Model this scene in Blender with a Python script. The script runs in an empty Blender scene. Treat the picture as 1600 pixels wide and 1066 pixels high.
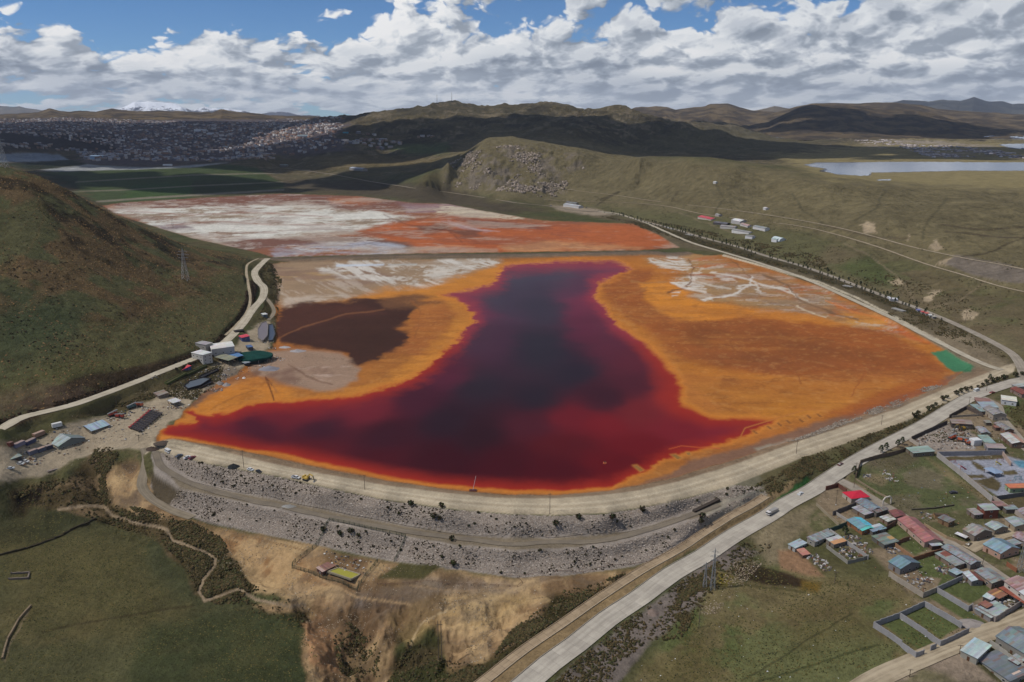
import bpy, bmesh, math, random, time
import numpy as np
from mathutils import Vector, Matrix
random.seed(7)
RNG = np.random.default_rng(11)
T0 = time.time()
scene = bpy.context.scene
COL = scene.collection

# ------------------------------------------------------------------ camera
HCAM = 200.0
F = 1246.0
PITCH = math.radians(15.8)
cam_data = bpy.data.cameras.new('camera')
cam = bpy.data.objects.new('camera', cam_data)
COL.objects.link(cam)
cam.location = (0, 0, HCAM)
cam.rotation_euler = (math.radians(90) - PITCH, 0, 0)
cam_data.sensor_width = 36.0
cam_data.lens = 36.0 * F / 1600.0
cam_data.clip_start = 1.0
cam_data.clip_end = 90000.0
scene.camera = cam

# ------------------------------------------------------------------ light
SUN_EL, SUN_AZ = math.radians(54), math.radians(262)      # azimuth clockwise from +Y (the view direction)
scene.view_settings.view_transform = 'Standard'
scene.view_settings.look = 'None'
scene.view_settings.gamma = 1.0
scene.view_settings.exposure = -0.10
scene.view_settings.use_curve_mapping = False
sun_data = bpy.data.lights.new('sun', 'SUN')
sun_data.energy = 3.6
sun_data.angle = math.radians(0.53)
sun_data.color = (1.0, 0.95, 0.88)
sun = bpy.data.objects.new('sun', sun_data)
COL.objects.link(sun)
sd = Vector((math.sin(SUN_AZ) * math.cos(SUN_EL), math.cos(SUN_AZ) * math.cos(SUN_EL), math.sin(SUN_EL)))
sun.rotation_euler = (-sd).to_track_quat('-Z', 'Y').to_euler()
sun.location = (0, 0, 3000)

world = bpy.data.worlds.new('World')
scene.world = world
world.use_nodes = True
world.cycles.sampling_method = 'MANUAL'
world.cycles.sample_map_resolution = 512
cyc = scene.cycles
cyc.max_bounces = 4
cyc.diffuse_bounces = 2
cyc.glossy_bounces = 2
cyc.transmission_bounces = 2
cyc.transparent_max_bounces = 6
cyc.volume_bounces = 0
cyc.caustics_reflective = False
cyc.caustics_refractive = False
cyc.use_adaptive_sampling = True
cyc.adaptive_threshold = 0.02


class NG:
    """tiny helper to wire shader nodes"""
    def __init__(self, nt):
        self.nt = nt
    def n(self, t, **kw):
        nd = self.nt.nodes.new(t)
        for k, v in kw.items():
            setattr(nd, k, v)
        return nd
    def put(self, sock, v):
        if isinstance(v, bpy.types.NodeSocket):
            self.nt.links.new(v, sock)
        elif isinstance(v, (tuple, list)) and len(v) == 3 and sock.type == 'RGBA':
            sock.default_value = (v[0], v[1], v[2], 1)
        else:
            sock.default_value = v
    def m(self, op, a, b=None, c=None, clamp=False):
        nd = self.n('ShaderNodeMath', operation=op, use_clamp=clamp)
        self.put(nd.inputs[0], a)
        if b is not None: self.put(nd.inputs[1], b)
        if c is not None: self.put(nd.inputs[2], c)
        return nd.outputs[0]
    def vm(self, op, a, b=None):
        nd = self.n('ShaderNodeVectorMath', operation=op)
        self.put(nd.inputs[0], a)
        if b is not None: self.put(nd.inputs[1], b)
        return nd.outputs[0]
    def mix(self, f, a, b, bt='MIX'):
        nd = self.n('ShaderNodeMix', data_type='RGBA', blend_type=bt)
        nd.clamp_factor = True
        self.put(nd.inputs[0], f); self.put(nd.inputs[6], a); self.put(nd.inputs[7], b)
        return nd.outputs[2]
    def noise(self, vec, scale, detail=4, rough=0.55, dist=0.0, lac=2.0):
        nd = self.n('ShaderNodeTexNoise', noise_dimensions='3D')
        self.put(nd.inputs['Vector'], vec)
        nd.inputs['Scale'].default_value = scale
        nd.inputs['Detail'].default_value = detail
        nd.inputs['Roughness'].default_value = rough
        nd.inputs['Lacunarity'].default_value = lac
        nd.inputs['Distortion'].default_value = dist
        return nd.outputs['Fac']
    def voro(self, vec, scale, feature='F1', detail=0.0, rough=0.5, smooth=0.5):
        nd = self.n('ShaderNodeTexVoronoi', feature=feature)
        self.put(nd.inputs['Vector'], vec)
        nd.inputs['Scale'].default_value = scale
        nd.inputs['Detail'].default_value = detail
        nd.inputs['Roughness'].default_value = rough
        if feature == 'SMOOTH_F1': nd.inputs['Smoothness'].default_value = smooth
        return nd.outputs['Distance']
    def comb(self, x, y, z):
        nd = self.n('ShaderNodeCombineXYZ')
        self.put(nd.inputs[0], x); self.put(nd.inputs[1], y); self.put(nd.inputs[2], z)
        return nd.outputs[0]
    def ss(self, x, a, b):
        nd = self.n('ShaderNodeMapRange', interpolation_type='SMOOTHSTEP')
        self.put(nd.inputs[0], x); nd.inputs[1].default_value = a; nd.inputs[2].default_value = b
        nd.inputs[3].default_value = 0; nd.inputs[4].default_value = 1
        return nd.outputs[0]
    def lin(self, x, a, b, c, d):
        nd = self.n('ShaderNodeMapRange')
        self.put(nd.inputs[0], x)
        for i, v in enumerate((a, b, c, d)): nd.inputs[1 + i].default_value = v
        return nd.outputs[0]


def build_world():
    nt = world.node_tree
    nt.nodes.clear()
    g = NG(nt)
    out = g.n('ShaderNodeOutputWorld')
    bg = g.n('ShaderNodeBackground')
    nt.links.new(bg.outputs[0], out.inputs[0])
    sky = g.n('ShaderNodeTexSky', sky_type='NISHITA')
    sky.sun_disc = False
    sky.sun_elevation = SUN_EL
    sky.sun_rotation = SUN_AZ
    sky.altitude = 4200
    sky.air_density = 1.0
    sky.dust_density = 0.6
    sky.ozone_density = 1.0
    tc = g.n('ShaderNodeTexCoord')
    sep = g.n('ShaderNodeSeparateXYZ')
    nt.links.new(tc.outputs['Generated'], sep.inputs[0])
    X, Y, Z = sep.outputs
    az = g.m('ARCTAN2', X, Y)
    el = g.m('ARCSINE', Z)
    elp = g.m('MAXIMUM', el, -0.02)
    # vertical coordinate: compressed towards the horizon, so clouds grow larger overhead
    q = g.m('LOGARITHM', g.m('ADD', elp, 0.055), math.e)
    grow = g.ss(el, 0.05, 0.13)

    def field(dx, dz):
        a = g.m('ADD', az, dx)
        qq = g.m('ADD', q, dz)
        v = g.comb(g.m('MULTIPLY', a, 8.0), g.m('MULTIPLY', qq, 1.9), 3.7)
        big = g.noise(v, 1.0, 2, 0.5)
        warp = g.noise(v, 2.2, 3, 0.55)
        v2 = g.comb(g.m('MULTIPLY_ADD', warp, 0.45, g.m('MULTIPLY', a, 8.0)),
                    g.m('MULTIPLY_ADD', warp, 0.4, g.m('MULTIPLY', qq, 2.1)), 1.3)
        puff = g.voro(v2, 2.4, 'SMOOTH_F1', 3.5, 0.58, 0.3)      # cauliflower lobes
        fine = g.noise(v2, 9.0, 6, 0.6)
        d = g.m('MULTIPLY_ADD', big, 1.25, g.m('MULTIPLY', puff, -0.85))
        return g.m('MULTIPLY_ADD', fine, 0.26, d)
    d0 = field(0.0, 0.0)
    d1 = field(-0.014, 0.085)
    # cover: thick bank low down, blue gaps higher on the left, heavier cloud on the upper right
    def blob(a0, e0, sa, se):
        u = g.m('DIVIDE', g.m('SUBTRACT', az, a0), sa)
        w = g.m('DIVIDE', g.m('SUBTRACT', el, e0), se)
        r2 = g.m('ADD', g.m('MULTIPLY', u, u), g.m('MULTIPLY', w, w))
        return g.m('EXPONENT', g.m('MULTIPLY', r2, -1.0))
    cover = g.m('ADD', 0.42, g.m('MULTIPLY', g.m('SUBTRACT', 1.0, g.ss(el, 0.060, 0.105)), 0.55))
    cover = g.m('MULTIPLY_ADD', g.ss(az, -0.25, 0.05), 0.30, cover)
    for (a0, e0, sa, se, k) in ((-0.40, 0.116, 0.17, 0.022, -0.70), (-0.30, 0.085, 0.09, 0.02, -0.12), (-0.07, 0.062, 0.05, 0.018, -0.30), (-0.01, 0.125, 0.10, 0.012, -0.22),
                                (-0.13, 0.10, 0.10, 0.035, 0.34), (-0.24, 0.155, 0.12, 0.02, -0.05), (-0.345, 0.082, 0.05, 0.018, 0.25), (-0.55, 0.065, 0.1, 0.018, 0.12), (-0.62, 0.125, 0.06, 0.022, 0.38), (0.45, 0.09, 0.35, 0.05, 0.16)):
        cover = g.m('MULTIPLY_ADD', blob(a0, e0, sa, se), k, cover)
    dens = g.m('ADD', d0, cover)
    alpha = g.ss(dens, 0.40, 0.62)
    relief = g.m('SUBTRACT', d0, d1)
    lit = g.lin(relief, -0.34, 0.24, 0.08, 1.0)
    masses = g.noise(g.comb(g.m('MULTIPLY', az, 5.0), g.m('MULTIPLY', q, 2.6), 8.0), 1.0, 3, 0.5)
    lit = g.m('ADD', lit, g.m('MULTIPLY', g.m('SUBTRACT', masses, 0.47), 1.5))
    thick = g.ss(dens, 0.50, 1.05)
    lit = g.m('MULTIPLY', lit, g.m('SUBTRACT', 1.12, g.m('MULTIPLY', thick, 0.34)), clamp=True)
    heavy = g.m('MULTIPLY', g.ss(el, 0.06, 0.14), g.ss(az, -0.12, 0.12))
    heavy = g.m('ADD', heavy, blob(-0.62, 0.125, 0.07, 0.03), clamp=True)
    lit = g.m('MULTIPLY', lit, g.m('SUBTRACT', 1.0, g.m('MULTIPLY', heavy, 0.30)))
    ramp = g.n('ShaderNodeValToRGB')
    nt.links.new(lit, ramp.inputs[0])
    cr = ramp.color_ramp
    cr.elements[0].position = 0.0; cr.elements[0].color = (0.24, 0.28, 0.345, 1)
    cr.elements[1].position = 1.0; cr.elements[1].color = (1.0, 1.0, 1.0, 1)
    for p_, c_ in ((0.35, (0.40, 0.45, 0.52)), (0.6, (0.62, 0.66, 0.72)), (0.8, (0.82, 0.85, 0.88))):
        e = cr.elements.new(p_); e.color = (*c_, 1)
    skyc = g.mix(1.0, sky.outputs[0], (0.050, 0.074, 0.098), 'MULTIPLY')
    # distant air whitens the last degrees above the horizon
    hz = g.m('SUBTRACT', 1.0, g.ss(el, -0.01, 0.06))
    cloudc = g.mix(g.m('MULTIPLY', hz, 0.5), ramp.outputs[0], (0.68, 0.75, 0.83))
    fin = g.mix(alpha, skyc, cloudc)
    below = g.ss(el, -0.06, -0.02)
    fin = g.mix(below, (0.07, 0.07, 0.06), fin)
    nt.links.new(fin, bg.inputs[0])
    bg.inputs[1].default_value = 1.0


build_world()

# ------------------------------------------------------------------ helpers
sp, cp = math.sin(PITCH), math.cos(PITCH)


def ray(px, py):
    dx = (px - 800.0) / F
    dy = (533.0 - py) / F
    return dx, cp + sp * dy, -sp + cp * dy          # x, y, z slopes


def at_z(px, py, z=0.0):
    x, y, d = ray(px, py)
    t = (z - HCAM) / d
    return x * t, y * t, z


def at_y(px, py, Y):
    x, y, d = ray(px, py)
    t = Y / y
    return x * t, Y, HCAM + d * t


def project(x, y, z):
    zc = y * cp - (z - HCAM) * sp
    yc = y * sp + (z - HCAM) * cp
    return 800.0 + F * x / zc, 533.0 - F * yc / zc


def lin(c):
    c = np.asarray(c, float) / 255.0
    return np.where(c <= 0.04045, c / 12.92, ((c + 0.055) / 1.055) ** 2.4)


def L3(*c):
    return tuple(float(v) for v in lin(c))


def _hash(ix, iy, seed):
    h = (ix.astype(np.int64) * 374761393 + iy.astype(np.int64) * 668265263 + seed * 982451653) & 0xFFFFFFFF
    h = ((h ^ (h >> 13)) * 1274126177) & 0xFFFFFFFF
    h = (h ^ (h >> 16)) & 0xFFFFFFFF
    return h.astype(np.float32) / 4294967296.0


def vnoise(x, y, seed=0):
    x0 = np.floor(x); y0 = np.floor(y)
    fx = (x - x0).astype(np.float32); fy = (y - y0).astype(np.float32)
    fx = fx * fx * fx * (fx * (fx * 6 - 15) + 10); fy = fy * fy * fy * (fy * (fy * 6 - 15) + 10)
    ix = x0.astype(np.int64); iy = y0.astype(np.int64)
    a = _hash(ix, iy, seed); b = _hash(ix + 1, iy, seed); c = _hash(ix, iy + 1, seed); d = _hash(ix + 1, iy + 1, seed)
    return (a + (b - a) * fx) * (1 - fy) + (c + (d - c) * fx) * fy


def fbm(x, y, scale, octaves=4, seed=0, rough=0.5, ridged=False):
    """0..1 noise, feature size = scale metres"""
    tot = 0.0; amp = 1.0; s = 0.0
    ca, sa = math.cos(0.6), math.sin(0.6)
    X = np.asarray(x, float) / scale; Y = np.asarray(y, float) / scale
    for o in range(octaves):
        n = vnoise(X, Y, seed + o * 17)
        if ridged: n = 1 - np.abs(2 * n - 1)
        tot = tot + n * amp; s += amp
        amp *= rough
        X, Y = (X * ca - Y * sa) * 2.03 + 3.1, (X * sa + Y * ca) * 2.03 + 1.7
    return tot / s


def sstep(x, a, b):
    t = np.clip((x - a) / (b - a), 0, 1)
    return t * t * (3 - 2 * t)


def P(s):
    v = [float(t) for t in s.replace(',', ' ').split()]
    return np.array(v).reshape(-1, 2)


def poly_sdf(px, py, poly, pad):
    """signed distance (positive inside) of points to a closed polygon, -pad outside the padded box"""
    out = np.full(px.shape, -float(pad), np.float32)
    x0, y0 = poly.min(0) - pad; x1, y1 = poly.max(0) + pad
    idx = np.nonzero((px > x0) & (px < x1) & (py > y0) & (py < y1))[0]
    if len(idx) == 0: return out
    X = px[idx]; Y = py[idx]
    best = np.full(len(idx), 1e9); inside = np.zeros(len(idx), bool)
    n = len(poly)
    for i in range(n):
        ax, ay = poly[i]; bx, by = poly[(i + 1) % n]
        ex, ey = bx - ax, by - ay
        t = np.clip(((X - ax) * ex + (Y - ay) * ey) / (ex * ex + ey * ey + 1e-9), 0, 1)
        best = np.minimum(best, (X - ax - t * ex) ** 2 + (Y - ay - t * ey) ** 2)
        if ay != by:
            c = ((ay > Y) != (by > Y)) & (X < ex * (Y - ay) / (by - ay) + ax)
            inside ^= c
    d = np.sqrt(best)
    out[idx] = np.where(inside, d, -np.minimum(d, pad))
    return out


def line_dist(px, py, line, pad):
    """distance to a polyline (pad when farther) and the parameter along it (segment index + t)"""
    out = np.full(px.shape, float(pad)); par = np.zeros(px.shape)
    x0, y0 = line.min(0) - pad; x1, y1 = line.max(0) + pad
    idx = np.nonzero((px > x0) & (px < x1) & (py > y0) & (py < y1))[0]
    if len(idx) == 0: return out, par
    X = px[idx]; Y = py[idx]; best = np.full(len(idx), 1e18); bp = np.zeros(len(idx))
    for i in range(len(line) - 1):
        ax, ay = line[i]; bx, by = line[i + 1]
        ex, ey = bx - ax, by - ay
        t = np.clip(((X - ax) * ex + (Y - ay) * ey) / (ex * ex + ey * ey + 1e-9), 0, 1)
        d = (X - ax - t * ex) ** 2 + (Y - ay - t * ey) ** 2
        k = d < best
        best[k] = d[k]; bp[k] = i + t[k]
    out[idx] = np.minimum(np.sqrt(best), pad); par[idx] = bp
    return out, par


def resample(pts, step):
    pts = np.asarray(pts, float)
    # Catmull-Rom smoothing
    out = []
    n = len(pts)
    for i in range(n - 1):
        p0 = pts[max(i - 1, 0)]; p1 = pts[i]; p2 = pts[i + 1]; p3 = pts[min(i + 2, n - 1)]
        k = max(2, int(np.linalg.norm((p2 - p1)[:2]) / step))
        for j in range(k):
            t = j / k
            out.append(0.5 * (2 * p1 + (p2 - p0) * t + (2 * p0 - 5 * p1 + 4 * p2 - p3) * t * t + (3 * p1 - p0 - 3 * p2 + p3) * t ** 3))
    out.append(pts[-1])
    return np.array(out)
# ------------------------------------------------------------------ height field
CTRL = []          # x, y, z


def cz(s, z):
    for px, py in P(s): CTRL.append(at_z(px, py, z))


def cy(s):
    v = [float(t) for t in s.replace(',', ' ').split()]
    for i in range(0, len(v), 3): CTRL.append(at_y(v[i], v[i + 1], v[i + 2]))


def cw(px, Y, z):
    x, y, d = ray(px, 533); CTRL.append((x / y * Y, Y, z))


L_IN = P('250,686 270,690 340,706 420,725 500,742 600,760 700,773 780,780 870,781 950,775 1000,768 1060,755 1150,727 1200,709 1260,687 1340,662 1400,641 1480,608 1540,586 1572,573')
L_OUT = P('238,702 268,711 330,725 420,741 520,764 600,780 700,795 800,803 870,805 950,802 1050,784 1150,757 1250,717 1300,700 1350,682 1420,657 1500,620 1545,599 1582,582')
for l in (L_IN, L_OUT):
    for px, py in l: CTRL.append(at_z(px, py, 2.5))
cz('300,688 420,712 500,729 600,747 700,762 780,768 870,770 950,763 1060,735 1150,712 1260,672 1340,648 1400,628 1480,594', 0.3)
cz('265,745 357,766 447,783 546,804 634,821 740,837 857,840', -7); cz('980,831', -6); cz('1085,801', -4.6); cz('1128,785', -3.8)
cz('281,763 387,784 470,800 534,815 634,837 710,850 804,858 879,856', -8); cz('964,844', -7); cz('1045,820', -6); cz('1095,808', -5.2)
cz('258,790 326,815 403,831 488,849 566,866 609,875 740,892 812,902', -17); cz('911,895', -16); cz('991,882', -14); cz('1045,866', -12)
cz('1099,831', -10); cz('1150,800', -7.5); cz('1200,772', -4.5); cz('1260,725 1300,712', -1)
# highway and the strip beside it
for px, py, z in ((1312, 742, -3.5), (1250, 775, -5), (1200, 805, -7), (1100, 865, -11), (1000, 930, -15), (900, 1005, -19), (830, 1060, -21), (1450, 660, 0),
                  (1380, 697, -2), (1530, 615, 2), (1590, 592, 3), (1040, 880, -14), (960, 930, -17.5), (850, 1010, -21), (770, 1062, -23), (1230, 830, -8), (1140, 890, -12), (1040, 960, -17), (950, 1030, -21)):
    cz('%g,%g' % (px, py), z)
for z, s in ((-20, '560,905 300,850 250,825 0,880'), (-22, '700,935 330,870 200,880 800,960'), (-27, '480,960 700,1040 420,1020 200,1000 640,1000'), (-31, '540,1000 545,1060'),
             (-25, '350,910 0,1060 250,1060 60,960'), (-28, '450,1062 620,1066'), (-19, '150,815 40,800'), (-8, '20,765'), (0, '0,742 100,728 60,738 200,690 170,715 240,660 30,720 130,680'),
             (2, '260,640 300,612'), (-16, '235,790 150,765'), (-11, '90,752'), (-5, '215,725')):
    cz(s, z)
# town
for z, s in ((-3, '1400,760 1450,790'), (-5, '1350,790 1600,940 1500,880'), (-4, '1450,838 1600,860'), (1, '1600,700 1560,650'), (-1, '1500,740 1450,700 1600,770'), (-8, '1300,850 1400,940 1500,990'),
             (-14, '1200,880 1260,950'), (-10, '1380,1000 1600,1060 1500,1060'), (-13, '1300,1000 1400,1062'), (-17, '1100,950 1200,1062'), (-20, '1000,1040 1080,1062'), (2, '1580,620 1520,630')):
    cz(s, z)
# left road and hill
for z, s in ((18, '0,667'), (16, '120,629'), (12, '240,584'), (8, '330,550 345,540'), (7, '382,503'), (6, '411,465 400,437'), (5, '418,405'), (5, '60,680 150,640 230,610'), (3, '300,590 350,570'), (3, '420,520 425,480 435,430'), (1.5, '400,560 380,600 290,640')):
    cz(s, z)
cy('0 620 500 0 550 540 0 450 620 0 350 730 0 258 850 60 275 860 110 300 880 180 335 930 240 362 960 300 388 1000 360 398 1080 395 405 1130')
cy('150 550 570 280 520 660 340 490 745 100 600 520 220 560 590 120 450 670 250 450 760 350 440 870 100 350 770 200 380 850 300 410 930 385 470 840 390 430 930')
for px, Y, z in ((0, 1150, 60), (0, 1500, 25), (100, 1150, 50), (150, 1400, 10), (200, 1150, 35), (280, 1200, 10), (340, 1250, 3), (-200, 850, 150), (-200, 500, 30), (-200, 1500, 60), (-200, 2500, 60)):
    cw(px, Y, z)
# lagoon and far pond stay at zero
cz('300,665 400,650 500,680 600,600 700,500 700,700 800,420 800,600 850,740 950,450 1000,600 1000,720 1100,420 1100,560 1200,450 1200,600 1200,690 1300,520 1300,650 1400,540 1400,610 1470,575 450,450 500,420 600,430 450,520 500,580 560,560 350,630', 0)
cz('200,322 300,340 400,360 400,320 500,310 500,350 600,340 700,350 700,325 800,345 900,360 1000,375 500,390 700,385 850,385 1040,388 420,395', 0.5)
cz('560,306 650,318 750,328 850,340 950,345', 2)
cz('190,314 300,306 440,294', 2)
cz('60,268 250,262 360,258', 40); cz('440,283', 6); cz('420,268', 24)
cz('30,246 110,240 200,256 350,250 150,247', 38)
cy('0 225 3300 200 240 3000 400 240 2900 500 225 3200 0 195 5000 250 200 5000 450 195 5000 540 192 4300 100 185 6500 300 185 6500 450 187 6500 0 188 6500 100 215 3800 300 215 4000')
cz('440,262 500,268', 20); cz('600,285 540,280', 15); cz('620,300 690,300', 5)
cz('450,256 560,266 640,270', 30); cz('500,252 560,252 640,254', 45); cz('500,240 600,240 660,240', 60)
cy('560 215 3300 640 225 3200 620 200 3600 700 200 3500 700 225 2950')
cy('525 181 4500 555 177.5 4500 575 174.5 4400 587 171 4400 610 169 4400 635 170 4400 665 164 4450 682 160 4500 705 157.5 4500 722 162.5 4500 742 169 4500 765 169 4500 790 167.5 4500 825 167 4600 865 163 4700 885 166 4700 907 174 4600 930 174.5 4400 955 170.5 4300 975 170.5 4200 985 174.5 4150 1005 179 4100 1037 184 4000 1075 191 3900 1125 202 3800')
for px in range(500, 1150, 60): cw(px, 5600, 150); cw(px, 7500, 120); cw(px, 11000, 100)
for px in (-200, 0, 150, 300, 450): cw(px, 8000, 140); cw(px, 11000, 120)
for px in (1200, 1350, 1500, 1650, 1850): cw(px, 8000, 60); cw(px, 11000, 60)
cy('760 190 3900 850 185 4000 950 190 3700 900 205 3200 800 195 3500')
cz('1000,238 1100,238 1200,240 1300,225 1300,212 1500,215 1200,222 1400,225 1100,226', 60)
cz('1300,262 1400,262 1500,262 1590,262 1280,257 1650,262 1450,250 1590,245 1350,245 1450,272 1600,275', 58)
cy('700 245 2200 760 215 2450 800 212 2450 850 222 2350 900 234 2200 1000 243 1950 1080 246 1850 1150 260 1750 1250 272 1650 1320 283 1600')
for px, Y, z in ((720, 2900, 75), (800, 2900, 82), (900, 2700, 70), (1000, 2500, 60), (1100, 2400, 58), (1200, 2300, 56)): cw(px, Y, z)
for z, s in ((8, '700,290 705,297'), (3, '800,305 850,318'), (5, '750,303 950,326'), (6, '880,310 1000,331'), (25, '950,300'), (20, '880,295'), (40, '1000,290'), (22, '1100,330'), (55, '1200,300'), (62, '1100,288'), (33, '1200,340'),
             (48, '1300,330'), (22, '1300,380'), (11, '1200,376'), (50, '1400,340'), (25, '1400,400'), (8, '1400,442'), (48, '1500,360'), (30, '1500,420'), (52, '1600,350 1700,350'), (32, '1600,430'), (12, '1500,470'),
             (15, '1600,500'), (5, '1560,530 1610,580'), (62, '1400,290 1600,290 1700,290'), (58, '1500,310')):
    cz(s, z)
cy('682 262 2220 668 272 2150'); cw(640, 2400, 40)
cy('830 260 2150 800 280 2020 760 270 2150 740 240 2300')
cz('1000,345 1100,374 1200,402 1300,434 1400,470 1480,502 1540,530', 4)
cz('900,324 960,334 1010,350 1130,394 1280,442 1400,497 1500,547', 3)
for px in (1750, 1850): cz('%g,600 %g,750 %g,1000' % (px, px, px), 0)
cz('-150,760 -150,900 -150,1060', -15); cz('-150,700', 5)
cz('100,1150 500,1150', -28); cz('900,1150 1300,1150 1650,1150', -18)
CTRL = np.array(CTRL)


def uv_of(x, y):
    r = np.hypot(x, y)
    return np.arctan2(x, y), 0.35 * np.log(r) - np.arctan(200.0 / r)


def solve_rbf(pts, vals, smooth=0.0):
    d = np.sqrt(((pts[:, None, :] - pts[None, :, :]) ** 2).sum(-1) + 1e-8)
    n = len(pts)
    A = np.zeros((n + 1, n + 1)); A[:n, :n] = -d; A[:n, n] = 1; A[n, :n] = 1
    A[:n, :n] += np.eye(n) * smooth
    b = np.concatenate([vals, np.zeros((1,) + vals.shape[1:])])
    return np.linalg.solve(A, b)


cu, cv = uv_of(CTRL[:, 0], CTRL[:, 1])
_C = np.stack([cu, cv], 1)
_keep = []
for i in range(len(_C)):          # drop control points that nearly coincide
    if all(abs(_C[i] - _C[j]).sum() > 0.003 for j in _keep): _keep.append(i)
_C = _C[_keep]
_W = solve_rbf(_C, CTRL[_keep, 2], 0.0012)


def base_h(x, y):
    u, v = uv_of(x, y)
    out = np.empty(u.size, np.float32)
    u = u.ravel().astype(np.float32); v = v.ravel().astype(np.float32)
    C = _C.astype(np.float32); W = _W[:-1].astype(np.float32)
    for s in range(0, u.size, 60000):
        d = np.sqrt((u[s:s + 60000, None] - C[None, :, 0]) ** 2 + (v[s:s + 60000, None] - C[None, :, 1]) ** 2 + 2e-6)
        out[s:s + 60000] = -d @ W + _W[-1]
    return out


# ------------------------------------------------------------------ polar grid of the land
AZ0, AZ1, NA = math.radians(-39), math.radians(39), 1080
r = 215.0; RR = []
while r < 12500:
    RR.append(r)
    a = 1.5 * (r * r + 4e4) / (200 * F)
    b = 0.0042 * r if r < 3000 else 0.0065 * r
    r += min(a, b) if r < 9000 else 0.02 * r
RR = np.array(RR); NR = len(RR)
AZ = np.linspace(AZ0, AZ1, NA)
GX = (RR[:, None] * np.sin(AZ)[None, :]).ravel()
GY = (RR[:, None] * np.cos(AZ)[None, :]).ravel()
GZ = base_h(GX, GY).astype(float)
PX, PY = project(GX, GY, GZ)
GR = np.hypot(GX, GY)

# ponds
POND = P('243,690 250,672 272,664 290,640 320,612 345,596 372,585 385,570 400,556 425,545 432,525 432,505 428,480 434,455 427,430 425,413 460,408 700,405 1075,396 1100,400 1135,398 1280,447 1400,503 1470,543 1515,572 1478,600 1400,632 1340,652 1260,680 1200,700 1060,745 1000,758 950,767 870,774 780,772 700,765 600,750 500,731 420,713 340,697 270,686')
FARPOND = P('160,322 190,317 330,309 440,303 560,307 640,317 700,319 760,331 850,345 990,350 1030,368 1062,387 1000,391 800,394 600,397 425,402 405,395 300,372 180,335')
WATER = P('790,415 830,411 870,408 960,408 985,415 965,431 932,441 928,460 945,480 962,507 1000,530 1030,550 1055,580 1062,600 1072,630 1110,652 1180,652 1215,655 1165,682 1060,714 1000,742 950,761 870,769 780,767 700,760 600,746 500,724 400,703 320,691 270,683 251,678 262,668 300,662 306,655 292,646 300,640 312,648 330,651 400,632 430,628 480,625 560,616 600,606 640,590 680,562 715,536 741,500 736,482 712,466 688,460 740,450 770,440 782,425')
LAKE = P('1256,258 1275,254 1320,254 1400,253 1600,254 1700,254 1700,267 1600,267 1500,267 1420,269 1360,270 1361,274 1345,275 1310,273 1282,267 1290,264 1266,260')
FLATS = [(POND, 0.0, 7), (FARPOND, 0.5, 6)]
for poly, z, w in FLATS:
    d = poly_sdf(PX, PY, poly, 12)
    k = sstep(d, -w * 0.5, w * 0.6)
    GZ = GZ * (1 - k) + z * k
dk = sstep(poly_sdf(PX, PY, LAKE, 10), -1.5, 1.5)
GZ = GZ * (1 - dk) + 57.5 * dk

# bank between the two ponds
dyk = P('418,407 500,405 600,402 800,400 940,397 1068,394')
dykw = np.array([at_z(a, b, 2)[:2] for a, b in dyk])
dd, _ = line_dist(GX, GY, dykw, 60)
GZ = np.maximum(GZ, np.where(dd < 60, 4.5 * (1 - sstep(dd, 4, 20)), -99) + np.where(dd < 22, 0, -99))
# low bank round the lagoon's left arm and terrace lines of the green dam
ROUGH = np.zeros(GZ.shape)
out_pond = 1 - np.maximum(sstep(poly_sdf(PX, PY, POND, 20), -12, 2), sstep(poly_sdf(PX, PY, FARPOND, 20), -8, 2))
hill = sstep(poly_sdf(PX, PY, P('-60,245 0,255 60,272 110,297 180,332 240,360 300,386 395,402 380,470 330,520 180,580 0,640 -60,650'), 40), -2, 30)
far = sstep(GR, 1200, 2600)
ravine = sstep(poly_sdf(PX, PY, P('0,765 60,752 140,735 210,790 290,815 330,830 430,880 520,930 700,940 880,930 760,1090 500,1090 470,1000 340,960 280,890 160,830 0,800'), 40), -4, 16)
town = sstep(poly_sdf(PX, PY, P('1220,760 1300,750 1400,690 1560,600 1640,600 1640,1100 1350,1100 1360,960 1240,880'), 40), -20, 10)
yard = sstep(poly_sdf(PX, PY, P('-20,690 120,640 250,600 330,550 400,500 440,500 420,560 300,640 240,690 120,730 -20,750'), 30), -15, 5)
dam = sstep(poly_sdf(PX, PY, P('236,702 330,705 520,745 800,780 1060,755 1260,690 1560,575 1590,585 1300,712 1200,775 1050,870 900,900 740,896 560,870 250,792'), 30), -10, 2)
quiet = np.clip(town + yard + dam, 0, 1)
n1 = fbm(GX, GY, 60, 5, 3, 0.5) - 0.5
n2 = fbm(GX, GY, 420, 6, 5, 0.5, ridged=True) - 0.6
n3 = fbm(GX, GY, 14, 3, 9, 0.5) - 0.5
n4 = fbm(GX * 1.0, GY, 26, 4, 21, 0.55, ridged=True) - 0.6
lakeoff = 1 - sstep(poly_sdf(PX, PY, P('1230,240 1700,240 1700,285 1280,285'), 20), -8, 5)
GZ += out_pond * lakeoff * (n1 * (2.2 * (1 - quiet) + 7 * hill + 5 * far) * 1.0 + (n2 * 60 + (fbm(GX, GY, 170, 5, 61, 0.55, ridged=True) - 0.62) * 34) * far * sstep(GR, 2300, 3800) * sstep(-PY, -240, -200) * (1 - .75 * sstep(poly_sdf(PX, PY, P('-60,250 -60,186 470,184 545,200 560,240 300,255'), 30), -10, 10)) + n3 * (0.8 * (1 - quiet) + 2.0 * hill + 0.25) + n4 * ravine * 6.5)
rv2 = sstep(poly_sdf(PX, PY, P('440,935 520,915 640,935 800,940 880,925 790,1000 720,1040 640,1090 500,1090 470,1000'), 30), -6, 16)
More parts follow.
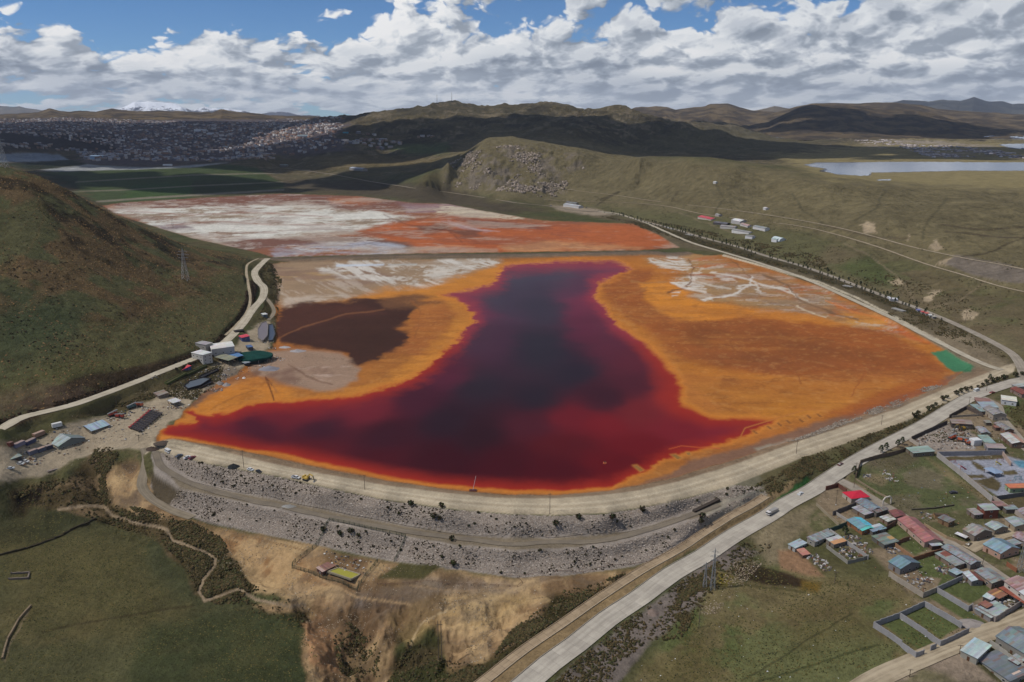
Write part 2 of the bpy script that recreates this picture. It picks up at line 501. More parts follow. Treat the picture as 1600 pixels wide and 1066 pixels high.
GZ += rv2 * ((fbm(GX * 1.3, GY * .7, 40, 5, 201, .58, ridged=True) - .62) * 11 + (fbm(GX, GY, 9, 3, 202, .55, ridged=True) - .6) * 1.8)
# gullied relief on the hill right of the ponds and the mast hill
hl2 = sstep(poly_sdf(PX, PY, P('690,300 690,245 760,208 850,215 1000,240 1150,255 1320,280 1600,290 1640,480 1480,470 1300,390 1000,310 800,300'), 40), -5, 25)
g1 = fbm(GX, GY, 160, 4, 33, 0.5, ridged=True) - 0.65
GZ += hl2 * g1 * 20
crag = sstep(poly_sdf(PX, PY, P('690,292 694,255 730,235 790,222 860,228 915,240 920,262 880,275 900,300 860,312 800,302 740,300'), 20), -2, 12)
GZ += crag * (fbm(GX, GY, 30, 4, 44, 0.6, ridged=True) - 0.6) * 22
# streams and gullies cut into the slope below the dam
GULLY = [('90,795 130,788 160,790 175,806 205,815 240,822 262,828 272,845 290,850 320,860 338,872 336,885 318,905 312,925 318,938 340,932 370,922 400,938 450,948 476,944 500,950', 1.6, 5), ('490,950 540,972 556,1000 562,1030 560,1090', 6, 11),
         ('470,955 500,985 520,1020 528,1090', 3.5, 9), ('650,965 600,1000 576,1030 570,1090', 3.5, 10), ('760,985 690,1010 640,1032 600,1050 580,1080', 3, 9), ('560,925 552,960 560,990', 3, 7), ('135,700 150,742 165,790', 3, 7), ('205,735 215,770 190,800', 3, 8),
         ('240,830 200,812 150,822', 1.5, 6), ('300,850 380,862 440,900 500,930', 1.5, 8), ('860,925 800,965 740,985', 2, 8), ('150,760 110,745 60,775 30,800', 3, 10), ('350,840 400,880 470,940', 1.4, 6), ('700,925 690,960 660,985', 1.6, 7),
         ('204,520 226,500 232,480 255,455 285,440', 1.5, 7), ('66,315 62,350 45,385 20,415 0,440', 2, 12), ('1440,380 1500,372 1560,362 1600,358', 3, 14), ('1000,290 1050,300 1090,330', 4, 30), ('1180,262 1150,300 1160,340', 4, 30), ('1330,290 1300,330 1250,360', 4, 30), ('1450,300 1420,340 1400,370', 4, 26)]
gcut = np.zeros(GZ.shape)
for s_, dep_, w_ in GULLY:
    q_ = []
    for a_, b_ in P(s_):
        x_, y_, d_ = ray(a_, b_); z_ = 0.0
        for _ in range(6):
            t_ = (z_ - HCAM) / d_; az_ = math.atan2(x_, y_); jj = int(np.clip((az_ - AZ0) / (AZ1 - AZ0) * (NA - 1), 0, NA - 1)); ii = int(np.clip(np.searchsorted(RR, math.hypot(x_, y_) * t_), 0, NR - 1)); z_ = GZ.reshape(NR, NA)[ii, jj]
        q_.append((x_ * t_, y_ * t_))
    q_ = resample(np.array(q_), 8.0)
    d_, _ = line_dist(GX + n1 * 8, GY + n3 * 6, q_, w_ * 1.6)
    k_ = (1 - sstep(d_, w_ * .15, w_ * 1.3)); GZ -= dep_ * k_ * (0.7 + n1); gcut = np.maximum(gcut, (1 - sstep(d_, w_ * .1, w_ * .7)) * (dep_ > 2.4))
PX, PY = project(GX, GY, GZ)


# ------------------------------------------------------------------ lookups on the grid
def g_height(x, y, arr=None):
    Zg = (GZ if arr is None else arr).reshape(NR, NA)
    x = np.atleast_1d(np.asarray(x, float)); y = np.atleast_1d(np.asarray(y, float))
    a = (np.arctan2(x, y) - AZ0) / (AZ1 - AZ0) * (NA - 1)
    a = np.clip(a, 0, NA - 1.001)
    rr = np.hypot(x, y)
    i = np.clip(np.searchsorted(RR, rr) - 1, 0, NR - 2)
    t = np.clip((rr - RR[i]) / (RR[i + 1] - RR[i]), 0, 1)
    j = a.astype(int); s = a - j
    z = (Zg[i, j] * (1 - s) + Zg[i, j + 1] * s) * (1 - t) + (Zg[i + 1, j] * (1 - s) + Zg[i + 1, j + 1] * s) * t
    return z if z.size > 1 else float(z[0])


def hit(px, py, off=0.0):
    """world point where the sight line of a photograph pixel meets the land (plus off metres)"""
    x, y, d = ray(px, py)
    h = math.hypot(x, y)
    az = math.atan2(x, y)
    a = min(max((az - AZ0) / (AZ1 - AZ0) * (NA - 1), 0), NA - 1.001)
    j = int(a); s = a - j
    Zg = GZ.reshape(NR, NA)
    prof = Zg[:, j] * (1 - s) + Zg[:, j + 1] * s + off
    zr = HCAM + d / h * RR
    diff = zr - prof
    k = np.nonzero(diff <= 0)[0]
    if len(k) == 0 or k[0] == 0:
        rr = RR[-1] if len(k) == 0 else RR[0]
    else:
        k = k[0]
        t = diff[k - 1] / (diff[k - 1] - diff[k])
        rr = RR[k - 1] + t * (RR[k] - RR[k - 1])
    return np.array([math.sin(az) * rr, math.cos(az) * rr, HCAM + d / h * rr])
# ------------------------------------------------------------------ roads: centre lines in the world
def road_world(s, step=6.0, smooth=3):
    w = np.array([hit(a, b) for a, b in P(s)])
    w = resample(w, step)
    z = w[:, 2].copy()
    for _ in range(smooth):
        z[1:-1] = (z[:-2] + 2 * z[1:-1] + z[2:]) / 4
    w[:, 2] = z
    return w


ROADS = {}


def add_road(name, s, width, step=6.0, smooth=6, blend=5.0, drop=0.25):
    w = road_world(s, step, smooth)
    ROADS[name] = (w, width)
    global GZ
    d, par = line_dist(GX, GY, w[:, :2], width / 2 + blend + 2)
    m = d < width / 2 + blend
    zr = np.interp(par[m], np.arange(len(w)), w[:, 2]) - drop
    k = 1 - sstep(d[m], width / 2 + 0.8, width / 2 + blend)
    GZ[m] = GZ[m] * (1 - k) + zr * k


add_road('highway', '1640,590 1612,592 1590,596 1560,605 1520,619 1490,636 1450,661 1400,687 1350,713 1300,745 1270,765 1230,787 1200,806 1150,836 1100,867 1050,899 1000,932 950,969 900,1006 860,1037 820,1070 760,1120', 10.5)
add_road('tree_lined_road', '935,330 970,337 1010,347 1060,360 1100,372 1150,385 1200,401 1250,415 1300,432 1350,451 1400,470 1440,484 1480,501 1520,519 1560,540 1580,552 1592,566 1600,584 1604,600', 8.0)
add_road('lagoon_road', '935,331 960,333 1000,345 1040,362 1080,379 1130,394 1180,409 1240,429 1290,449 1340,472 1390,495 1440,521 1480,541 1530,566 1565,578', 7.0)
add_road('valley_road', '380,262 430,262 460,265 520,273 580,284 640,293 700,301 750,308 800,316 860,323 900,329 935,331', 9.0, 10)
add_road('hill_road', '-40,683 0,665 40,653 120,629 180,610 240,585 290,566 330,549 360,527 380,505 396,482 410,466 412,450 402,438 398,425 408,413 418,404', 8.5)
add_road('village_street', '1306,748 1330,760 1352,774 1380,790 1415,810 1450,830 1485,850 1525,876 1560,900 1610,933 1660,965', 7.5)
add_road('side_street', '1528,618 1545,626 1558,634 1563,650 1574,665 1590,684 1612,708 1650,740', 7.0)
add_road('lower_street', '1330,1085 1360,1066 1400,1045 1440,1028 1480,1012 1520,996 1560,983 1600,966 1650,945', 9.0)
add_road('dirt_lane', '1513,858 1535,848 1560,836 1590,828 1640,812', 7.0)
add_road('ramp_track', '226,700 230,715 226,738 222,760 232,775 256,793 300,809', 5.5, 4)
add_road('bench_track', '243,706 250,725 270,742 300,755 357,775 400,782 447,793 546,814 634,830 740,845 800,849 857,849 930,845 985,836 1045,816 1090,801 1122,788', 7.0, 6)
add_road('hill_track', '860,292 900,298 960,305 1020,314 1100,323 1200,336 1290,352 1360,368 1420,385 1500,402 1560,413 1620,425', 4.5, 10)
add_road('field_track', '850,312 900,315 960,316 1040,322 1100,335 1240,352 1300,365 1360,382 1400,396 1450,414 1500,428 1560,447 1620,460', 4.0, 10)
add_road('hill_path', '404,404 388,412 385,425 388,445 391,470 385,488 372,505 352,524', 3.0, 6, blend=3)
add_road('lower_loop', '414,464 424,476 428,488 420,500', 4.0, 5, blend=3)
# canal
add_road('concrete_channel', '1196,775 1170,790 1140,808 1100,833 1060,858 1000,893 940,932 880,973 820,1015 770,1052 730,1085', 4.6, 6, blend=2, drop=0.15)
PX, PY = project(GX, GY, GZ)

# ------------------------------------------------------------------ base colours by zone (mostly what the ground is made of; far lagoon has sky sheen painted in)
KALB = 0.86
N = len(GX)
CXL = np.zeros((N, 3), np.float32)
NZ = {}


def nz(scale, octv=4, seed=0, ridged=False, ax=1.0, ay=1.0, rough=0.55):
    k = (scale, octv, seed, ridged, ax, ay, rough)
    if k not in NZ: NZ[k] = fbm(GX * ax, GY * ay, scale, octv, seed, rough, ridged).astype(np.float32)
    return NZ[k]


WX = (nz(42, 6, 71, rough=.6) - 0.5) * 2.0
WY = (nz(42, 6, 72, rough=.6) - 0.5) * 2.0
WX2 = (nz(9, 4, 73, rough=.65) - 0.5) * 2.2


def layer(poly, col, soft=5, warp=8, alpha=1.0, sel=None, tex=None, fine=5):
    if isinstance(poly, str): poly = P(poly)
    qx = PX + WX * warp * 2 + WX2 * fine; qy = PY + WY * warp * 0.9 + WX2 * fine * 0.4
    d = poly_sdf(qx, qy, poly, soft + 3)
    k = sstep(d, -soft, soft) * alpha
    if sel is not None: k = k * sel
    if tex is not None: k = k * tex
    c = lin(col) * KALB
    CXL[:] = CXL * (1 - k[:, None]) + c[None, :] * k[:, None]


def tint(mask, col):
    k = np.clip(mask, 0, 1)[:, None]
    CXL[:] = CXL * (1 - k) + (lin(col) * KALB)[None, :] * k


# --- grassland everywhere
a = sstep(nz(260, 5, 1), 0.35, 0.65)[:, None]; b = sstep(nz(70, 5, 2), 0.4, 0.65)[:, None]
CXL[:] = (lin((86, 83, 55)) * (1 - a) + lin((74, 77, 49)) * a) * (1 - 0.5 * b) * KALB + lin((98, 86, 62)) * 0.5 * b * KALB
farm = sstep(GR, 2000, 3000)
tint(farm * 0.8, (94, 84, 64))
tint(farm * sstep(nz(420, 5, 4), 0.5, 0.62) * 0.7, (70, 66, 52)); tint(farm * sstep(nz(90, 6, 180, True, rough=.65), .68, .8) * .6, (128, 116, 96)); tint(farm * (1 - sstep(nz(130, 6, 181, rough=.65), .38, .46)) * .6, (54, 50, 42))
# right slopes: dry grass
layer('690,292 690,245 760,208 850,215 1000,240 1150,255 1320,280 1650,270 1650,560 1560,560 1480,500 1300,430 1100,372 1000,345 900,322 800,312 700,300', (106, 97, 72), 12, 8)
layer('1000,262 1300,285 1620,290 1620,400 1400,370 1200,330 1050,300', (116, 106, 78), 25, 12, 0.7, tex=sstep(nz(180, 5, 8), 0.4, 0.6))
layer('900,318 1100,336 1300,372 1620,470 1620,520 1400,455 1150,380 960,330', (88, 88, 58), 8, 8, 0.7)
layer('1300,380 1450,420 1640,480 1640,560 1560,540 1460,490 1340,440 1260,410', (104, 90, 70), 10, 10, 0.6, tex=sstep(nz(50, 4, 10), 0.42, 0.55))
layer('1310,415 1360,400 1390,420 1400,450 1350,440', (76, 84, 50), 8, 8, 0.8)
for s in ('1345,352 1352,345 1365,350 1366,362 1350,364', '1362,352 1364,347 1368,360 1363,366', '1415,372 1420,365 1419,376', '1448,385 1465,375 1472,388 1460,392', '1488,400 1468,410 1460,418 1478,412', '1388,440 1406,436 1410,446 1395,446', '1500,490 1515,483 1530,490 1520,500 1505,500', '1440,470 1455,456 1470,452 1450,472'):
    layer(s, (165, 148, 122), 2, 2)
layer('1475,412 1492,398 1580,414 1640,432 1640,445 1570,440 1520,430', (118, 108, 98), 2, 2, 0.9)
# far plain
layer('1200,242 1300,232 1400,215 1640,222 1640,300 1400,285 1300,280', (134, 122, 86), 8, 12)
layer('950,235 1150,243 1250,235 1350,205 1200,200 1100,200 1000,215', (92, 86, 64), 8, 12, 0.7)
layer('430,282 560,280 700,292 760,312 850,330 780,335 700,320 600,310 520,302 430,295', (78, 70, 56), 8, 8)
layer('600,228 700,225 700,238 640,242', (84, 92, 60), 6, 6)
layer('480,250 560,245 700,250 660,262 520,262', (112, 98, 66), 8, 10, 0.6)
# city ground
layer('-60,190 60,182 200,186 400,184 540,190 545,200 520,215 560,232 480,242 360,250 230,262 130,255 120,232 -60,225', (92, 84, 86), 6, 10)
layer('-60,207 60,205 180,212 180,240 110,236 -60,238', (50, 44, 44), 6, 6, 0.9)
# green dam and flat pools behind it
GD = P('46,270 150,266 255,262 358,257 400,262 444,288 442,296 330,305 240,312 190,316 -20,330 0,266')
layer(GD, (66, 76, 48), 2, 1, fine=1)
layer('124,275 118,318 -20,330 0,268', (52, 58, 42), 3, 2)
layer('210,290 300,285 300,312 180,316', (60, 82, 44), 6, 4, 0.7)
layer('300,280 440,285 440,296 300,304', (58, 60, 42), 6, 4, 0.7)
layer('-20,241 60,239 92,242 108,250 60,253 -20,253', (130, 140, 152), 1.5, 2, fine=1)
layer('56,266 120,259 135,256 155,259 240,262 356,254 300,262 180,266 90,268', (150, 152, 152), 1.2, 1, fine=1)
layer('55,254 108,250 135,256 120,259 56,266 -20,268 -20,256', (46, 52, 38), 2, 2, fine=1)
for s in ('118,284 200,279 300,273 440,270 440,271.2 300,274.4 200,280.4 118,285.4', '112,299 200,296 300,290 442,284 442,285.2 300,291.4 200,297.4 112,300.4', '150,314 230,308 330,302 444,295 444,298 330,305 230,311 150,317'):
    layer(s, (125, 118, 102), 1.0, 0, fine=0)
# left hill
HILL = P('-60,245 0,255 60,272 110,297 180,332 240,360 300,386 395,402 390,470 372,505 330,545 240,580 120,622 0,660 -60,680')
layer(HILL, (80, 80, 54), 6, 4)
layer('150,450 380,410 385,480 330,540 200,590 100,560', (88, 84, 56), 20, 14, 0.8)
layer('0,600 120,560 240,560 200,590 60,630 0,650', (92, 88, 54), 16, 10, 0.5)
layer('-20,262 60,270 110,297 180,332 240,362 300,390 390,405 340,430 300,470 220,500 120,500 60,480 -20,520', (98, 78, 56), 12, 14, 0.75, tex=sstep(nz(24, 5, 12), 0.42, 0.56))
layer('-20,262 60,270 110,297 180,332 240,362 300,390 390,405 340,420 300,420 220,410 120,400 60,330 -20,340', (46, 40, 30), 12, 14, 0.8, tex=sstep(nz(30, 5, 13), 0.5, 0.62))
layer('20,320 68,308 75,345 30,400 -20,440 -20,400', (84, 82, 56), 6, 8)
layer('0,560 100,540 150,480 0,450', (62, 70, 48), 25, 15, 0.7)
layer('0,640 120,590 330,545 372,500 390,460 396,470 380,508 335,555 240,590 120,633 0,672', (58, 44, 34), 4, 5, 0.85, tex=sstep(nz(20, 4, 14), 0.36, 0.5))
layer('-20,620 60,600 140,600 140,625 0,650', (92, 76, 62), 10, 8, 0.6)
# bottom left meadow
layer('-60,745 60,765 140,800 250,830 300,900 340,950 460,950 520,1100 -60,1100', (82, 80, 54), 14, 14)
layer('-60,745 60,765 140,800 250,830 300,900 340,950 460,950 520,1100 -60,1100', (66, 68, 46), 14, 14, 0.8, tex=sstep(nz(60, 5, 121, rough=.6), 0.48, 0.62))
layer('-60,745 60,765 140,800 250,830 300,900 340,950 460,950 520,1100 -60,1100', (102, 92, 62), 14, 14, 0.6, tex=sstep(nz(40, 5, 122, rough=.6), 0.55, 0.66))
layer('0,830 200,850 300,950 200,1010 0,980', (92, 84, 54), 30, 24, 0.6)
layer('240,980 480,960 540,1100 200,1100', (58, 64, 40), 20, 20, 0.7)
layer('-20,750 70,775 160,800 90,840 -20,850', (52, 54, 36), 14, 12, 0.7)
layer('620,1000 640,975 700,975 790,985 740,1040 700,1100 600,1100', (66, 66, 40), 6, 8)
layer('760,1010 860,930 930,905 1000,893 900,960 800,1030 740,1090 690,1090', (64, 58, 36), 6, 8)
# meadow right of the highway
layer('960,1100 1010,1030 1090,960 1120,900 1180,870 1240,890 1330,900 1400,900 1500,985 1430,1040 1330,1100', (100, 101, 66), 12, 14)
layer('1000,1066 1060,980 1120,930 1200,960 1140,1040 1060,1090', (84, 94, 54), 24, 24, 0.7)
layer('1220,900 1330,905 1400,930 1340,980 1240,950', (84, 92, 54), 20, 20, 0.6)
layer(P('960,1100 1010,1030 1090,960 1120,900 1180,870 1240,890 1330,900 1400,900 1500,985 1430,1040 1330,1100'), (112, 98, 70), 12, 14, 0.8, tex=sstep(nz(46, 5, 120, rough=.6), 0.5, 0.6))
layer('1000,1040 1100,1000 1140,1060 1050,1090', (90, 82, 50), 20, 18, 0.5)
layer('1200,960 1330,930 1380,1000 1250,1020', (98, 86, 58), 20, 18, 0.55)
layer('830,1100 900,1030 1010,950 1090,885 1150,850 1190,862 1120,900 1090,950 1010,1010 940,1100', (116, 106, 98), 5, 6)
layer('1180,835 1230,800 1290,775 1300,800 1230,850 1250,880 1200,880', (124, 112, 88), 8, 8)
layer('1215,860 1240,858 1270,880 1290,900 1260,898 1220,888', (140, 110, 84), 4, 5)
layer('1145,885 1180,880 1215,890 1258,905 1250,918 1200,912 1160,905', (46, 34, 26), 3, 6, 0.9)
layer('1120,890 1150,900 1140,915 1120,912', (110, 98, 44), 5, 5); layer('1250,905 1285,910 1280,925 1250,920', (104, 84, 40), 5, 5)
# eroded ground below the dam
ERO = P('215,722 238,775 258,795 330,822 403,838 488,856 600,882 740,900 812,906 911,898 1000,885 1060,850 1040,880 940,915 870,930 830,990 760,1035 700,1050 690,980 640,972 610,1010 600,1100 500,1100 470,1010 480,960 430,930 350,920 330,870 280,820 200,800 165,780 150,745 190,725')
layer(ERO, (146, 118, 86), 9, 14, fine=10)
layer(ERO, (122, 98, 72), 9, 14, 0.8, tex=sstep(nz(34, 5, 15), 0.45, 0.58))
layer(ERO, (172, 144, 106), 9, 14, 0.7, tex=sstep(nz(22, 5, 16), 0.56, 0.66))
layer('620,900 800,910 860,905 800,935 740,960 640,950', (128, 116, 104), 8, 8, 0.7)
layer('560,930 640,920 640,950 600,965 550,950', (112, 106, 102), 8, 8, 0.8)
layer('720,955 775,950 780,968 730,975', (84, 80, 84), 5, 6, 0.8)
layer('600,960 680,930 800,925 850,935 760,985 680,975 640,1010', (178, 150, 102), 8, 8, 0.6)
layer('470,975 500,960 530,1010 540,1060 490,1040', (168, 128, 92), 5, 7)
layer('556,985 575,1000 580,1100 560,1100 548,1020', (70, 58, 40), 3, 4)
layer('400,950 470,930 560,945 480,952 420,960', (172, 142, 106), 4, 6, 0.7)
layer('280,812 340,832 430,850 480,890 520,920 480,930 420,905 360,870 300,840', (150, 112, 74), 10, 10, 0.7)
er = sstep(poly_sdf(PX + WX * 8, PY + WY * 4, ERO, 20), -3, 3)
rg = nz(30, 5, 21, True, rough=.6)
tint(er * (1 - sstep(rg, .42, .56)) * .65, (98, 78, 56)); tint(er * sstep(nz(9, 4, 203, True, rough=.6), .66, .8) * .35, (112, 88, 62)); tint(er * (1 - sstep(fbm(GX * 1.3, GY * .7, 40, 5, 201, .58, ridged=True), .42, .56)) * rv2 * .7, (92, 72, 52)); tint(er * sstep(rg, .62, .76) * .6, (186, 158, 116))  # tints follow the relief: gully hollows darker, ridges paler
tint(er * sstep(nz(12, 4, 130, True, .5, 1.5, .6), .66, .8) * .4, (112, 98, 82))
tint(np.clip(gcut, 0, 1) * ravine * .55, (78, 62, 46))
# dark scrub in the ravine on the left
SCRUB = P('20,770 60,755 100,748 140,720 150,700 190,700 165,745 170,785 210,805 290,815 340,838 372,880 385,915 392,928 340,945 310,930 290,885 250,845 180,822 100,795 30,790')
layer(SCRUB, (84, 72, 50), 5, 8)
layer(SCRUB, (126, 106, 80), 5, 8, 0.8, tex=sstep(nz(22, 5, 131, rough=.65), .52, .62))
layer('130,705 185,700 220,712 222,760 210,790 160,775 150,740', (112, 94, 76), 5, 8, 0.9, tex=sstep(nz(14, 4, 18), 0.4, 0.55))
layer('290,845 335,842 372,885 385,915 340,925 312,918', (54, 56, 34), 4, 8, 0.85)
layer('25,770 70,758 60,785 30,792', (34, 28, 22), 4, 6)
for s in ('90,795 130,788 160,790 175,806 205,815 240,822 262,828 272,845 290,850 320,860 338,872 336,885 318,905 312,925 318,938 340,932 370,922 400,938 450,948 476,944',):
    d, _ = line_dist(PX + WX * 6, PY + WY * 3, P(s), 8)
    tint((1 - sstep(d, 1.6, 3.2)), (146, 128, 104))
for s, c_ in (('4,1030 12,1000 30,970 47,948', (128, 112, 90)), ('0,868 40,858 90,838 152,812', (58, 50, 36)), ('60,985 140,972 240,953 300,945', (58, 50, 34)), ('560,930 545,960 548,985', (90, 76, 58)), ('700,955 660,975 640,1010', (190, 166, 128)),
              ('200,520 226,500 232,480 255,455 285,436', (100, 90, 62)), ('0,440 20,415 45,385 62,350 66,318', (104, 92, 62)), ('1160,1064 1250,1010 1330,960', (52, 50, 34)), ('1180,1066 1270,1040 1370,1008', (44, 50, 30)), ('1120,912 1180,915 1260,925', (60, 58, 34))):
    d, _ = line_dist(PX + WX * 12, PY + WY * 6, P(s), 12)
    tint((1 - sstep(d, 0.4, 2.8 + 1.2 * WX2)) * 0.65, c_)
# strip between channel, road and toe
layer('1200,772 1240,752 1250,775 1190,812 1090,874 1000,938 900,1012 820,1080 770,1100 730,1095 780,1045 880,975 1000,895 1100,835', (132, 112, 82), 3, 5)
layer('1200,790 1262,745 1268,752 1240,775 1200,798', (52, 86, 46), 2, 2)
layer('1090,862 1000,925 900,1000 820,1062 812,1058 895,992 1000,914 1085,856', (84, 88, 58), 2, 3, 0.9)
# ground around the village: dust and patchy grass
VIL = P('1290,752 1340,715 1430,680 1480,648 1530,622 1640,600 1640,960 1560,985 1480,1010 1440,950 1400,905 1360,860 1300,850 1270,838 1270,780')
layer(VIL, (132, 116, 94), 6, 8)
layer(VIL, (84, 86, 54), 6, 8, 0.85, tex=sstep(nz(26, 5, 19), 0.44, 0.56))
LOT = P('1345,720 1425,697 1462,708 1552,778 1560,790 1500,800 1440,820 1400,798 1352,765 1340,742')
layer(LOT, (90, 94, 62), 3, 4)
layer(LOT, (112, 102, 82), 3, 4, .8, tex=sstep(nz(30, 5, 123, rough=.6), 0.48, 0.6))
layer('1345,722 1425,700 1440,715 1400,740 1360,735', (100, 88, 72), 8, 8, 0.7); layer('1450,712 1552,780 1540,785 1470,735', (128, 112, 84), 4, 4, 0.7)
layer('1352,740 1385,745 1375,760 1350,750', (140, 120, 96), 4, 6, 0.6)
layer('1425,685 1450,672 1482,660 1515,668 1530,690 1520,705 1465,706', (152, 140, 128), 3, 4)
layer('1468,712 1560,709 1600,720 1640,740 1640,775 1600,772 1560,776', (150, 152, 162), 1.5, 1)
for s in ('1474,714 1566,710 1570,718 1480,720', '1516,720 1524,722 1538,730 1536,736 1526,733', '1511,742 1535,741 1540,746 1515,748', '1566,736 1590,736 1592,742 1568,743', '1522,750 1550,745 1566,756 1558,768 1545,764', '1552,775 1640,772 1640,790 1590,800'):
    layer(s, (94, 84, 60), 1.2, 1)
layer('1582,720 1610,722 1612,734 1592,730', (96, 140, 160), 1, 0)
for s in ('1482,888 1506,900 1518,912 1538,912 1552,918 1532,935 1516,944 1466,918', '1560,640 1640,700 1640,650 1590,620', '1428,870 1462,862 1490,885 1480,905 1440,900', '1408,848 1430,845 1450,858 1430,868', '1372,815 1396,808 1398,820 1380,826', '1380,826 1410,820 1420,836 1400,846', '1370,970 1405,958 1465,1000 1435,1015', '1408,956 1446,942 1505,975 1470,998', '1440,925 1465,920 1550,980 1520,978'):
    layer(s, (88, 95, 58), 1.5, 2, fine=2)
layer('1570,650 1640,700 1640,640 1600,625', (84, 78, 50), 4, 6, 0.9)
layer('1334,1066 1400,1040 1520,992 1545,1010 1500,1018 1560,1066', (146, 130, 112), 4, 6)
layer('1410,1066 1440,1040 1480,1050 1500,1066', (100, 96, 66), 8, 10, 0.8)
for s, c_, w_ in (('1290,352 1330,362 1380,372 1420,372', (84, 74, 58), 1.0), ('1480,362 1530,368 1600,372', (70, 60, 48), .8), ('1470,352 1540,360 1600,356', (76, 66, 52), .8), ('1500,402 1540,396 1600,372', (64, 56, 44), 1.0), ('1050,330 1110,352 1180,372', (120, 108, 86), .8), ('1230,300 1260,330 1290,352', (86, 80, 60), 1.2),
                  ('1380,300 1370,325 1340,345', (84, 78, 58), 1.4), ('1120,290 1130,312 1120,332', (84, 78, 58), 1.4), ('1480,310 1450,345 1440,372', (84, 78, 58), 1.6), ('940,312 965,300 935,320', (60, 54, 40), 1.2), ('1320,380 1360,400 1400,430 1430,470', (128, 114, 92), .8), ('1540,440 1500,470 1460,480', (126, 112, 90), .8),
                  ('30,730 80,716 130,700 200,680 250,660', (132, 118, 98), 1.2), ('40,742 100,722 160,705 220,698', (176, 164, 142), 1.0), ('250,640 230,660 220,690', (130, 116, 96), 1.2), ('110,706 180,680 240,650 270,632', (178, 166, 144), 1.0),
                  ('330,830 420,862 500,905 560,935 640,945', (166, 138, 102), 1.4), ('300,812 400,842 480,862', (128, 100, 70), 1.0), ('640,915 720,925 800,918 880,905', (152, 128, 98), 1.2), ('600,950 560,960 500,960', (108, 86, 62), 1.2)):
    d, _ = line_dist(PX + WX * 7, PY + WY * 3, P(s), 8); tint((1 - sstep(d, w_ * .3, w_ * 2.2)) * .75, c_)
# pads and slopes round the two lagoon roads
layer('935,334 1010,345 1100,372 1300,432 1480,502 1560,545 1590,570 1560,590 1500,560 1430,520 1300,452 1130,396 1060,385 990,350 900,335', (98, 88, 68), 3, 5)
layer('940,334 1060,362 1200,402 1300,435 1400,472 1420,490 1350,462 1250,425 1150,398 1060,372', (58, 54, 36), 4, 6, 0.8)
layer('1440,515 1500,520 1570,560 1580,580 1520,598 1440,540', (136, 122, 100), 6, 7, 0.8)
layer('860,320 930,326 960,336 930,338 870,328', (150, 136, 118), 3, 3)
# embankment
layer('238,704 330,727 420,743 520,766 600,782 700,797 800,805 870,807 950,804 1050,786 1150,759 1200,772 1150,800 1099,833 1045,868 991,884 911,897 812,904 740,894 609,877 566,868 488,851 403,833 326,817 256,792 232,760 240,740', (146, 136, 126), 1.5, 1.5)
layer('250,722 268,745 357,768 447,784 546,805 634,822 740,838 857,841 980,832 1085,801 1128,784 1128,790 1095,808 1045,820 964,845 879,857 804,859 710,851 634,838 534,816 470,801 387,785 281,764', (122, 110, 92), 1.5, 1.5)
layer('1080,765 1180,735 1200,772 1099,832 1100,800', (138, 132, 112), 6, 8, 0.5)
layer('232,735 262,755 290,775 258,792 236,775', (84, 74, 58), 3, 4)
layer('628,880 650,882 700,880 660,905 590,905', (78, 74, 46), 3, 4)
# crest: dusty dirt
CREST = np.vstack([P('232,690 268,684 340,703 420,723 500,740 600,758 700,771 780,778 870,779 950,773 1000,766 1060,753 1150,725 1200,707 1260,685 1340,660 1400,640 1480,606 1540,584 1572,570 1590,566'), L_OUT[::-1], P('226,712')])
layer('240,684 268,676 400,704 500,724 600,742 700,757 780,765 870,767 950,760 1000,751 1060,738 1150,712 1200,694 1260,670 1340,642 1400,620 1480,592 1530,575 1560,585 1400,650 1200,718 1050,765 870,792 700,780 500,750 330,715 240,700', (132, 112, 90), 2, 3)
layer(CREST, (172, 158, 134), 1.5, 1.2, fine=1)
xs_ = np.linspace(260, 1565, 90)
for c_, w_, o_ in (((196, 182, 158), 1.3, .30), ((196, 182, 158), 1.3, .62), ((156, 142, 118), 1.0, .46), ((158, 144, 120), 1.6, .9)):
    mid_ = np.stack([xs_, np.interp(xs_, L_IN[:, 0], L_IN[:, 1]) * (1 - o_) + np.interp(xs_, L_OUT[:, 0], L_OUT[:, 1]) * o_], 1)
    d, _ = line_dist(PX + WX2 * .5, PY + WX2 * .5, mid_, 6); tint((1 - sstep(d, w_ * .3, w_ * 1.6)) * .55, c_)

# platform by the sheds
layer('-60,700 0,690 50,690 110,662 190,645 235,622 262,606 300,600 345,560 380,530 402,505 420,500 430,520 420,545 380,572 340,596 300,622 290,645 262,668 240,690 226,704 190,702 150,705 100,730 60,746 0,756 -60,775', (158, 144, 122), 3, 5)
layer('-60,700 0,690 50,680 120,650 200,622 262,590 340,548 350,560 300,592 240,620 190,640 110,658 60,682 0,700', (84, 74, 52), 4, 6, 0.85)
layer('290,640 320,610 345,596 400,560 430,545 500,545 530,560 540,580 500,600 440,590 400,575 350,600', (142, 120, 98), 4, 6, 0.8)
layer('310,595 360,570 380,580 345,600 320,612', (112, 100, 88), 4, 6, 0.8)
layer('400,500 430,500 434,455 428,440 424,415 440,408 418,406 402,430 414,455 412,480', (86, 78, 54), 3, 5, 0.9)

# --- ponds
inp = poly_sdf(PX + WX2 * 3, PY + WX2 * 1.2, POND, 30)
infp = poly_sdf(PX + WX2 * 2, PY + WX2 * 0.8, FARPOND, 30)
sp1 = sstep(inp, -1.5, 1.5); sp2 = sstep(infp, -1.0, 1.0)
tint(sp1, (158, 100, 48))


def pl(poly, col, soft=5, warp=8, alpha=1.0, tex=None, fine=5):
    layer(poly, col, soft, warp, alpha, sel=sp1, tex=tex, fine=fine)


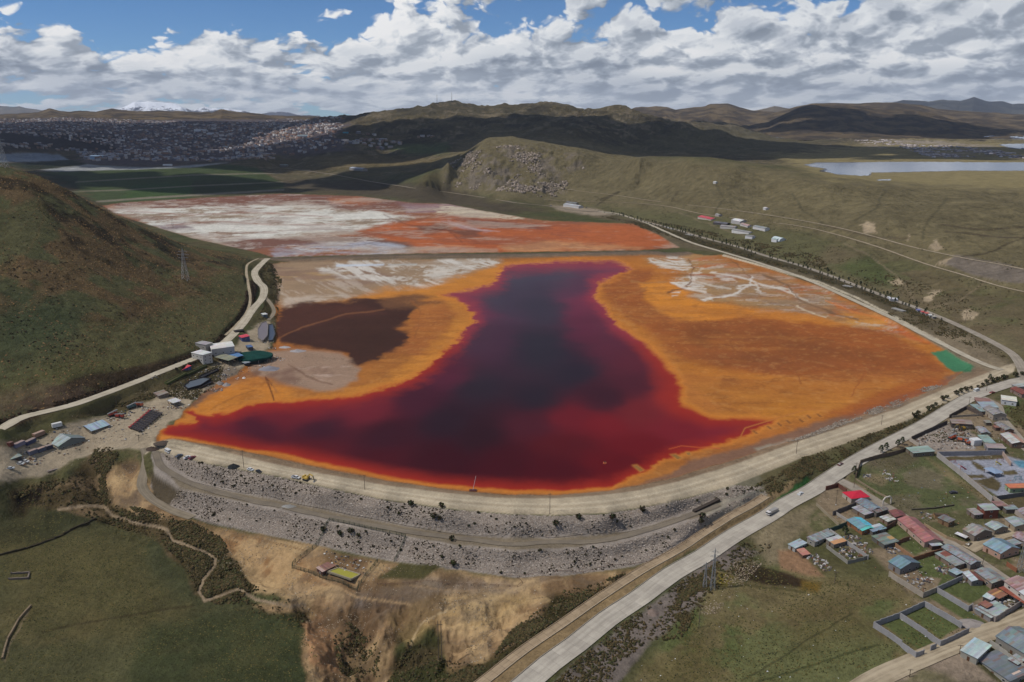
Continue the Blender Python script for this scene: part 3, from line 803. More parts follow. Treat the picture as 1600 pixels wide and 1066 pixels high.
st1 = nz(46, 5, 31, False, 0.45, 1.6, 0.6); st2 = nz(30, 5, 32, False, 0.35, 1.8, 0.6); st3 = nz(70, 5, 34, False, 1.1, 0.6, 0.6)
pl('415,400 770,400 790,420 745,432 690,452 640,452 600,462 560,466 440,478 420,470', (150, 126, 100), 8, 8)
pl('425,430 500,425 560,440 560,466 440,478 425,470', (166, 136, 92), 8, 10, 0.9, tex=sstep(st3, 0.42, 0.58))
pl('420,405 560,410 640,440 540,455 480,440 420,440', (134, 108, 92), 8, 10, 0.8, tex=sstep(st1, 0.46, 0.6))
pl('512,412 755,410 750,420 700,432 660,445 625,450 600,440 550,432 520,420', (196, 188, 176), 6, 12, 0.9, tex=sstep(nz(26, 6, 160, False, .8, .7, .7), 0.46, 0.58))
pl('440,468 480,462 560,462 520,470 445,480', (190, 176, 160), 3, 6, 0.7, tex=sstep(st2, 0.42, 0.54))
fan = sstep(fbm((GX + .55 * (GY - 1000)) * 2.2, GY * .35, 40, 6, 161, .7), .48, .6)
pl('500,408 780,406 770,420 700,436 660,452 620,450 560,440 510,424', (204, 198, 188), 7, 12, 0.9, tex=fan)
pl('425,430 560,445 620,455 560,470 440,480', (186, 172, 156), 7, 12, 0.6, tex=fan)
# orange halo round the water
pl('540,470 600,452 650,448 700,436 745,425 790,410 800,425 770,445 700,462 745,482 742,505 720,540 690,568 650,596 600,612 480,632 400,640 330,655 295,650 300,635 330,612 380,592 420,598 470,622 560,606 600,590 640,560 650,530 640,505 670,480 640,462 580,470', (190, 124, 52), 7, 6)
pl('640,470 690,470 712,490 700,520 670,545 640,560 620,540 645,515', (158, 96, 48), 8, 8, 0.9)
pl('430,505 440,482 470,474 540,470 590,466 610,470 648,480 640,500 612,515 645,522 640,535 600,552 590,562 560,572 535,566 545,552 500,546 440,535', (66, 42, 34), 4, 10)
pl('430,500 440,482 480,474 560,474 600,490 540,500 480,512 440,530', (78, 48, 38), 6, 8, 0.9)
pl('590,470 640,458 676,462 650,470 690,472 640,482 600,482', (108, 74, 50), 5, 7, 0.9)
pl('540,510 600,515 640,520 600,545 560,560', (62, 40, 32), 8, 8, 0.7)
d, _ = line_dist(PX + WX * 5, PY + WY * 3, P('436,530 470,512 510,500 540,492 600,484'), 8); tint(sp1 * (1 - sstep(d, .6, 2.0)) * .6, (130, 86, 56))
pl('385,575 410,548 470,545 530,552 545,566 562,575 566,592 540,605 500,612 460,605 420,592 400,590', (150, 124, 104), 5, 9)
pl('390,580 440,570 500,575 550,585 520,605 450,600 410,590', (120, 92, 78), 6, 9, 0.8, tex=sstep(st3, 0.46, 0.58))
pl('450,556 500,560 550,575 560,590 500,590 450,580', (188, 166, 150), 5, 9, 0.7, tex=sstep(st2, 0.5, 0.6))
pl('300,645 320,620 360,598 400,590 420,600 460,612 440,630 400,634 330,652 300,655', (186, 118, 48), 5, 6)
pl('290,640 320,606 350,598 400,575 405,585 360,602 330,618 308,636', (118, 88, 70), 4, 6, 0.9)
pl('242,690 255,672 290,650 303,655 298,662 262,670 252,680 270,686', (188, 118, 50), 3, 3)
# right arm
pl('985,405 1090,400 1280,450 1400,505 1480,550 1515,575 1478,602 1400,640 1200,700 1060,690 1070,620 1030,550 960,505 925,470 930,440 985,420', (176, 110, 46), 6, 6)
pl('935,425 980,415 1020,420 1010,440 1000,450 1010,470 1040,490 1075,500 1110,498 1200,490 1290,498 1380,512 1450,550 1470,570 1484,590 1440,600 1380,590 1300,600 1200,585 1130,575 1070,560 1010,520 960,480 935,455', (150, 86, 42), 7, 8)
pl('1000,445 1035,440 1060,450 1085,470 1140,478 1200,480 1260,488 1340,500 1390,512 1300,506 1220,498 1150,494 1100,500 1060,500 1040,490 1012,470', (200, 128, 48), 5, 7)
pl('1070,515 1180,500 1300,520 1400,560 1320,560 1200,570 1100,560', (126, 74, 40), 18, 14, 0.8, tex=sstep(nz(120, 4, 36), 0.4, 0.6))
pl('1130,590 1148,590 1158,600 1145,608 1128,604', (132, 78, 40), 6, 3, 0.9)
pl('1110,565 1170,560 1180,575 1120,580', (138, 80, 40), 10, 8, 0.7)
pl('1060,600 1200,600 1340,610 1440,600 1380,640 1260,660 1180,668 1110,650 1072,640', (182, 118, 46), 16, 8, 0.8)
pl('925,460 940,470 965,505 1010,530 1050,552 1075,600 1130,640 1090,640 1060,610 1040,570 1000,540 955,510 925,475', (186, 118, 52), 6, 5)
pl('1012,402 1092,398 1280,449 1400,505 1440,528 1380,512 1300,500 1240,486 1160,478 1100,474 1070,455 1045,440 1070,425', (156, 124, 84), 7, 14)
pl('1020,402 1092,398 1200,425 1290,455 1400,505 1440,528 1360,506 1300,480 1200,455 1100,440 1075,425', (170, 100, 60), 6, 10, 0.8, tex=sstep(st1, 0.46, 0.58))
pl('1130,420 1260,440 1330,480 1250,482 1150,470 1100,450', (150, 122, 90), 6, 10, 0.8, tex=sstep(st3, 0.44, 0.58))
pl('1300,470 1400,506 1460,536 1440,532 1360,506 1300,492', (186, 92, 44), 4, 8, 0.8)
pl('1300,485 1360,490 1400,512 1330,505', (196, 140, 64), 5, 8, 0.8)
pl('1020,402 1092,398 1280,449 1400,505 1430,522 1340,505 1240,486 1150,478 1080,466 1050,440', (184, 172, 156), 8, 14, 0.75, tex=sstep(nz(24, 6, 210, False, .7, 1.2, .7), .52, .62))
pl('1100,405 1200,430 1300,462 1400,508 1440,530 1350,505 1230,480 1130,465', (140, 116, 92), 8, 14, 0.6, tex=sstep(nz(40, 6, 211, False, .6, 1.2, .7), .5, .6))
WHT = ['1015,403 1062,402 1078,418 1070,425 1040,418 1020,410', '1045,440 1062,436 1098,445 1100,450 1070,452 1052,446', '1080,425 1095,418 1096,430 1085,440 1075,436', '1090,428 1106,432 1104,436 1092,434', '1112,426 1140,432 1150,442 1130,440', '1168,432 1175,434 1172,440 1176,446 1156,452 1150,460 1140,464 1145,458 1132,464 1128,462 1148,450 1168,442', '1178,444 1184,450 1194,458 1190,458 1180,450', '1096,468 1120,464 1112,467 1098,470', '1204,446 1240,455 1248,464 1244,465 1234,456 1205,449', '1245,478 1262,484 1258,485 1246,480', '1045,458 1060,457 1062,462 1050,464']
for s in WHT: pl(s, (204, 196, 184), 2.0, 5, 0.95, tex=sstep(nz(16, 4, 124, False, .6, 1.5, .65), .36, .5), fine=8)
DELTA = P('430,505 440,482 470,474 540,470 590,466 610,470 648,480 640,500 612,515 645,522 640,535 600,552 590,562 560,572 535,566 545,552 500,546 440,535')
PINK = P('385,575 410,548 470,545 530,552 545,566 562,575 566,592 540,605 500,612 460,605 420,592 400,590')
fw = sp1 * (1 - sstep(poly_sdf(PX, PY, PINK, 12), -4, 4)) * (1 - sstep(poly_sdf(PX, PY, WATER, 12), -8, 0)) * (1 - sstep(poly_sdf(PX, PY, DELTA, 12), -6, 4)) * sstep(PY + .15 * PX, 520, 600)
tint(fw * sstep(nz(90, 6, 140, False, .5, 1.5, .62), .5, .64) * .34, (142, 84, 48)); tint(fw * sstep(nz(60, 6, 141, False, .45, 1.6, .62), .54, .66) * .16, (200, 136, 66))
tint(fw * sstep(nz(22, 5, 142, True, .5, 1.4, .6), .70, .82) * .28, (112, 66, 38)); tint(fw * sstep(nz(5, 3, 143), .6, .75) * .15, (210, 160, 100))
VEIN = [('1075,405 1082,420 1078,440 1062,452 1040,458', (110, 72, 48), .8), ('1020,404 1050,410 1078,412', (204, 196, 184), .8), ('1110,425 1140,430 1166,436 1190,446 1220,452 1244,462', (206, 198, 186), .8), ('1172,433 1170,446 1150,458 1128,464 1100,468', (206, 200, 190), 1.1),
        ('1178,444 1186,452 1194,458', (206, 198, 186), .9), ('1215,449 1232,452 1246,465 1262,470', (200, 190, 172), .8), ('1245,478 1262,486 1290,496', (206, 190, 160), .8), ('1140,404 1160,420 1170,434', (120, 82, 56), .8), ('1190,430 1230,446 1250,470 1300,490 1340,500', (112, 84, 60), .9),
        ('1090,440 1110,446 1140,450', (196, 186, 172), .8), ('1056,446 1075,452 1100,456', (210, 200, 188), 1.3), ('1010,450 960,470 975,490 1010,505', (160, 104, 54), .8), ('1290,470 1330,486 1380,500', (196, 120, 60), .9), ('985,440 1010,443 1040,440', (160, 112, 66), .9), ('1100,500 1140,530 1160,570', (138, 82, 42), 1.0),
        ('1200,520 1240,560 1250,600', (140, 82, 42), .9), ('1330,540 1350,580 1330,620', (150, 86, 42), .9), ('640,470 660,490 650,530', (140, 88, 48), .9), ('450,570 480,590 520,600', (112, 84, 68), .8), ('330,640 370,620 400,610', (150, 96, 46), 1.0)]
for s_, c_, w_ in VEIN:
    d, _ = line_dist(PX + WX * 7 + WX2 * 2, PY + WY * 3 + WX2, P(s_), 8); tint(sp1 * (1 - sstep(d + WX * 1.2, w_ * .3, w_ * 2.2)) * .75, c_)
# south shore: brown mud then gravel
pl('1510,575 1480,604 1400,640 1340,660 1260,688 1200,708 1060,754 950,776 870,784 780,782 700,776 600,762 500,744 400,722 262,690 268,684 400,712 500,732 600,751 700,766 780,774 870,776 950,768 1000,758 1050,742 1080,722 1150,702 1240,672 1330,644 1400,620 1460,600', (122, 92, 74), 4, 4, 0.95)
pl('1180,700 1230,688 1290,672 1350,650 1390,636 1420,632 1400,645 1340,665 1260,690 1190,712', (146, 134, 116), 3, 4)
pl('1290,650 1400,600 1450,590 1482,595 1400,636 1340,650', (150, 80, 40), 6, 6, 0.7)
GREEN = P('1458,552 1480,548 1500,560 1522,574 1515,582 1490,582 1470,566')
layer(GREEN, (66, 118, 84), 1.5, 3)
# --- far pond
tint(sp2, (142, 94, 66))


def fl(poly, col, soft=4, warp=6, alpha=1.0, tex=None):
    layer(poly, col, soft, warp, alpha, sel=sp2, tex=tex, fine=3)


fs1 = nz(90, 6, 41, False, 0.6, 1.0, 0.65); fs2 = nz(70, 7, 42, False, 0.55, 0.8, 0.72); fs3 = nz(150, 5, 43, False, 0.5, 1.0, 0.6)
fl('150,312 440,302 560,306 650,316 640,330 560,328 400,322 200,326', (120, 82, 66), 3, 5)
fl('330,306 440,302 560,306 640,316 560,318 440,312', (84, 66, 66), 3, 5, 0.8, tex=sstep(fs1, 0.4, 0.55))
fl('510,312 560,308 600,314 560,320 520,318', (176, 106, 62), 3, 4, 0.8)
fl('620,316 700,318 760,330 700,330 640,332', (140, 120, 126), 3, 5, 0.7)
fl('170,328 330,322 450,322 560,328 640,340 610,352 560,362 480,368 400,376 330,384 250,360', (146, 128, 108), 4, 7)
fl('170,326 330,322 450,320 560,327 642,338 615,352 560,360 480,366 400,374 340,378 250,356', (208, 206, 196), 4, 7, 0.95, tex=sstep(fs2, 0.38, 0.50))
fl('240,350 290,348 300,358 260,360', (108, 84, 90), 4, 6, 0.8)
fl('340,376 440,372 520,370 600,374 660,384 640,392 560,384 430,384 380,395', (116, 86, 74), 4, 6)
fl('418,390 440,383 520,380 580,378 625,384 640,394 600,399 430,404', (164, 168, 178), 3, 5, 0.9, tex=sstep(fs2, 0.3, 0.5))
fl('690,318 760,326 800,332 860,345 830,347 740,342 680,332', (196, 184, 160), 3, 6, 0.9, tex=sstep(fs2, 0.44, 0.55))
tint(sp2 * sstep(nz(28, 6, 212, False, .6, 1.0, .75), .54, .64) * .5 * (1 - sstep(PX, 560, 760)), (196, 190, 180))
fl('560,362 610,352 640,345 700,336 760,344 840,348 990,352 1030,368 1055,386 960,390 800,396 660,396 640,384', (168, 92, 52), 5, 6)
fl('600,360 700,350 800,360 900,360 900,380 760,385 650,385', (146, 76, 50), 12, 10, 0.6, tex=sstep(fs3, 0.42, 0.58))
fl('655,352 690,350 710,358 745,358 755,370 720,372 700,362 660,365 650,360', (108, 70, 54), 5, 6, 0.9)
fl('710,342 760,344 830,350 860,358 800,358 740,352', (112, 70, 58), 4, 6, 0.85)
fl('690,346 720,350 770,362 760,364 710,354', (166, 146, 146), 2, 5, 0.7)
fl('780,384 860,378 920,380 1000,388 800,394', (186, 138, 96), 5, 7, 0.8)
fl('640,386 780,390 780,396 620,398', (166, 140, 118), 3, 5, 0.6)
tint(sp2 * sstep(nz(60, 6, 150, False, .5, .9, .7), .54, .64) * .35, (120, 76, 62)); tint(sp2 * sstep(nz(80, 6, 151, False, .45, .8, .7), .54, .64) * .45, (178, 164, 148))
for s_, c_ in (('600,335 640,352 700,360 720,378', (90, 52, 40)), ('560,370 620,360 660,362', (110, 70, 54)), ('700,345 740,358 780,362', (186, 166, 160)), ('200,330 300,336 400,332 520,340', (150, 92, 76)), ('260,352 340,346 430,352 540,350', (150, 104, 84)), ('660,392 700,384 740,386', (200, 150, 110))):
    d, _ = line_dist(PX + WX * 5, PY + WY * 1.5, P(s_), 6); tint(sp2 * (1 - sstep(d, .4, 1.8)) * .35, c_)
# bank between the ponds
dd2, _ = line_dist(GX, GY, dykw, 40)
tint(1 - sstep(dd2, 10, 18), (116, 100, 84)); tint((1 - sstep(dd2, 3, 6)) * 0.8, (92, 82, 70))
layer('525,413.5 600,412.5 600,415 525,417', (190, 196, 204), 1, 0, fine=0); layer('606,413 652,412 652,414.5 606,415', (172, 168, 160), 1, 0, fine=0)

# --- red water; far-end samples carry the purple-grey of reflected sky in their colour
WS = np.array([float(t) for t in '''870 425 64 58 70 930 425 80 50 72 960 415 90 48 70 800 430 66 58 70 780 470 62 52 66 715 462 112 40 66 740 475 100 42 64 850 480 56 48 60 920 470 112 44 64 900 450 82 48 66
930 500 96 40 58 850 540 46 40 50 760 530 70 42 58 965 530 90 38 54 900 580 46 38 48 1000 560 92 36 48 700 580 85 36 52 750 600 48 38 48 850 620 44 36 46 950 620 60 32 42 1000 600 78 34 45 1050 620 134 44 44
1000 640 112 38 42 640 620 72 32 46 560 635 112 38 48 480 640 116 38 46 430 645 108 36 44 340 665 106 35 45 300 675 96 35 45 300 655 80 40 60 400 670 75 32 44 500 670 62 30 42 600 680 60 28 38 700 660 48 32 42
760 680 50 28 36 850 660 75 32 42 900 650 106 32 40 950 660 116 32 38 1050 670 120 36 44 1120 670 122 38 50 1160 665 130 50 50 1000 700 106 28 34 900 700 86 28 34 800 730 68 24 32 700 720 60 24 32 600 715 72 26 34
500 700 90 30 36 400 690 76 32 42 880 740 76 24 32 960 730 96 26 32'''.split()]).reshape(-1, 5)
inw = poly_sdf(PX + WX * 13 + WX2 * 8, PY + WY * 4 + WX2 * 2.5, WATER, 40)
wi = np.nonzero(inw > -12)[0]
qx = PX[wi] + (nz(110, 6, 51, rough=.6)[wi] - 0.5) * 70; qy = PY[wi] + (nz(110, 6, 52, rough=.6)[wi] - 0.5) * 30
w = 1.0 / (((qx[:, None] - WS[None, :, 0]) ** 2 + (1.6 * (qy[:, None] - WS[None, :, 1])) ** 2) + 700.0) ** 2.4
wc = (w @ lin(WS[:, 2:])) / w.sum(1, keepdims=True)
e = inw[wi]
soft_ne = sstep(qx, 980, 1060) * sstep(-qy, -680, -600)          # milky edge on the east side
ew = 1.0 + 2.2 * soft_ne
k1 = sstep(e, -9, 1)[:, None] * sstep(inp[wi], -2, 3)[:, None]; k2 = sstep(e, -2, 4.0 * ew)[:, None]; k3 = sstep(e, 0.5, 26 * ew)[:, None] ** .8
c = CXL[wi] / KALB
c = c * (1 - k1) + lin((190, 118, 50)) * k1
mid = lin((150, 46, 36)) * (1 - sstep(-qy, -560, -500)[:, None]) + lin((140, 48, 60)) * sstep(-qy, -560, -500)[:, None]
c = c * (1 - k2) + mid * k2
c = c * (1 - k3) + wc * k3 * 0.95
CXL[wi] = c * KALB
# drowned pits and kerbs along the east shore
PITS = [(1180, 676), (1202, 669), (1218, 664), (1232, 660), (1252, 658), (1264, 652), (1280, 650)]
for (a_, b_) in PITS:
    q = P('%g,%g %g,%g %g,%g %g,%g' % (a_ - 8, b_ - 4, a_ - 1, b_ - 5, a_ + 8, b_ + 2, a_ + 1, b_ + 4))
    layer(q, (186, 120, 56), 2, 0, 0.9, fine=0); layer(q, (110, 70, 40), 1.6, 0, 0.8, sel=sstep(poly_sdf(PX, PY, q, 6), 0.5, 2), fine=0)
for q in ('987,727 995,726 1008,735 1000,738', '1046,710 1056,709 1068,716 1058,719', '1070,706 1078,706 1082,712 1074,712', '1016,728 1026,726 1024,730'):
    q = P(q)
    layer(q, (186, 126, 62), 2, 0, 0.9, fine=0); layer(q, (120, 96, 58), 1.2, 0, 0.8, sel=sstep(poly_sdf(PX, PY, q, 6), 0.5, 2), fine=0)
for s, c_, w_ in (('1152,692 1164,669 1210,655 1260,640 1300,641', (176, 112, 56), 0.9), ('1045,702 1064,697 1124,701', (178, 86, 50), 0.8), ('425,602 415,590 424,612 428,625', (90, 48, 30), 1.2), ('402,588 425,600 432,612', (150, 100, 60), 1.0)):
    d, _ = line_dist(PX, PY, P(s), 5); tint((1 - sstep(d, w_ * 0.4, w_ * 1.6)) * 0.85, c_)
# narrow white line along the foot of the lagoon road
d, _ = line_dist(PX + WX2 * 2, PY, P('1130,399 1200,418 1280,441 1340,466 1400,496 1450,524 1475,537'), 6)
tint((1 - sstep(d, 0.8, 2.0)) * 0.9, (196, 184, 160))
# lake on the plain
lk = sstep(poly_sdf(PX + WX * 3, PY + WX2 * 1, LAKE, 10), -0.4, 0.6)
tint(lk, (98, 108, 130))
for s in ('1258,258 1300,254 1330,262 1360,270 1358,274 1320,272 1290,264',): layer(s, (140, 148, 160), 2, 3, 0.6, sel=lk)
LAKES2 = [P('1526,214 1560,212 1640,213 1640,218 1560,217'), P('1560,226 1640,224 1640,234 1580,232'), P('1210,213 1262,214 1264,216 1216,215'), P('1370,281 1391,280 1391,282 1372,282')]
for q in LAKES2: layer(q, (124, 134, 150), 0.8, 1, fine=1)
layer('1340,222 1380,226 1400,232 1388,234 1350,228', (150, 136, 126), 2, 6, 0.7, tex=sstep(nz(30, 4, 61), 0.45, 0.6)); layer('1450,238 1520,238 1530,246 1455,246', (140, 128, 120), 2, 6, 0.8, tex=sstep(nz(30, 4, 61), 0.4, 0.55)); layer('1400,219 1450,220 1500,224 1560,229 1550,231 1480,226 1400,222', (160, 148, 140), 2, 4, 0.7)
# rusty fields of rock on the hill
tint(crag * sstep(nz(26, 5, 62), 0.5, 0.62) * 0.7, (120, 110, 100))

# fine mottling of every natural surface
mott = 0.70 + 0.40 * nz(7, 4, 81, rough=0.65) + 0.22 * nz(28, 4, 82, rough=.6)
mott = 1 + (mott - 1) * (1 - 0.8 * sstep(inw, -2, 6)) * (1 - 0.6 * sp1)
CXL *= mott[:, None]
print('zones', round(time.time() - T0, 1))


# ------------------------------------------------------------------ materials
def mat_new(name):
    m = bpy.data.materials.new(name)
    m.use_nodes = True
    nt = m.node_tree
    b = nt.nodes['Principled BSDF']
    return m, NG(nt), b


def ground_mat(name, rough=0.95, s1=0.08, s2=0.6, amp=0.5, bump=0.35, bdist=0.6, spec=0.15, ior=None, warm=None):
    m, g, b = mat_new(name)
    at = g.n('ShaderNodeAttribute', attribute_name='col')
    geo = g.n('ShaderNodeNewGeometry')
    pos = geo.outputs['Position']
    n1_ = g.noise(pos, s1, 6, 0.65)
    n2_ = g.noise(pos, s2, 5, 0.7)
    f = g.m('ADD', g.m('MULTIPLY', g.m('SUBTRACT', n1_, 0.5), amp * 1.6), g.m('MULTIPLY', g.m('SUBTRACT', n2_, 0.5), amp * 2.2))
    f = g.m('ADD', f, 1.0)
    f = g.m('MAXIMUM', f, 0.25)
    sc = g.vm('SCALE', at.outputs['Color']); sc.node.inputs['Scale'].default_value = 1
    g.nt.links.new(f, sc.node.inputs['Scale'])
    col = sc
    if warm:
        col = g.mix(g.m('MULTIPLY', g.ss(g.noise(pos, 0.03, 5, 0.6), 0.5, 0.68), warm[1]), sc, warm[0])
    g.put(b.inputs['Base Color'], col)
    b.inputs['Roughness'].default_value = rough
    b.inputs['Specular IOR Level'].default_value = spec
    if ior: b.inputs['IOR'].default_value = ior
    if bump:
        bp = g.n('ShaderNodeBump')
        bp.inputs['Strength'].default_value = bump
        bp.inputs['Distance'].default_value = bdist
        g.put(bp.inputs['Height'], g.m('ADD', n2_, g.m('MULTIPLY', g.noise(pos, s2 * 0.35, 4, 0.6), 1.6)))
        g.put(b.inputs['Normal'], bp.outputs[0])
    return m


M = {}
M['grass'] = ground_mat('dry_grass', 0.98, 0.045, 0.45, 0.62, 0.9, 1.4, 0.05)
M['hill'] = ground_mat('tussock_grass', 0.98, 0.09, 0.30, 0.62, 0.9, 1.8, 0.05)
M['dirt'] = ground_mat('dry_earth', 0.98, 0.06, 0.5, 0.42, 0.8, 0.9, 0.05)
M['rockfill'] = ground_mat('rock_fill', 0.95, 0.10, 0.9, 0.4, 0.6, 0.6, 0.1)
M['far'] = ground_mat('upland_grass', 1.0, 0.012, 0.07, 0.6, 0.9, 8, 0.03)
M['tail'] = ground_mat('tailings_crust', 0.9, 0.03, 0.35, 0.30, 0.3, 0.4, 0.08)
M['greendam'] = ground_mat('sown_grass', 1.0, 0.02, 0.2, 0.3, 0.3, 1.0, 0.03)


def water_mat(name, spec, rough, wave=0.02):
    m, g, b = mat_new(name)
    at = g.n('ShaderNodeAttribute', attribute_name='col')
    geo = g.n('ShaderNodeNewGeometry')
    pos = geo.outputs['Position']
    v = g.vm('MULTIPLY', pos, (0.6, 1.3, 1.0))
    n_ = g.noise(v, 0.012, 5, 0.6)
    sc = g.vm('SCALE', at.outputs['Color'])
    g.nt.links.new(g.m('ADD', 0.8, g.m('MULTIPLY', n_, 0.4)), sc.node.inputs['Scale'])
    g.put(b.inputs['Base Color'], sc)
    b.inputs['Roughness'].default_value = rough
    b.inputs['IOR'].default_value = 1.33
    b.inputs['Specular IOR Level'].default_value = spec
    bp = g.n('ShaderNodeBump')
    bp.inputs['Strength'].default_value = 0.5
    bp.inputs['Distance'].default_value = wave
    g.put(bp.inputs['Height'], g.noise(v, 0.9, 3, 0.6))
    g.put(b.inputs['Normal'], bp.outputs[0])
    return m


M['water'] = water_mat('acid_water', 0.010, 0.22, 0.008)
M['lake'] = water_mat('lake_water', 0.35, 0.10)


# ------------------------------------------------------------------ cut the grid into the pieces of the setting
def set_struct(o):
    o['kind'] = 'structure'
    return o


def split_grid():
    cls = np.zeros(N, np.int8)
    cls[GR > 2700] = 6
    cls[hl2 > 0.5] = 7
    cls[poly_sdf(PX, PY, GD, 3) > 0] = 8
    cls[poly_sdf(PX, PY, HILL, 3) > 0] = 1
    cls[poly_sdf(PX, PY, ERO, 3) > 0] = 9
    cls[(dam > 0.6)] = 5
    cls[(yard > 0.6) & (poly_sdf(PX, PY, HILL, 3) < 0)] = 4
    cls[(dd2 < 16) & (inp > -50) & (sp1 + sp2 < 2)] = 10
    cls[inp > 0] = 2
    cls[infp > 0] = 3
    cls[dd2 < 14] = 10
    cls[inw > -1] = 11
    cls[lk > 0.5] = 12
    for q in LAKES2: cls[poly_sdf(PX, PY, q, 3) > 0] = 12
    spec_ = {0: ('grassland', 'grass'), 1: ('hillside', 'hill'), 2: ('tailings_ground', 'tail'), 3: ('upper_tailings_ground', 'tail'), 4: ('earth_yard', 'dirt'), 5: ('embankment', 'rockfill'), 6: ('plain', 'far'),
             7: ('hill', 'far'), 8: ('terraced_embankment', 'greendam'), 9: ('eroded_ground', 'dirt'), 10: ('dividing_bank', 'dirt'), 11: ('lagoon_water', 'water'), 12: ('lake_water', 'lake')}
    C2 = cls.reshape(NR, NA)
    idx = np.arange(N, dtype=np.int32).reshape(NR, NA)
    q = np.stack([idx[:-1, :-1], idx[:-1, 1:], idx[1:, 1:], idx[1:, :-1]], -1).reshape(-1, 4)
    fc = C2[:-1, :-1].reshape(-1)
    co = np.stack([GX, GY, GZ], 1).astype(np.float32)
    for k, (nm, mt) in spec_.items():
        f = q[fc == k]
        if len(f) == 0: continue
        used, inv = np.unique(f, return_inverse=True)
        f = inv.reshape(-1, 4).astype(np.int32)
        o = grid_obj(nm, co[used], f, M[mt], CXL[used])
        set_struct(o)


def grid_obj(nm, co, f, mat, colr=None, smooth=True, parent=None):
    me = bpy.data.meshes.new(nm)
    me.vertices.add(len(co)); me.vertices.foreach_set('co', np.ascontiguousarray(co, np.float32).ravel())
    k = f.shape[1]
    me.loops.add(f.size); me.loops.foreach_set('vertex_index', np.ascontiguousarray(f, np.int32).ravel())
    me.polygons.add(len(f)); me.polygons.foreach_set('loop_start', np.arange(0, f.size, k, dtype=np.int32))
    me.update(calc_edges=True)
    if smooth: me.polygons.foreach_set('use_smooth', np.ones(len(f), bool))
    if colr is not None:
        at = me.attributes.new('col', 'FLOAT_COLOR', 'POINT')
        c4 = np.ones((len(co), 4), np.float32); c4[:, :3] = np.clip(colr, 0, 1)
        at.data.foreach_set('color', c4.ravel())
    me.materials.append(mat)
    o = bpy.data.objects.new(nm, me)
    COL.objects.link(o)
    if parent is not None: o.parent = parent
    return o


split_grid()

# ground beyond the modelled sector, out to the horizon and behind the camera
def skirt():
    co = []; fs = []
    ring = [(math.sin(a), math.cos(a)) for a in np.linspace(AZ1, AZ0 + 2 * math.pi, 60)]
    rads = [1, 215, 600, 1500, 3500, 8000, 12500, 28500]
    for rr in rads:
        for (sx, cy_) in ring: co.append((sx * rr, cy_ * rr, -20 if rr < 3000 else 0))
    for i in range(len(rads) - 1):
        for j in range(59):
            a_ = i * 60 + j; fs.append((a_, a_ + 1, a_ + 61, a_ + 60))
    co.append((0, 0, -22)); n0 = len(co)
    fan = np.linspace(AZ0, AZ1, 40)
    for rr, z_ in ((1, -22), (218, -26)):
        for a_ in fan: co.append((math.sin(a_) * rr, math.cos(a_) * rr, z_))
    for j in range(39): fs.append((n0 + j, n0 + j + 1, n0 + 41 + j, n0 + 40 + j))
    n1_ = len(co)
    for rr in (12300, 28500):
        for a_ in fan: co.append((math.sin(a_) * rr, math.cos(a_) * rr, 40))
    for j in range(39): fs.append((n1_ + j, n1_ + j + 1, n1_ + 41 + j, n1_ + 40 + j))
    co = np.array(co); c_ = np.tile(lin((88, 84, 60)) * KALB, (len(co), 1))
    set_struct(grid_obj('outer_land', co, np.array(fs), M['far'], c_))


skirt()


# ------------------------------------------------------------------ distant ranges, each ridge its own hill
def ridge_mat(name, c1, c2, s=0.002, snow=None):
    m, g, b = mat_new(name)
    geo = g.n('ShaderNodeNewGeometry'); pos = geo.outputs['Position']
    n_ = g.noise(pos, s, 8, 0.65)
    col = g.mix(g.ss(n_, 0.42, 0.6), c1, c2)
    if snow:
        sep = g.n('ShaderNodeSeparateXYZ'); g.nt.links.new(pos, sep.inputs[0])
        hgt = g.m('ADD', sep.outputs[2], g.m('MULTIPLY', g.m('SUBTRACT', g.noise(pos, 0.004, 8, 0.75), 0.5), snow[1]))
        col = g.mix(g.ss(hgt, snow[0], snow[0] + 90), col, (0.82, 0.85, 0.9))
    g.put(b.inputs['Base Color'], col)
    b.inputs['Roughness'].default_value = 1.0; b.inputs['Specular IOR Level'].default_value = 0.0
    return m


def ridge(name, s, Y, z0, front, back, mat, amp, nscale, step=1.3, seed=0):
    pts = P(s)
    xs = np.arange(pts[0, 0], pts[-1, 0] + step, step)
    ys = np.interp(xs, pts[:, 0], pts[:, 1])
    ys = ys + (fbm(xs, xs * 0, 14, 4, seed + 5, 0.55) - 0.5) * 1.6
    ax, ay_, ad = ray(xs, ys)
    crest = HCAM + ad / ay_ * Y
    x0 = ax / ay_ * Y
    T = np.concatenate([np.linspace(0, 1, 46), np.linspace(1.06, 2, 8)])
    V = []
    fade = np.clip(np.minimum(xs - xs[0], xs[-1] - xs) / 16.0, 0, 1) ** 0.7
    for t in T:
        if t <= 1:
            yy = Y - front * (1 - t); prof = (t ** 1.25) * 0.55 + 0.45 * sstep(np.array([t]), 0, 1)[0]
        else:
            yy = Y + back * (t - 1); prof = 1 - 0.9 * sstep(np.array([t]), 1, 2)[0]
        xw = x0 * (yy / Y)
        zz = z0 + (crest - z0) * prof * (1 if t == 1 else 1)
        n_ = fbm(xw, np.full_like(xw, yy), nscale, 6, seed, 0.55, ridged=True) - 0.62
        env = 4 * prof * (1 - prof) + 0.12 if t <= 1 else 0.3
        zz = zz + n_ * amp * env
        V.append(np.stack([xw, np.full_like(xw, yy), zz], 1))
    V = np.concatenate(V); n = len(xs); m_ = len(T)
    i = np.arange(n * m_).reshape(m_, n)
    f = np.stack([i[:-1, :-1], i[:-1, 1:], i[1:, 1:], i[1:, :-1]], -1).reshape(-1, 4)
    o = grid_obj(name, V, f, mat)
    return set_struct(o)


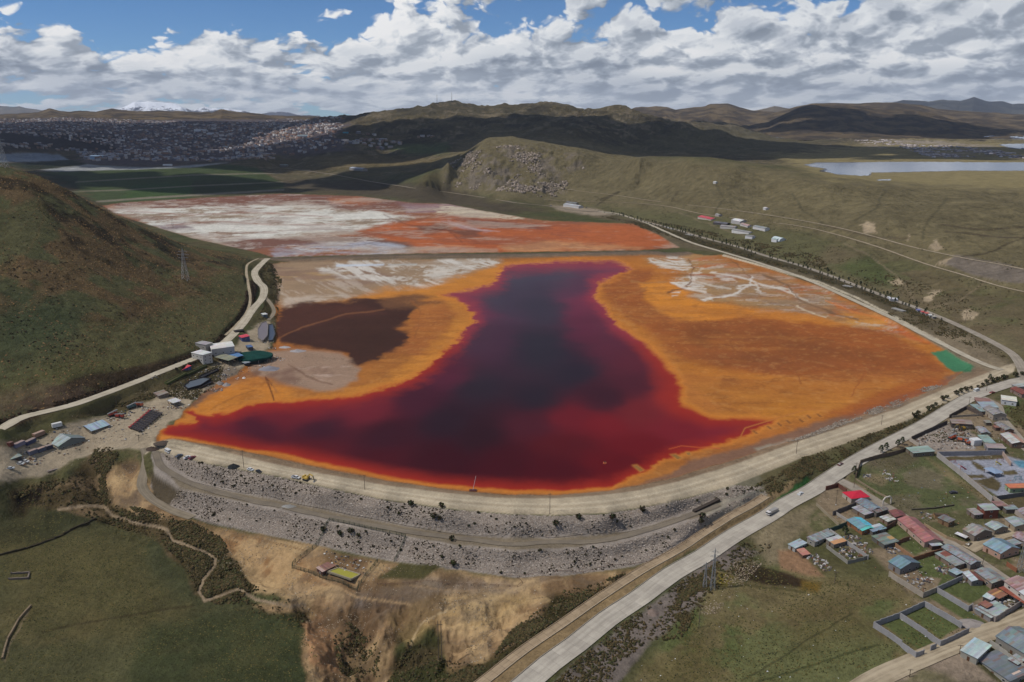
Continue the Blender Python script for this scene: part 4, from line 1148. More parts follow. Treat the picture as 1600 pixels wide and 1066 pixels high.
rm1 = ridge_mat('upland_brown', L3(66, 58, 48), L3(104, 90, 68), 0.005)
rm2 = ridge_mat('upland_rock', L3(60, 54, 48), L3(92, 80, 62), 0.008)
rm3 = ridge_mat('far_rock', L3(82, 76, 66), L3(110, 100, 84), 0.0012)
rms = ridge_mat('snowy_rock', L3(60, 62, 72), L3(90, 90, 98), 0.001, snow=(300, 900))
ridge('mountain', '-60,168 0,165 20,167.5 30,166 40,169 65,172 100,174 120,177', 22000, 60, 4500, 3000, rm3, 260, 1800, seed=3)
ridge('snow_mountain', '172,174 185,170 200,164 210,159.5 220,161 232,159 240,159.5 257,161 266,160.5 275,162 287,168 302,174 312,177', 24000, 60, 3500, 3000, rms, 380, 1400, step=0.7, seed=8)
ridge('snow_mountain', '296,176 307,169 320,167 340,170 355,169 372,172 385,175 400,178', 25000, 60, 3500, 3000, rms, 300, 1400, step=0.7, seed=9)
ridge('mountain', '405,179 425,175 440,174.5 452,176 466,179 500,181', 24000, 60, 3500, 3000, rms, 250, 1400, step=0.7, seed=19)
ridge('hills', '-120,176 0,178.7 32,177.5 60,176 77,170 95,174 110,175.5 125,173 150,175 175,170 190,172.5 225,174.5 250,173 277,174 307,175.5 330,176 345,171 362,174 400,177.5 425,180 462,181 500,182 540,184 600,186', 7600, 120, 2300, 2000, rm1, 70, 700, seed=21)
ridge('hills', '960,178 982,172 992,169 1012,167.5 1025,166 1042,167.5 1055,172 1067,170 1092,167 1102,166 1110,162.5 1137,162 1155,167.5 1175,172.5 1200,175 1260,180', 9000, 70, 3200, 2000, rm1, 120, 900, seed=25)
ridge('hills', '1150,178 1180,173 1210,166 1232,170 1250,168 1290,165 1330,172', 13000, 70, 3000, 2000, rm3, 160, 1400, seed=26)
ridge('mountain', '1370,168 1397,160 1412,157 1432,157.5 1450,159 1475,156 1500,158 1522,152 1545,159 1567,158 1582,162.5 1600,162.5 1660,166', 16500, 70, 4000, 3000, ridge_mat('dark_rock', L3(58, 60, 62), L3(80, 80, 76), 0.0012), 200, 1600, seed=27)
ridge('hills', '1190,182 1240,168 1270,161.5 1300,161.2 1340,162 1362,160.7 1395,160.7 1440,164 1462,170 1525,175 1600,179 1680,182', 8600, 70, 2600, 2000, rm1, 60, 900, seed=28)
ridge('hill', '1150,200 1200,190 1237,173 1262,164 1275,162.5 1310,164 1342,165.5 1375,171 1412,171 1437,173 1470,181 1500,190 1525,194 1550,197 1600,203', 6300, 60, 1500, 900, rm2, 70, 500, seed=29)
print('land', round(time.time() - T0, 1))
# ------------------------------------------------------------------ builders for things
def attr_mat(name, rough=0.9, metal=0.0, spec=0.3, namp=0.25, nscale=0.8):
    m, g, b = mat_new(name)
    at = g.n('ShaderNodeAttribute', attribute_name='col')
    geo = g.n('ShaderNodeNewGeometry')
    n_ = g.noise(geo.outputs['Position'], nscale, 5, 0.65)
    sc = g.vm('SCALE', at.outputs['Color'])
    g.nt.links.new(g.m('ADD', 1.0 - namp, g.m('MULTIPLY', n_, 2 * namp)), sc.node.inputs['Scale'])
    g.put(b.inputs['Base Color'], sc)
    b.inputs['Roughness'].default_value = rough
    b.inputs['Metallic'].default_value = metal
    b.inputs['Specular IOR Level'].default_value = spec
    return m


M['wallm'] = attr_mat('plastered_wall', 0.95, 0, 0.1, 0.22, 0.7)
M['roofm'] = attr_mat('corrugated_zinc', 0.65, 0.0, 0.25, 0.25, 0.5)
M['paint'] = attr_mat('vehicle_paint', 0.35, 0, 0.5, 0.05, 3)
M['leaf'] = attr_mat('scrub_leaves', 0.95, 0, 0.05, 0.3, 1.5)
M['rockp'] = attr_mat('rock_pieces', 0.95, 0, 0.1, 0.15, 1.0)
M['cityw'] = attr_mat('town_house_walls', 0.95, 0, 0.1, 0.15, 0.3)


def plain_mat(name, c, rough=0.8, metal=0.0, spec=0.3, namp=0.15, ns=2.0):
    m, g, b = mat_new(name)
    geo = g.n('ShaderNodeNewGeometry')
    n_ = g.noise(geo.outputs['Position'], ns, 4, 0.6)
    g.put(b.inputs['Base Color'], g.mix(g.ss(n_, 0.35, 0.65), tuple(v * (1 - namp) for v in c), tuple(min(1, v * (1 + namp)) for v in c)))
    b.inputs['Roughness'].default_value = rough; b.inputs['Metallic'].default_value = metal
    b.inputs['Specular IOR Level'].default_value = spec
    return m


M['glass'] = plain_mat('window_glass', (0.02, 0.025, 0.03), 0.1, 0, 0.5)
M['tyre'] = plain_mat('rubber', (0.02, 0.02, 0.02), 0.9)
M['steel'] = plain_mat('galvanised_steel', (0.30, 0.31, 0.32), 0.5, 0.3)
M['wood'] = plain_mat('weathered_wood', (0.12, 0.09, 0.065), 0.9)
M['concrete'] = plain_mat('bare_concrete', (0.34, 0.32, 0.30), 0.95)
M['plastic'] = plain_mat('green_netting', (0.02, 0.07, 0.055), 0.8)
M['cloud'] = plain_mat('cloud_vapour', (0.85, 0.86, 0.88), 1.0, 0, 0)


class MB:
    """collects quads/triangles with one colour each and builds ONE mesh object"""
    def __init__(self):
        self.v = []; self.f = []; self.c = []
    def quad(self, a, b, c, d, col):
        n = len(self.v); self.v += [tuple(a), tuple(b), tuple(c), tuple(d)]; self.f.append((n, n + 1, n + 2, n + 3)); self.c.append(col)
    def tri(self, a, b, c, col):
        n = len(self.v); self.v += [tuple(a), tuple(b), tuple(c)]; self.f.append((n, n + 1, n + 2)); self.c.append(col)
    def poly(self, pts, col):
        n = len(self.v); self.v += [tuple(p) for p in pts]; self.f.append(tuple(range(n, n + len(pts)))); self.c.append(col)
    def hexa(self, b4, t4, col, tcol=None):
        """box from 4 bottom and 4 top points"""
        for i in range(4):
            j = (i + 1) % 4
            self.quad(b4[i], b4[j], t4[j], t4[i], col)
        self.quad(t4[0], t4[1], t4[2], t4[3], tcol or col)
        self.quad(b4[3], b4[2], b4[1], b4[0], col)
    def box(self, cx, cy, cz_, sx, sy, sz, col, ang=0.0, tcol=None, tx=1.0, ty=1.0):
        ca, sa = math.cos(ang), math.sin(ang)
        def pt(x, y, z): return (cx + x * ca - y * sa, cy + x * sa + y * ca, cz_ + z)
        hx, hy = sx / 2, sy / 2
        b4 = [pt(-hx, -hy, 0), pt(hx, -hy, 0), pt(hx, hy, 0), pt(-hx, hy, 0)]
        t4 = [pt(-hx * tx, -hy * ty, sz), pt(hx * tx, -hy * ty, sz), pt(hx * tx, hy * ty, sz), pt(-hx * tx, hy * ty, sz)]
        self.hexa(b4, t4, col, tcol)
    def bar(self, a, b, w, col):
        a = Vector(a); b = Vector(b); d = (b - a)
        if d.length < 1e-6: return
        d.normalize()
        s = d.cross(Vector((0, 0, 1)))
        if s.length < 0.05: s = d.cross(Vector((1, 0, 0)))
        s.normalize(); t = d.cross(s)
        s *= w / 2; t *= w / 2
        self.hexa([a - s - t, a + s - t, a + s + t, a - s + t], [b - s - t, b + s - t, b + s + t, b - s + t], col)
    def cyl(self, a, b, r0, r1, n, col):
        a = Vector(a); b = Vector(b); d = (b - a).normalized()
        s = d.cross(Vector((0, 0, 1)))
        if s.length < 0.05: s = Vector((1, 0, 0))
        s.normalize(); t = d.cross(s)
        ra = [a + (s * math.cos(2 * math.pi * i / n) + t * math.sin(2 * math.pi * i / n)) * r0 for i in range(n)]
        rb = [b + (s * math.cos(2 * math.pi * i / n) + t * math.sin(2 * math.pi * i / n)) * r1 for i in range(n)]
        for i in range(n): self.quad(ra[i], ra[(i + 1) % n], rb[(i + 1) % n], rb[i], col)
        self.poly(rb, col); self.poly(ra[::-1], col)
    def mesh(self, name, mat, origin=(0, 0, 0)):
        me = bpy.data.meshes.new(name)
        ox, oy, oz = origin
        me.from_pydata([(x - ox, y - oy, z - oz) for x, y, z in self.v], [], self.f)
        at = me.attributes.new('col', 'FLOAT_COLOR', 'CORNER')
        arr = []
        for f, c in zip(self.f, self.c): arr += [c[0], c[1], c[2], 1.0] * len(f)
        at.data.foreach_set('color', np.array(arr, np.float32))
        me.materials.append(mat)
        return me
    def build(self, name, mat, parent=None, origin=(0, 0, 0)):
        o = bpy.data.objects.new(name, self.mesh(name, mat, origin))
        COL.objects.link(o)
        if parent is not None: o.parent = parent
        return o


def empty(name, loc, label=None, cat=None, group=None, rz=0.0):
    o = bpy.data.objects.new(name, None)
    COL.objects.link(o)
    o.location = loc; o.rotation_euler = (0, 0, rz)
    o.empty_display_size = 0.5
    return tag(o, label, cat, group)


def tag(o, label=None, cat=None, group=None, kind=None):
    if label: o['label'] = label
    if cat: o['category'] = cat
    if group: o['group'] = group
    if kind: o['kind'] = kind
    return o


def copy_tree(root, loc, rz=0.0, label=None, group=None, scale=None, linked=True):
    r_ = root.copy(); COL.objects.link(r_)
    r_.location = loc; r_.rotation_euler = (0, 0, rz)
    if scale: r_.scale = scale
    if label: r_['label'] = label
    if group: r_['group'] = group
    for ch in root.children:
        c = ch.copy(); COL.objects.link(c); c.parent = r_
        for gch in ch.children:
            d = gch.copy(); COL.objects.link(d); d.parent = c
    return r_


def jit(c, a=0.12):
    k = 1 + random.uniform(-a, a)
    return tuple(max(0, v * k) for v in c)


# ------------------------------------------------------------------ roads as sheets on the land
def road_mat(name, c1, c2, joints=0.0, ruts=0.0):
    m, g, b = mat_new(name)
    uv = g.n('ShaderNodeUVMap'); uv.uv_map = 'along'
    sep = g.n('ShaderNodeSeparateXYZ'); g.nt.links.new(uv.outputs[0], sep.inputs[0])
    geo = g.n('ShaderNodeNewGeometry'); pos = geo.outputs['Position']
    n_ = g.noise(pos, 0.12, 6, 0.65)
    st = g.noise(g.comb(g.m('MULTIPLY', sep.outputs[0], 7.0), g.m('MULTIPLY', sep.outputs[1], 0.03), 0), 1.0, 4, 0.6)
    col = g.mix(g.ss(g.m('ADD', g.m('MULTIPLY', n_, 0.5), g.m('MULTIPLY', st, 0.5)), 0.38, 0.62), c1, c2)
    if joints:
        fr = g.m('FRACT', g.m('DIVIDE', sep.outputs[1], 4.5))
        j = g.m('LESS_THAN', fr, 0.09)
        mid = g.m('LESS_THAN', g.m('ABSOLUTE', g.m('SUBTRACT', sep.outputs[0], 0.5)), 0.008)
        col = g.mix(g.m('MULTIPLY', g.m('MAXIMUM', j, mid), joints), col, tuple(v * 0.55 for v in c1))
        slab = g.n('ShaderNodeTexWhiteNoise', noise_dimensions='2D')
        g.nt.links.new(g.comb(g.m('FLOOR', g.m('MULTIPLY', sep.outputs[0], 2.0)), g.m('FLOOR', g.m('DIVIDE', sep.outputs[1], 4.5)), 0), slab.inputs[0])
        sc = g.vm('SCALE', col); g.nt.links.new(g.m('ADD', 0.90, g.m('MULTIPLY', slab.outputs[0], 0.16)), sc.node.inputs['Scale'])
        col = sc
    if ruts:
        a_ = g.m('ABSOLUTE', g.m('SUBTRACT', g.m('ABSOLUTE', g.m('SUBTRACT', sep.outputs[0], 0.5)), 0.2))
        col = g.mix(g.m('MULTIPLY', g.m('SUBTRACT', 1.0, g.ss(a_, 0.02, 0.12)), ruts), col, tuple(min(1, v * 1.25) for v in c2))
    g.put(b.inputs['Base Color'], col)
    b.inputs['Roughness'].default_value = 0.95; b.inputs['Specular IOR Level'].default_value = 0.1
    bp = g.n('ShaderNodeBump'); bp.inputs['Strength'].default_value = 0.25; bp.inputs['Distance'].default_value = 0.2
    g.put(bp.inputs['Height'], g.noise(pos, 1.2, 4, 0.6)); g.put(b.inputs['Normal'], bp.outputs[0])
    return m


def ribbon(name, key, mat, lift=0.12, wob=0.0, width=None):
    w, wd = ROADS[key]
    if width: wd = width
    d = np.gradient(w[:, :2], axis=0); d /= np.linalg.norm(d, axis=1, keepdims=True)
    nrm = np.stack([-d[:, 1], d[:, 0]], 1)
    n = len(w); co = []; uvs = []
    dist = np.concatenate([[0], np.cumsum(np.linalg.norm(np.diff(w[:, :2], axis=0), axis=1))])
    K = 5
    hw_l = wd / 2 * (1 + wob * (fbm(dist, dist * 0, 14, 3, 5) - 0.5) * 2)
    hw_r = wd / 2 * (1 + wob * (fbm(dist, dist * 0 + 77, 14, 3, 6) - 0.5) * 2)
    for k in range(K):
        s = k / (K - 1)
        off = (-hw_l * (1 - s) + hw_r * s)
        p = w[:, :2] + nrm * off[:, None]
        co.append(np.column_stack([p, w[:, 2] + lift - 0.04 * abs(2 * s - 1)]))
        uvs.append(np.stack([np.full(n, s), dist], 1))
    co = np.concatenate(co); uvs = np.concatenate(uvs)
    i = np.arange(n * K).reshape(K, n)
    f = np.stack([i[:-1, :-1], i[:-1, 1:], i[1:, 1:], i[1:, :-1]], -1).reshape(-1, 4)
    o = grid_obj(name, co, f, mat)
    uvl = o.data.uv_layers.new(name='along')
    uvl.data.foreach_set('uv', uvs[f.ravel()].astype(np.float32).ravel())
    return set_struct(o)


A = lambda *c: tuple(float(v) * KALB for v in lin(c))
m_conc = road_mat('concrete_road', A(160, 152, 140), A(182, 174, 160), joints=0.16)
m_dirt = road_mat('dirt_road_surface', A(140, 126, 104), A(172, 158, 134), ruts=0.35)
m_pale = road_mat('pale_gravel_road', A(158, 148, 130), A(188, 178, 158), ruts=0.25)
m_grey = road_mat('grey_track', A(118, 108, 92), A(142, 130, 112), ruts=0.3)
m_street = road_mat('street_surface', A(140, 130, 116), A(162, 152, 138), joints=0.2)
m_chan = road_mat('channel_concrete', A(140, 122, 98), A(166, 146, 120), joints=0.4)
ribbon('road', 'highway', m_conc, 0.16)
ribbon('lagoon_side_road', 'tree_lined_road', m_street, 0.14, 0.05)
ribbon('gravel_road', 'lagoon_road', m_pale, 0.10, 0.12)
ribbon('valley_road', 'valley_road', m_grey, 0.4, 0.05)
ribbon('hillside_road', 'hill_road', m_pale, 0.14, 0.12)
ribbon('village_street', 'village_street', m_street, 0.12, 0.05)
ribbon('side_street', 'side_street', m_street, 0.10, 0.08)
ribbon('lower_street', 'lower_street', m_dirt, 0.10, 0.15)
ribbon('dirt_lane', 'dirt_lane', m_dirt, 0.08, 0.12)
ribbon('track', 'ramp_track', m_grey, 0.08, 0.2)
m_bench = road_mat('bench_earth', A(110, 101, 90), A(130, 119, 103), ruts=0.1)
ribbon('bench_track', 'bench_track', m_bench, 0.05, 0.5, width=4.2)
ribbon('footpath', 'hill_track', m_dirt, 0.2, 0.2)
ribbon('footpath', 'field_track', m_dirt, 0.2, 0.2)
ribbon('footpath', 'hill_path', m_dirt, 0.1, 0.2)
ribbon('track', 'lower_loop', m_grey, 0.1, 0.2)
ribbon('concrete_channel', 'concrete_channel', m_chan, 0.12)

# channel kerbs: a real raised lip on each side
def kerb(key, side, h, off, colr, name):
    w, wd = ROADS[key]
    d = np.gradient(w[:, :2], axis=0); d /= np.linalg.norm(d, axis=1, keepdims=True)
    nrm = np.stack([-d[:, 1], d[:, 0]], 1) * side
    mb = MB(); o_ = wd / 2 + off
    for i in range(len(w) - 1):
        p = [np.append(w[k, :2] + nrm[k] * (o_ + e), w[k, 2] + z) for k, e, z in ((i, 0, -.3), (i + 1, 0, -.3), (i + 1, .3, -.3), (i, .3, -.3), (i, 0, h), (i + 1, 0, h), (i + 1, .3, h), (i, .3, h))]
        mb.quad(p[0], p[1], p[5], p[4], colr); mb.quad(p[3], p[2], p[6], p[7], colr); mb.quad(p[4], p[5], p[6], p[7], colr)
    return set_struct(mb.build(name, M['wallm']))


kerb('concrete_channel', 1, 0.35, 0, A(176, 160, 136), 'kerb'); kerb('concrete_channel', -1, 0.35, 0, A(150, 130, 106), 'kerb')
kerb('highway', -1, 0.30, 0.2, A(150, 140, 126), 'kerb')

# ------------------------------------------------------------------ buildings
GREY = (126, 134, 140)


def frame_of(Apx, Bpx, Cpx, h):
    zg = hit(*Bpx)[2]
    for _ in range(3):
        b = at_z(*Bpx, zg + h); zg = g_height(b[0], b[1])
    z = zg + h
    a = np.array(at_z(*Apx, z)[:2]); b = np.array(at_z(*Bpx, z)[:2]); c = np.array(at_z(*Cpx, z)[:2])
    L = np.linalg.norm(a - b); u = (a - b) / L
    v = (c - b) - u * np.dot(c - b, u); W_ = np.linalg.norm(v); v = v / W_
    # keep the seen far end: shift by half the skew
    return b, u, v, L, W_, zg


def house(label, Apx, Bpx, Cpx, h=2.8, roof='gable', ridge='ab', rc=GREY, wc=(150, 140, 128), rc2=None, rise=None, over=0.35, rust=0.2, win=True, cat='house', name='house', group=None,
          floors=1, posts=False, doors=True, patches=None, strip=0.9, minw=3.0, fr=None):
    b, u, v, L, W_, zg = fr or frame_of(Apx, Bpx, Cpx, h)
    W_ = max(W_, minw); L = max(L, minw)
    rcA, wcA = A(*rc), A(*wc)
    cen = b + u * L / 2 + v * W_ / 2
    org = (cen[0], cen[1], zg)
    root = empty(name, org, label, cat, group)
    if ridge == 'bc': u, v, L, W_ = v, u, W_, L; swapped = True
    else: swapped = False
    def pt(s, t, z): q = b + u * s + v * t; return (q[0], q[1], zg + z)
    if rise is None: rise = (W_ * 0.16 if roof == 'gable' else W_ * 0.2 if roof == 'hip' else W_ * 0.07)
    wallc = wcA
    mb = MB(); bz = -1.5
    if posts:
        n_ = max(2, int(L / 4) + 1)
        for i in range(n_):
            for t in (0.15, W_ - 0.15):
                s = 0.15 + (L - 0.3) * i / (n_ - 1)
                hh = h + (rise * t / W_ if roof == 'mono' else 0)
                pb = MB(); p0 = pt(s, t, -0.8); p1 = pt(s, t, hh - 0.02)
                pb.bar(p0, p1, 0.25, A(110, 95, 75)); pb.build('post', M['wood'], root, org)
    else:
        if roof == 'gable':
            prof = [(0, bz), (W_, bz), (W_, h), (W_ / 2, h + rise), (0, h)]
            mb.poly([pt(0, t, z) for t, z in prof], wallc); mb.poly([pt(L, t, z) for t, z in prof][::-1], wallc)
            mb.quad(pt(0, 0, bz), pt(L, 0, bz), pt(L, 0, h), pt(0, 0, h), wallc); mb.quad(pt(0, W_, bz), pt(L, W_, bz), pt(L, W_, h), pt(0, W_, h), wallc)
        elif roof == 'mono' or roof == 'flat':
            r2 = rise if roof == 'mono' else 0
            prof = [(0, bz), (W_, bz), (W_, h + r2), (0, h)]
            mb.poly([pt(0, t, z) for t, z in prof], wallc); mb.poly([pt(L, t, z) for t, z in prof][::-1], wallc)
            mb.quad(pt(0, 0, bz), pt(L, 0, bz), pt(L, 0, h), pt(0, 0, h), wallc); mb.quad(pt(0, W_, bz), pt(L, W_, bz), pt(L, W_, h + r2), pt(0, W_, h + r2), wallc)
        else:
            mb.hexa([pt(0, 0, bz), pt(L, 0, bz), pt(L, W_, bz), pt(0, W_, bz)], [pt(0, 0, h), pt(L, 0, h), pt(L, W_, h), pt(0, W_, h)], wallc)
        mb.build('wall', M['wallm'], root, org)
    # roof in sheets
    rb = MB(); th = 0.08
    def slope(t0, z0, t1, z1, colA):
        ns = max(1, int((L + 2 * over) / strip)); nr = 3
        for i in range(ns):
            s0 = -over + (L + 2 * over) * i / ns; s1 = -over + (L + 2 * over) * (i + 1) / ns
            kk = random.uniform(0.80, 1.14)
            for j in range(nr):
                ta = t0 + (t1 - t0) * j / nr; tb = t0 + (t1 - t0) * (j + 1) / nr
                za = z0 + (z1 - z0) * j / nr; zb = z0 + (z1 - z0) * (j + 1) / nr
                c = tuple(v_ * kk * random.uniform(0.88, 1.08) for v_ in colA)
                if random.random() < rust: c = tuple(0.55 * c[q] + 0.45 * A(130, 84, 62)[q] for q in range(3))
                if patches:
                    for (sa, sb, ja, jb, pc) in patches:
                        if sa <= (i + .5) / ns <= sb and ja <= j <= jb: c = jit(A(*pc), 0.06)
                dz = 0.015 * (i % 2)
                rb.quad(pt(s0, ta, za + dz + th), pt(s1, ta, za + dz + th), pt(s1, tb, zb + dz + th), pt(s0, tb, zb + dz + th), c)
        e = tuple(v_ * 0.6 for v_ in colA)
        rb.quad(pt(-over, t0, z0 - .08), pt(L + over, t0, z0 - .08), pt(L + over, t0, z0 + th), pt(-over, t0, z0 + th), e)
        rb.quad(pt(-over, t0, z0 - .06), pt(L + over, t0, z0 - .06), pt(L + over, t1, z1 - .06), pt(-over, t1, z1 - .06), e)
        for s in (-over, L + over): rb.quad(pt(s, t0, z0 - .06), pt(s, t1, z1 - .06), pt(s, t1, z1 + th), pt(s, t0, z0 + th), e)
        rb.quad(pt(-over, t1, z1 - .08), pt(L + over, t1, z1 - .08), pt(L + over, t1, z1 + th), pt(-over, t1, z1 + th), e)
    ov = over; sl = rise / (W_ / 2) if roof == 'gable' else 0
    if roof == 'gable':
        slope(-ov, h - sl * ov, W_ / 2, h + rise, rcA); slope(W_ + ov, h - sl * ov, W_ / 2, h + rise, A(*(rc2 or rc)))
    elif roof == 'mono':
        s_ = rise / W_; slope(-ov, h - s_ * ov, W_ + ov, h + rise + s_ * ov, rcA)
    elif roof == 'flat':
        slope(-ov, h, W_ + ov, h + 0.05, rcA)
    elif roof == 'hip':
        m_ = min(W_ / 2, L / 2 - 0.2)
        e0 = [pt(-ov, -ov, h), pt(L + ov, -ov, h), pt(L + ov, W_ + ov, h), pt(-ov, W_ + ov, h)]
        r0, r1 = pt(m_, W_ / 2, h + rise), pt(L - m_, W_ / 2, h + rise)
        rb.quad(e0[0], e0[1], r1, r0, jit(rcA, .04)); rb.quad(e0[2], e0[3], r0, r1, jit(rcA, .04)); rb.tri(e0[1], e0[2], r1, jit(rcA, .04)); rb.tri(e0[3], e0[0], r0, jit(rcA, .04))
        rb.quad(*e0[::-1], tuple(v_ * .5 for v_ in rcA))
    rb.build('roof', M['roofm'], root, org)
    if win and not posts:
        # openings on the walls towards the street and the yard
        def opening(nm, side, s, z0, ww, hh):
            fb = MB(); gb = MB()
            if side == 'a': q = lambda ds, z, o: pt(s + ds, -o, z)
            elif side == 'e': q = lambda ds, z, o: pt(-o, s + ds, z)
            elif side == 'l': q = lambda ds, z, o: pt(L + o, s + ds, z)
            fr = A(190, 186, 178) if nm == 'window' else A(96, 70, 52)
            def bx(m__, a0, a1, z0_, z1_, o1, c_): m__.hexa([q(a0, z0_, .0), q(a1, z0_, .0), q(a1, z0_, o1), q(a0, z0_, o1)], [q(a0, z1_, .0), q(a1, z1_, .0), q(a1, z1_, o1), q(a0, z1_, o1)], c_)
            if nm == 'window':
                bx(fb, -ww / 2, ww / 2, z0, z0 + hh, 0.06, fr)
                bx(gb, -ww / 2 + .12, ww / 2 - .12, z0 + .12, z0 + hh - .12, 0.09, (0.02, 0.025, 0.03))
                f_ = fb.build('window', M['wallm'], root, org); gb.build('pane', M['glass'], f_, org)
            else:
                bx(fb, -ww / 2, ww / 2, z0, z0 + hh, 0.07, fr); fb.build('door', M['wallm'], root, org)
        for fl_ in range(floors):
            zz = 1.0 + fl_ * 2.7
            if zz + 1.1 > h: break
            nw = max(1, min(4, int(L / 4.5)))
            for i in range(nw):
                s = L * (i + 0.5) / nw
                if doors and i == nw // 2 and fl_ == 0: opening('door', 'a', s, 0.0, 1.0, 2.05)
                else: opening('window', 'a', s, zz, 1.3, 1.05)
            nw = max(1, min(3, int(W_ / 4)))
            for i in range(nw):
                opening('window', 'e', W_ * (i + 0.5) / nw, zz, 1.2, 1.0)
    return root


SH = dict(win=False)
# --- village, south of the street (near side)
house('grey plastered house with bright red hipped roof at the street corner', (1316.8, 769.3), (1330.4, 779.3), (1349.8, 770), 3.0, 'hip', rc=(196, 40, 62), wc=(176, 166, 152), rust=0, rise=1.6)
house('long slate blue gabled house between the red roof and the white arch', (1337, 783.5), (1361, 798), (1371.6, 790.3), 3.0, 'gable', rc=(122, 136, 146), wc=(140, 130, 118))
house('low shed of patchwork grey sheets below the slate blue roof', (1331.9, 793.3), (1351.4, 804.5), (1362.6, 797.5), 2.5, 'mono', rc=(158, 160, 160), wc=(120, 108, 96), rust=.2, cat='shed', name='shed')
house('long house whose roof is half turquoise and half blue grey', (1323.6, 812.8), (1347.6, 829.3), (1359.6, 818.8), 2.6, 'gable', rc=(116, 148, 158), rc2=(96, 182, 204), wc=(140, 96, 66), rust=.04, rise=1.0, patches=[(0, .18, 0, 2, (96, 186, 178))])
house('small shed with blue grey lean-to roof beside the turquoise roof', (1353.6, 824), (1364, 830.8), (1377.7, 822.6), 2.4, 'mono', rc=(128, 146, 160), wc=(104, 98, 94), cat='shed', name='shed', patches=[(0.7, 1, 1, 2, (178, 184, 188))])
house('grey green shed with a yellow patch on its roof behind the blue shed', (1362.6, 837.6), (1382, 851), (1398, 843.6), 2.4, 'mono', rc=(118, 130, 124), wc=(100, 96, 90), cat='shed', name='shed', patches=[(0.35, .6, 2, 2, (176, 142, 96))])
house('long low grey block shed with lean-to roof in the grass', (1261.3, 840.6), (1273.3, 846.9), (1309.3, 835.3), 3.0, 'mono', 'bc', rc=(142, 150, 150), wc=(150, 144, 134), cat='shed', name='shed')
house('open shed with orange and white striped roof beside the long block shed', (1291.3, 842), (1303.3, 850.4), (1320.6, 845.9), 2.5, 'mono', rc=(188, 188, 184), wc=(128, 118, 108), cat='shed', name='shed', patches=[(0, .45, 0, 2, (190, 142, 100))])
house('pale blue roofed hut at the edge of the bare earth', (1232, 850.4), (1242.5, 856.4), (1262, 851), 2.5, 'mono', rc=(164, 176, 180), wc=(160, 160, 156), cat='hut', name='hut', rust=.03)
house('small lean-to with salmon pink roof against the pale blue hut', (1245, 859), (1254.5, 867.6), (1263.5, 864.5), 2.0, 'mono', rc=(190, 134, 116), wc=(110, 90, 76), cat='hut', name='hut', rust=.02)
house('dark gabled warehouse with steel blue roof standing in the meadow', (1389, 877.4), (1407, 888.4), (1434.5, 877.8), 3.4, 'gable', rc=(112, 138, 146), rc2=(96, 112, 122), wc=(126, 122, 120), cat='warehouse', name='warehouse', rust=.0, rise=1.9)
house('small white roofed shelter beside the arched shed', (1375, 808), (1387, 815), (1397, 811), 2.3, 'mono', rc=(178, 182, 176), wc=(130, 110, 96), cat='shed', name='shed')
house('dark grey shed right behind the white arch', (1363, 797.5), (1370, 801), (1389, 796), 3.0, 'gable', 'bc', rc=(126, 122, 118), wc=(96, 88, 82), cat='shed', name='shed')
house('house with maroon roof at the head of the long pink roof', (1389.7, 798.6), (1399, 808), (1412, 801.6), 2.8, 'gable', rc=(122, 78, 74), wc=(132, 110, 98), rust=0)
house('very long house with faded pink metal roof along the village street', (1403, 811), (1445, 847), (1464.6, 838), 3.2, 'gable', rc=(166, 112, 108), rc2=(150, 104, 100), wc=(176, 150, 134), rust=.03, patches=[(0.42, .58, 0, 0, (120, 72, 64))])
house('small annex with white flat roof at the end of the pink roof', (1453, 850), (1456.8, 853), (1468, 848.4), 2.4, 'flat', rc=(178, 186, 190), wc=(96, 74, 66), cat='annex', name='annex', rust=0, win=False)
house('long grey house with rust streaked roof beside the street below the pink roof', (1472, 855), (1517, 881.8), (1530.6, 876.6), 3.0, 'gable', rc=(134, 140, 144), wc=(130, 124, 118), rust=.35)
house('lean-to shed with rust red and grey roof behind the streaked roof', (1461.6, 864.6), (1493, 884), (1504, 879), 2.5, 'mono', rc=(138, 144, 142), wc=(130, 112, 98), cat='shed', name='shed', rust=.12, patches=[(0.62, .9, 1, 2, (128, 78, 66))])
house('little flat light blue roof at the corner of the green yard', (1483, 892), (1494.6, 898), (1504, 894), 2.0, 'flat', rc=(150, 168, 172), wc=(90, 86, 84), cat='shed', name='shed', **SH)
house('gabled hut with one white and one rust red roof side', (1505, 894.6), (1518.6, 908), (1532, 903.6), 2.6, 'gable', rc=(176, 184, 186), rc2=(132, 82, 70), wc=(134, 128, 122), rust=0, cat='hut', name='hut')
house('broad block house with weathered grey roof and brick end wall', (1523, 891.6), (1550, 911), (1567, 902), 3.2, 'gable', rc=(134, 138, 138), wc=(142, 124, 110), rust=.18, rise=1.0)
house('two storey cream house with pinkish roof in the lower right corner', (1570, 908), (1602, 931), (1626, 917), 5.6, 'gable', rc=(160, 134, 132), wc=(188, 180, 168), rust=.12, floors=2, patches=[(0.1, .3, 0, 2, (190, 192, 192))])
house('red tiled veranda in front of the two storey cream house', (1562, 919), (1601, 943), (1609, 938), 2.8, 'mono', rc=(150, 84, 66), wc=(150, 140, 130), posts=True, cat='veranda', name='veranda', rust=0)
house('shed roofed with orange and brown striped sheets', (1544, 926), (1560.6, 935), (1571, 929), 2.3, 'mono', rc=(140, 100, 78), wc=(90, 80, 74), cat='shed', name='shed', rust=.2, patches=[(0.45, .6, 0, 2, (186, 140, 92))])
house('small white roofed hut beside the orange striped shed', (1536.6, 932), (1548.6, 937.4), (1555, 933), 2.2, 'mono', rc=(182, 188, 190), wc=(80, 76, 74), cat='hut', name='hut', rust=0, **SH)
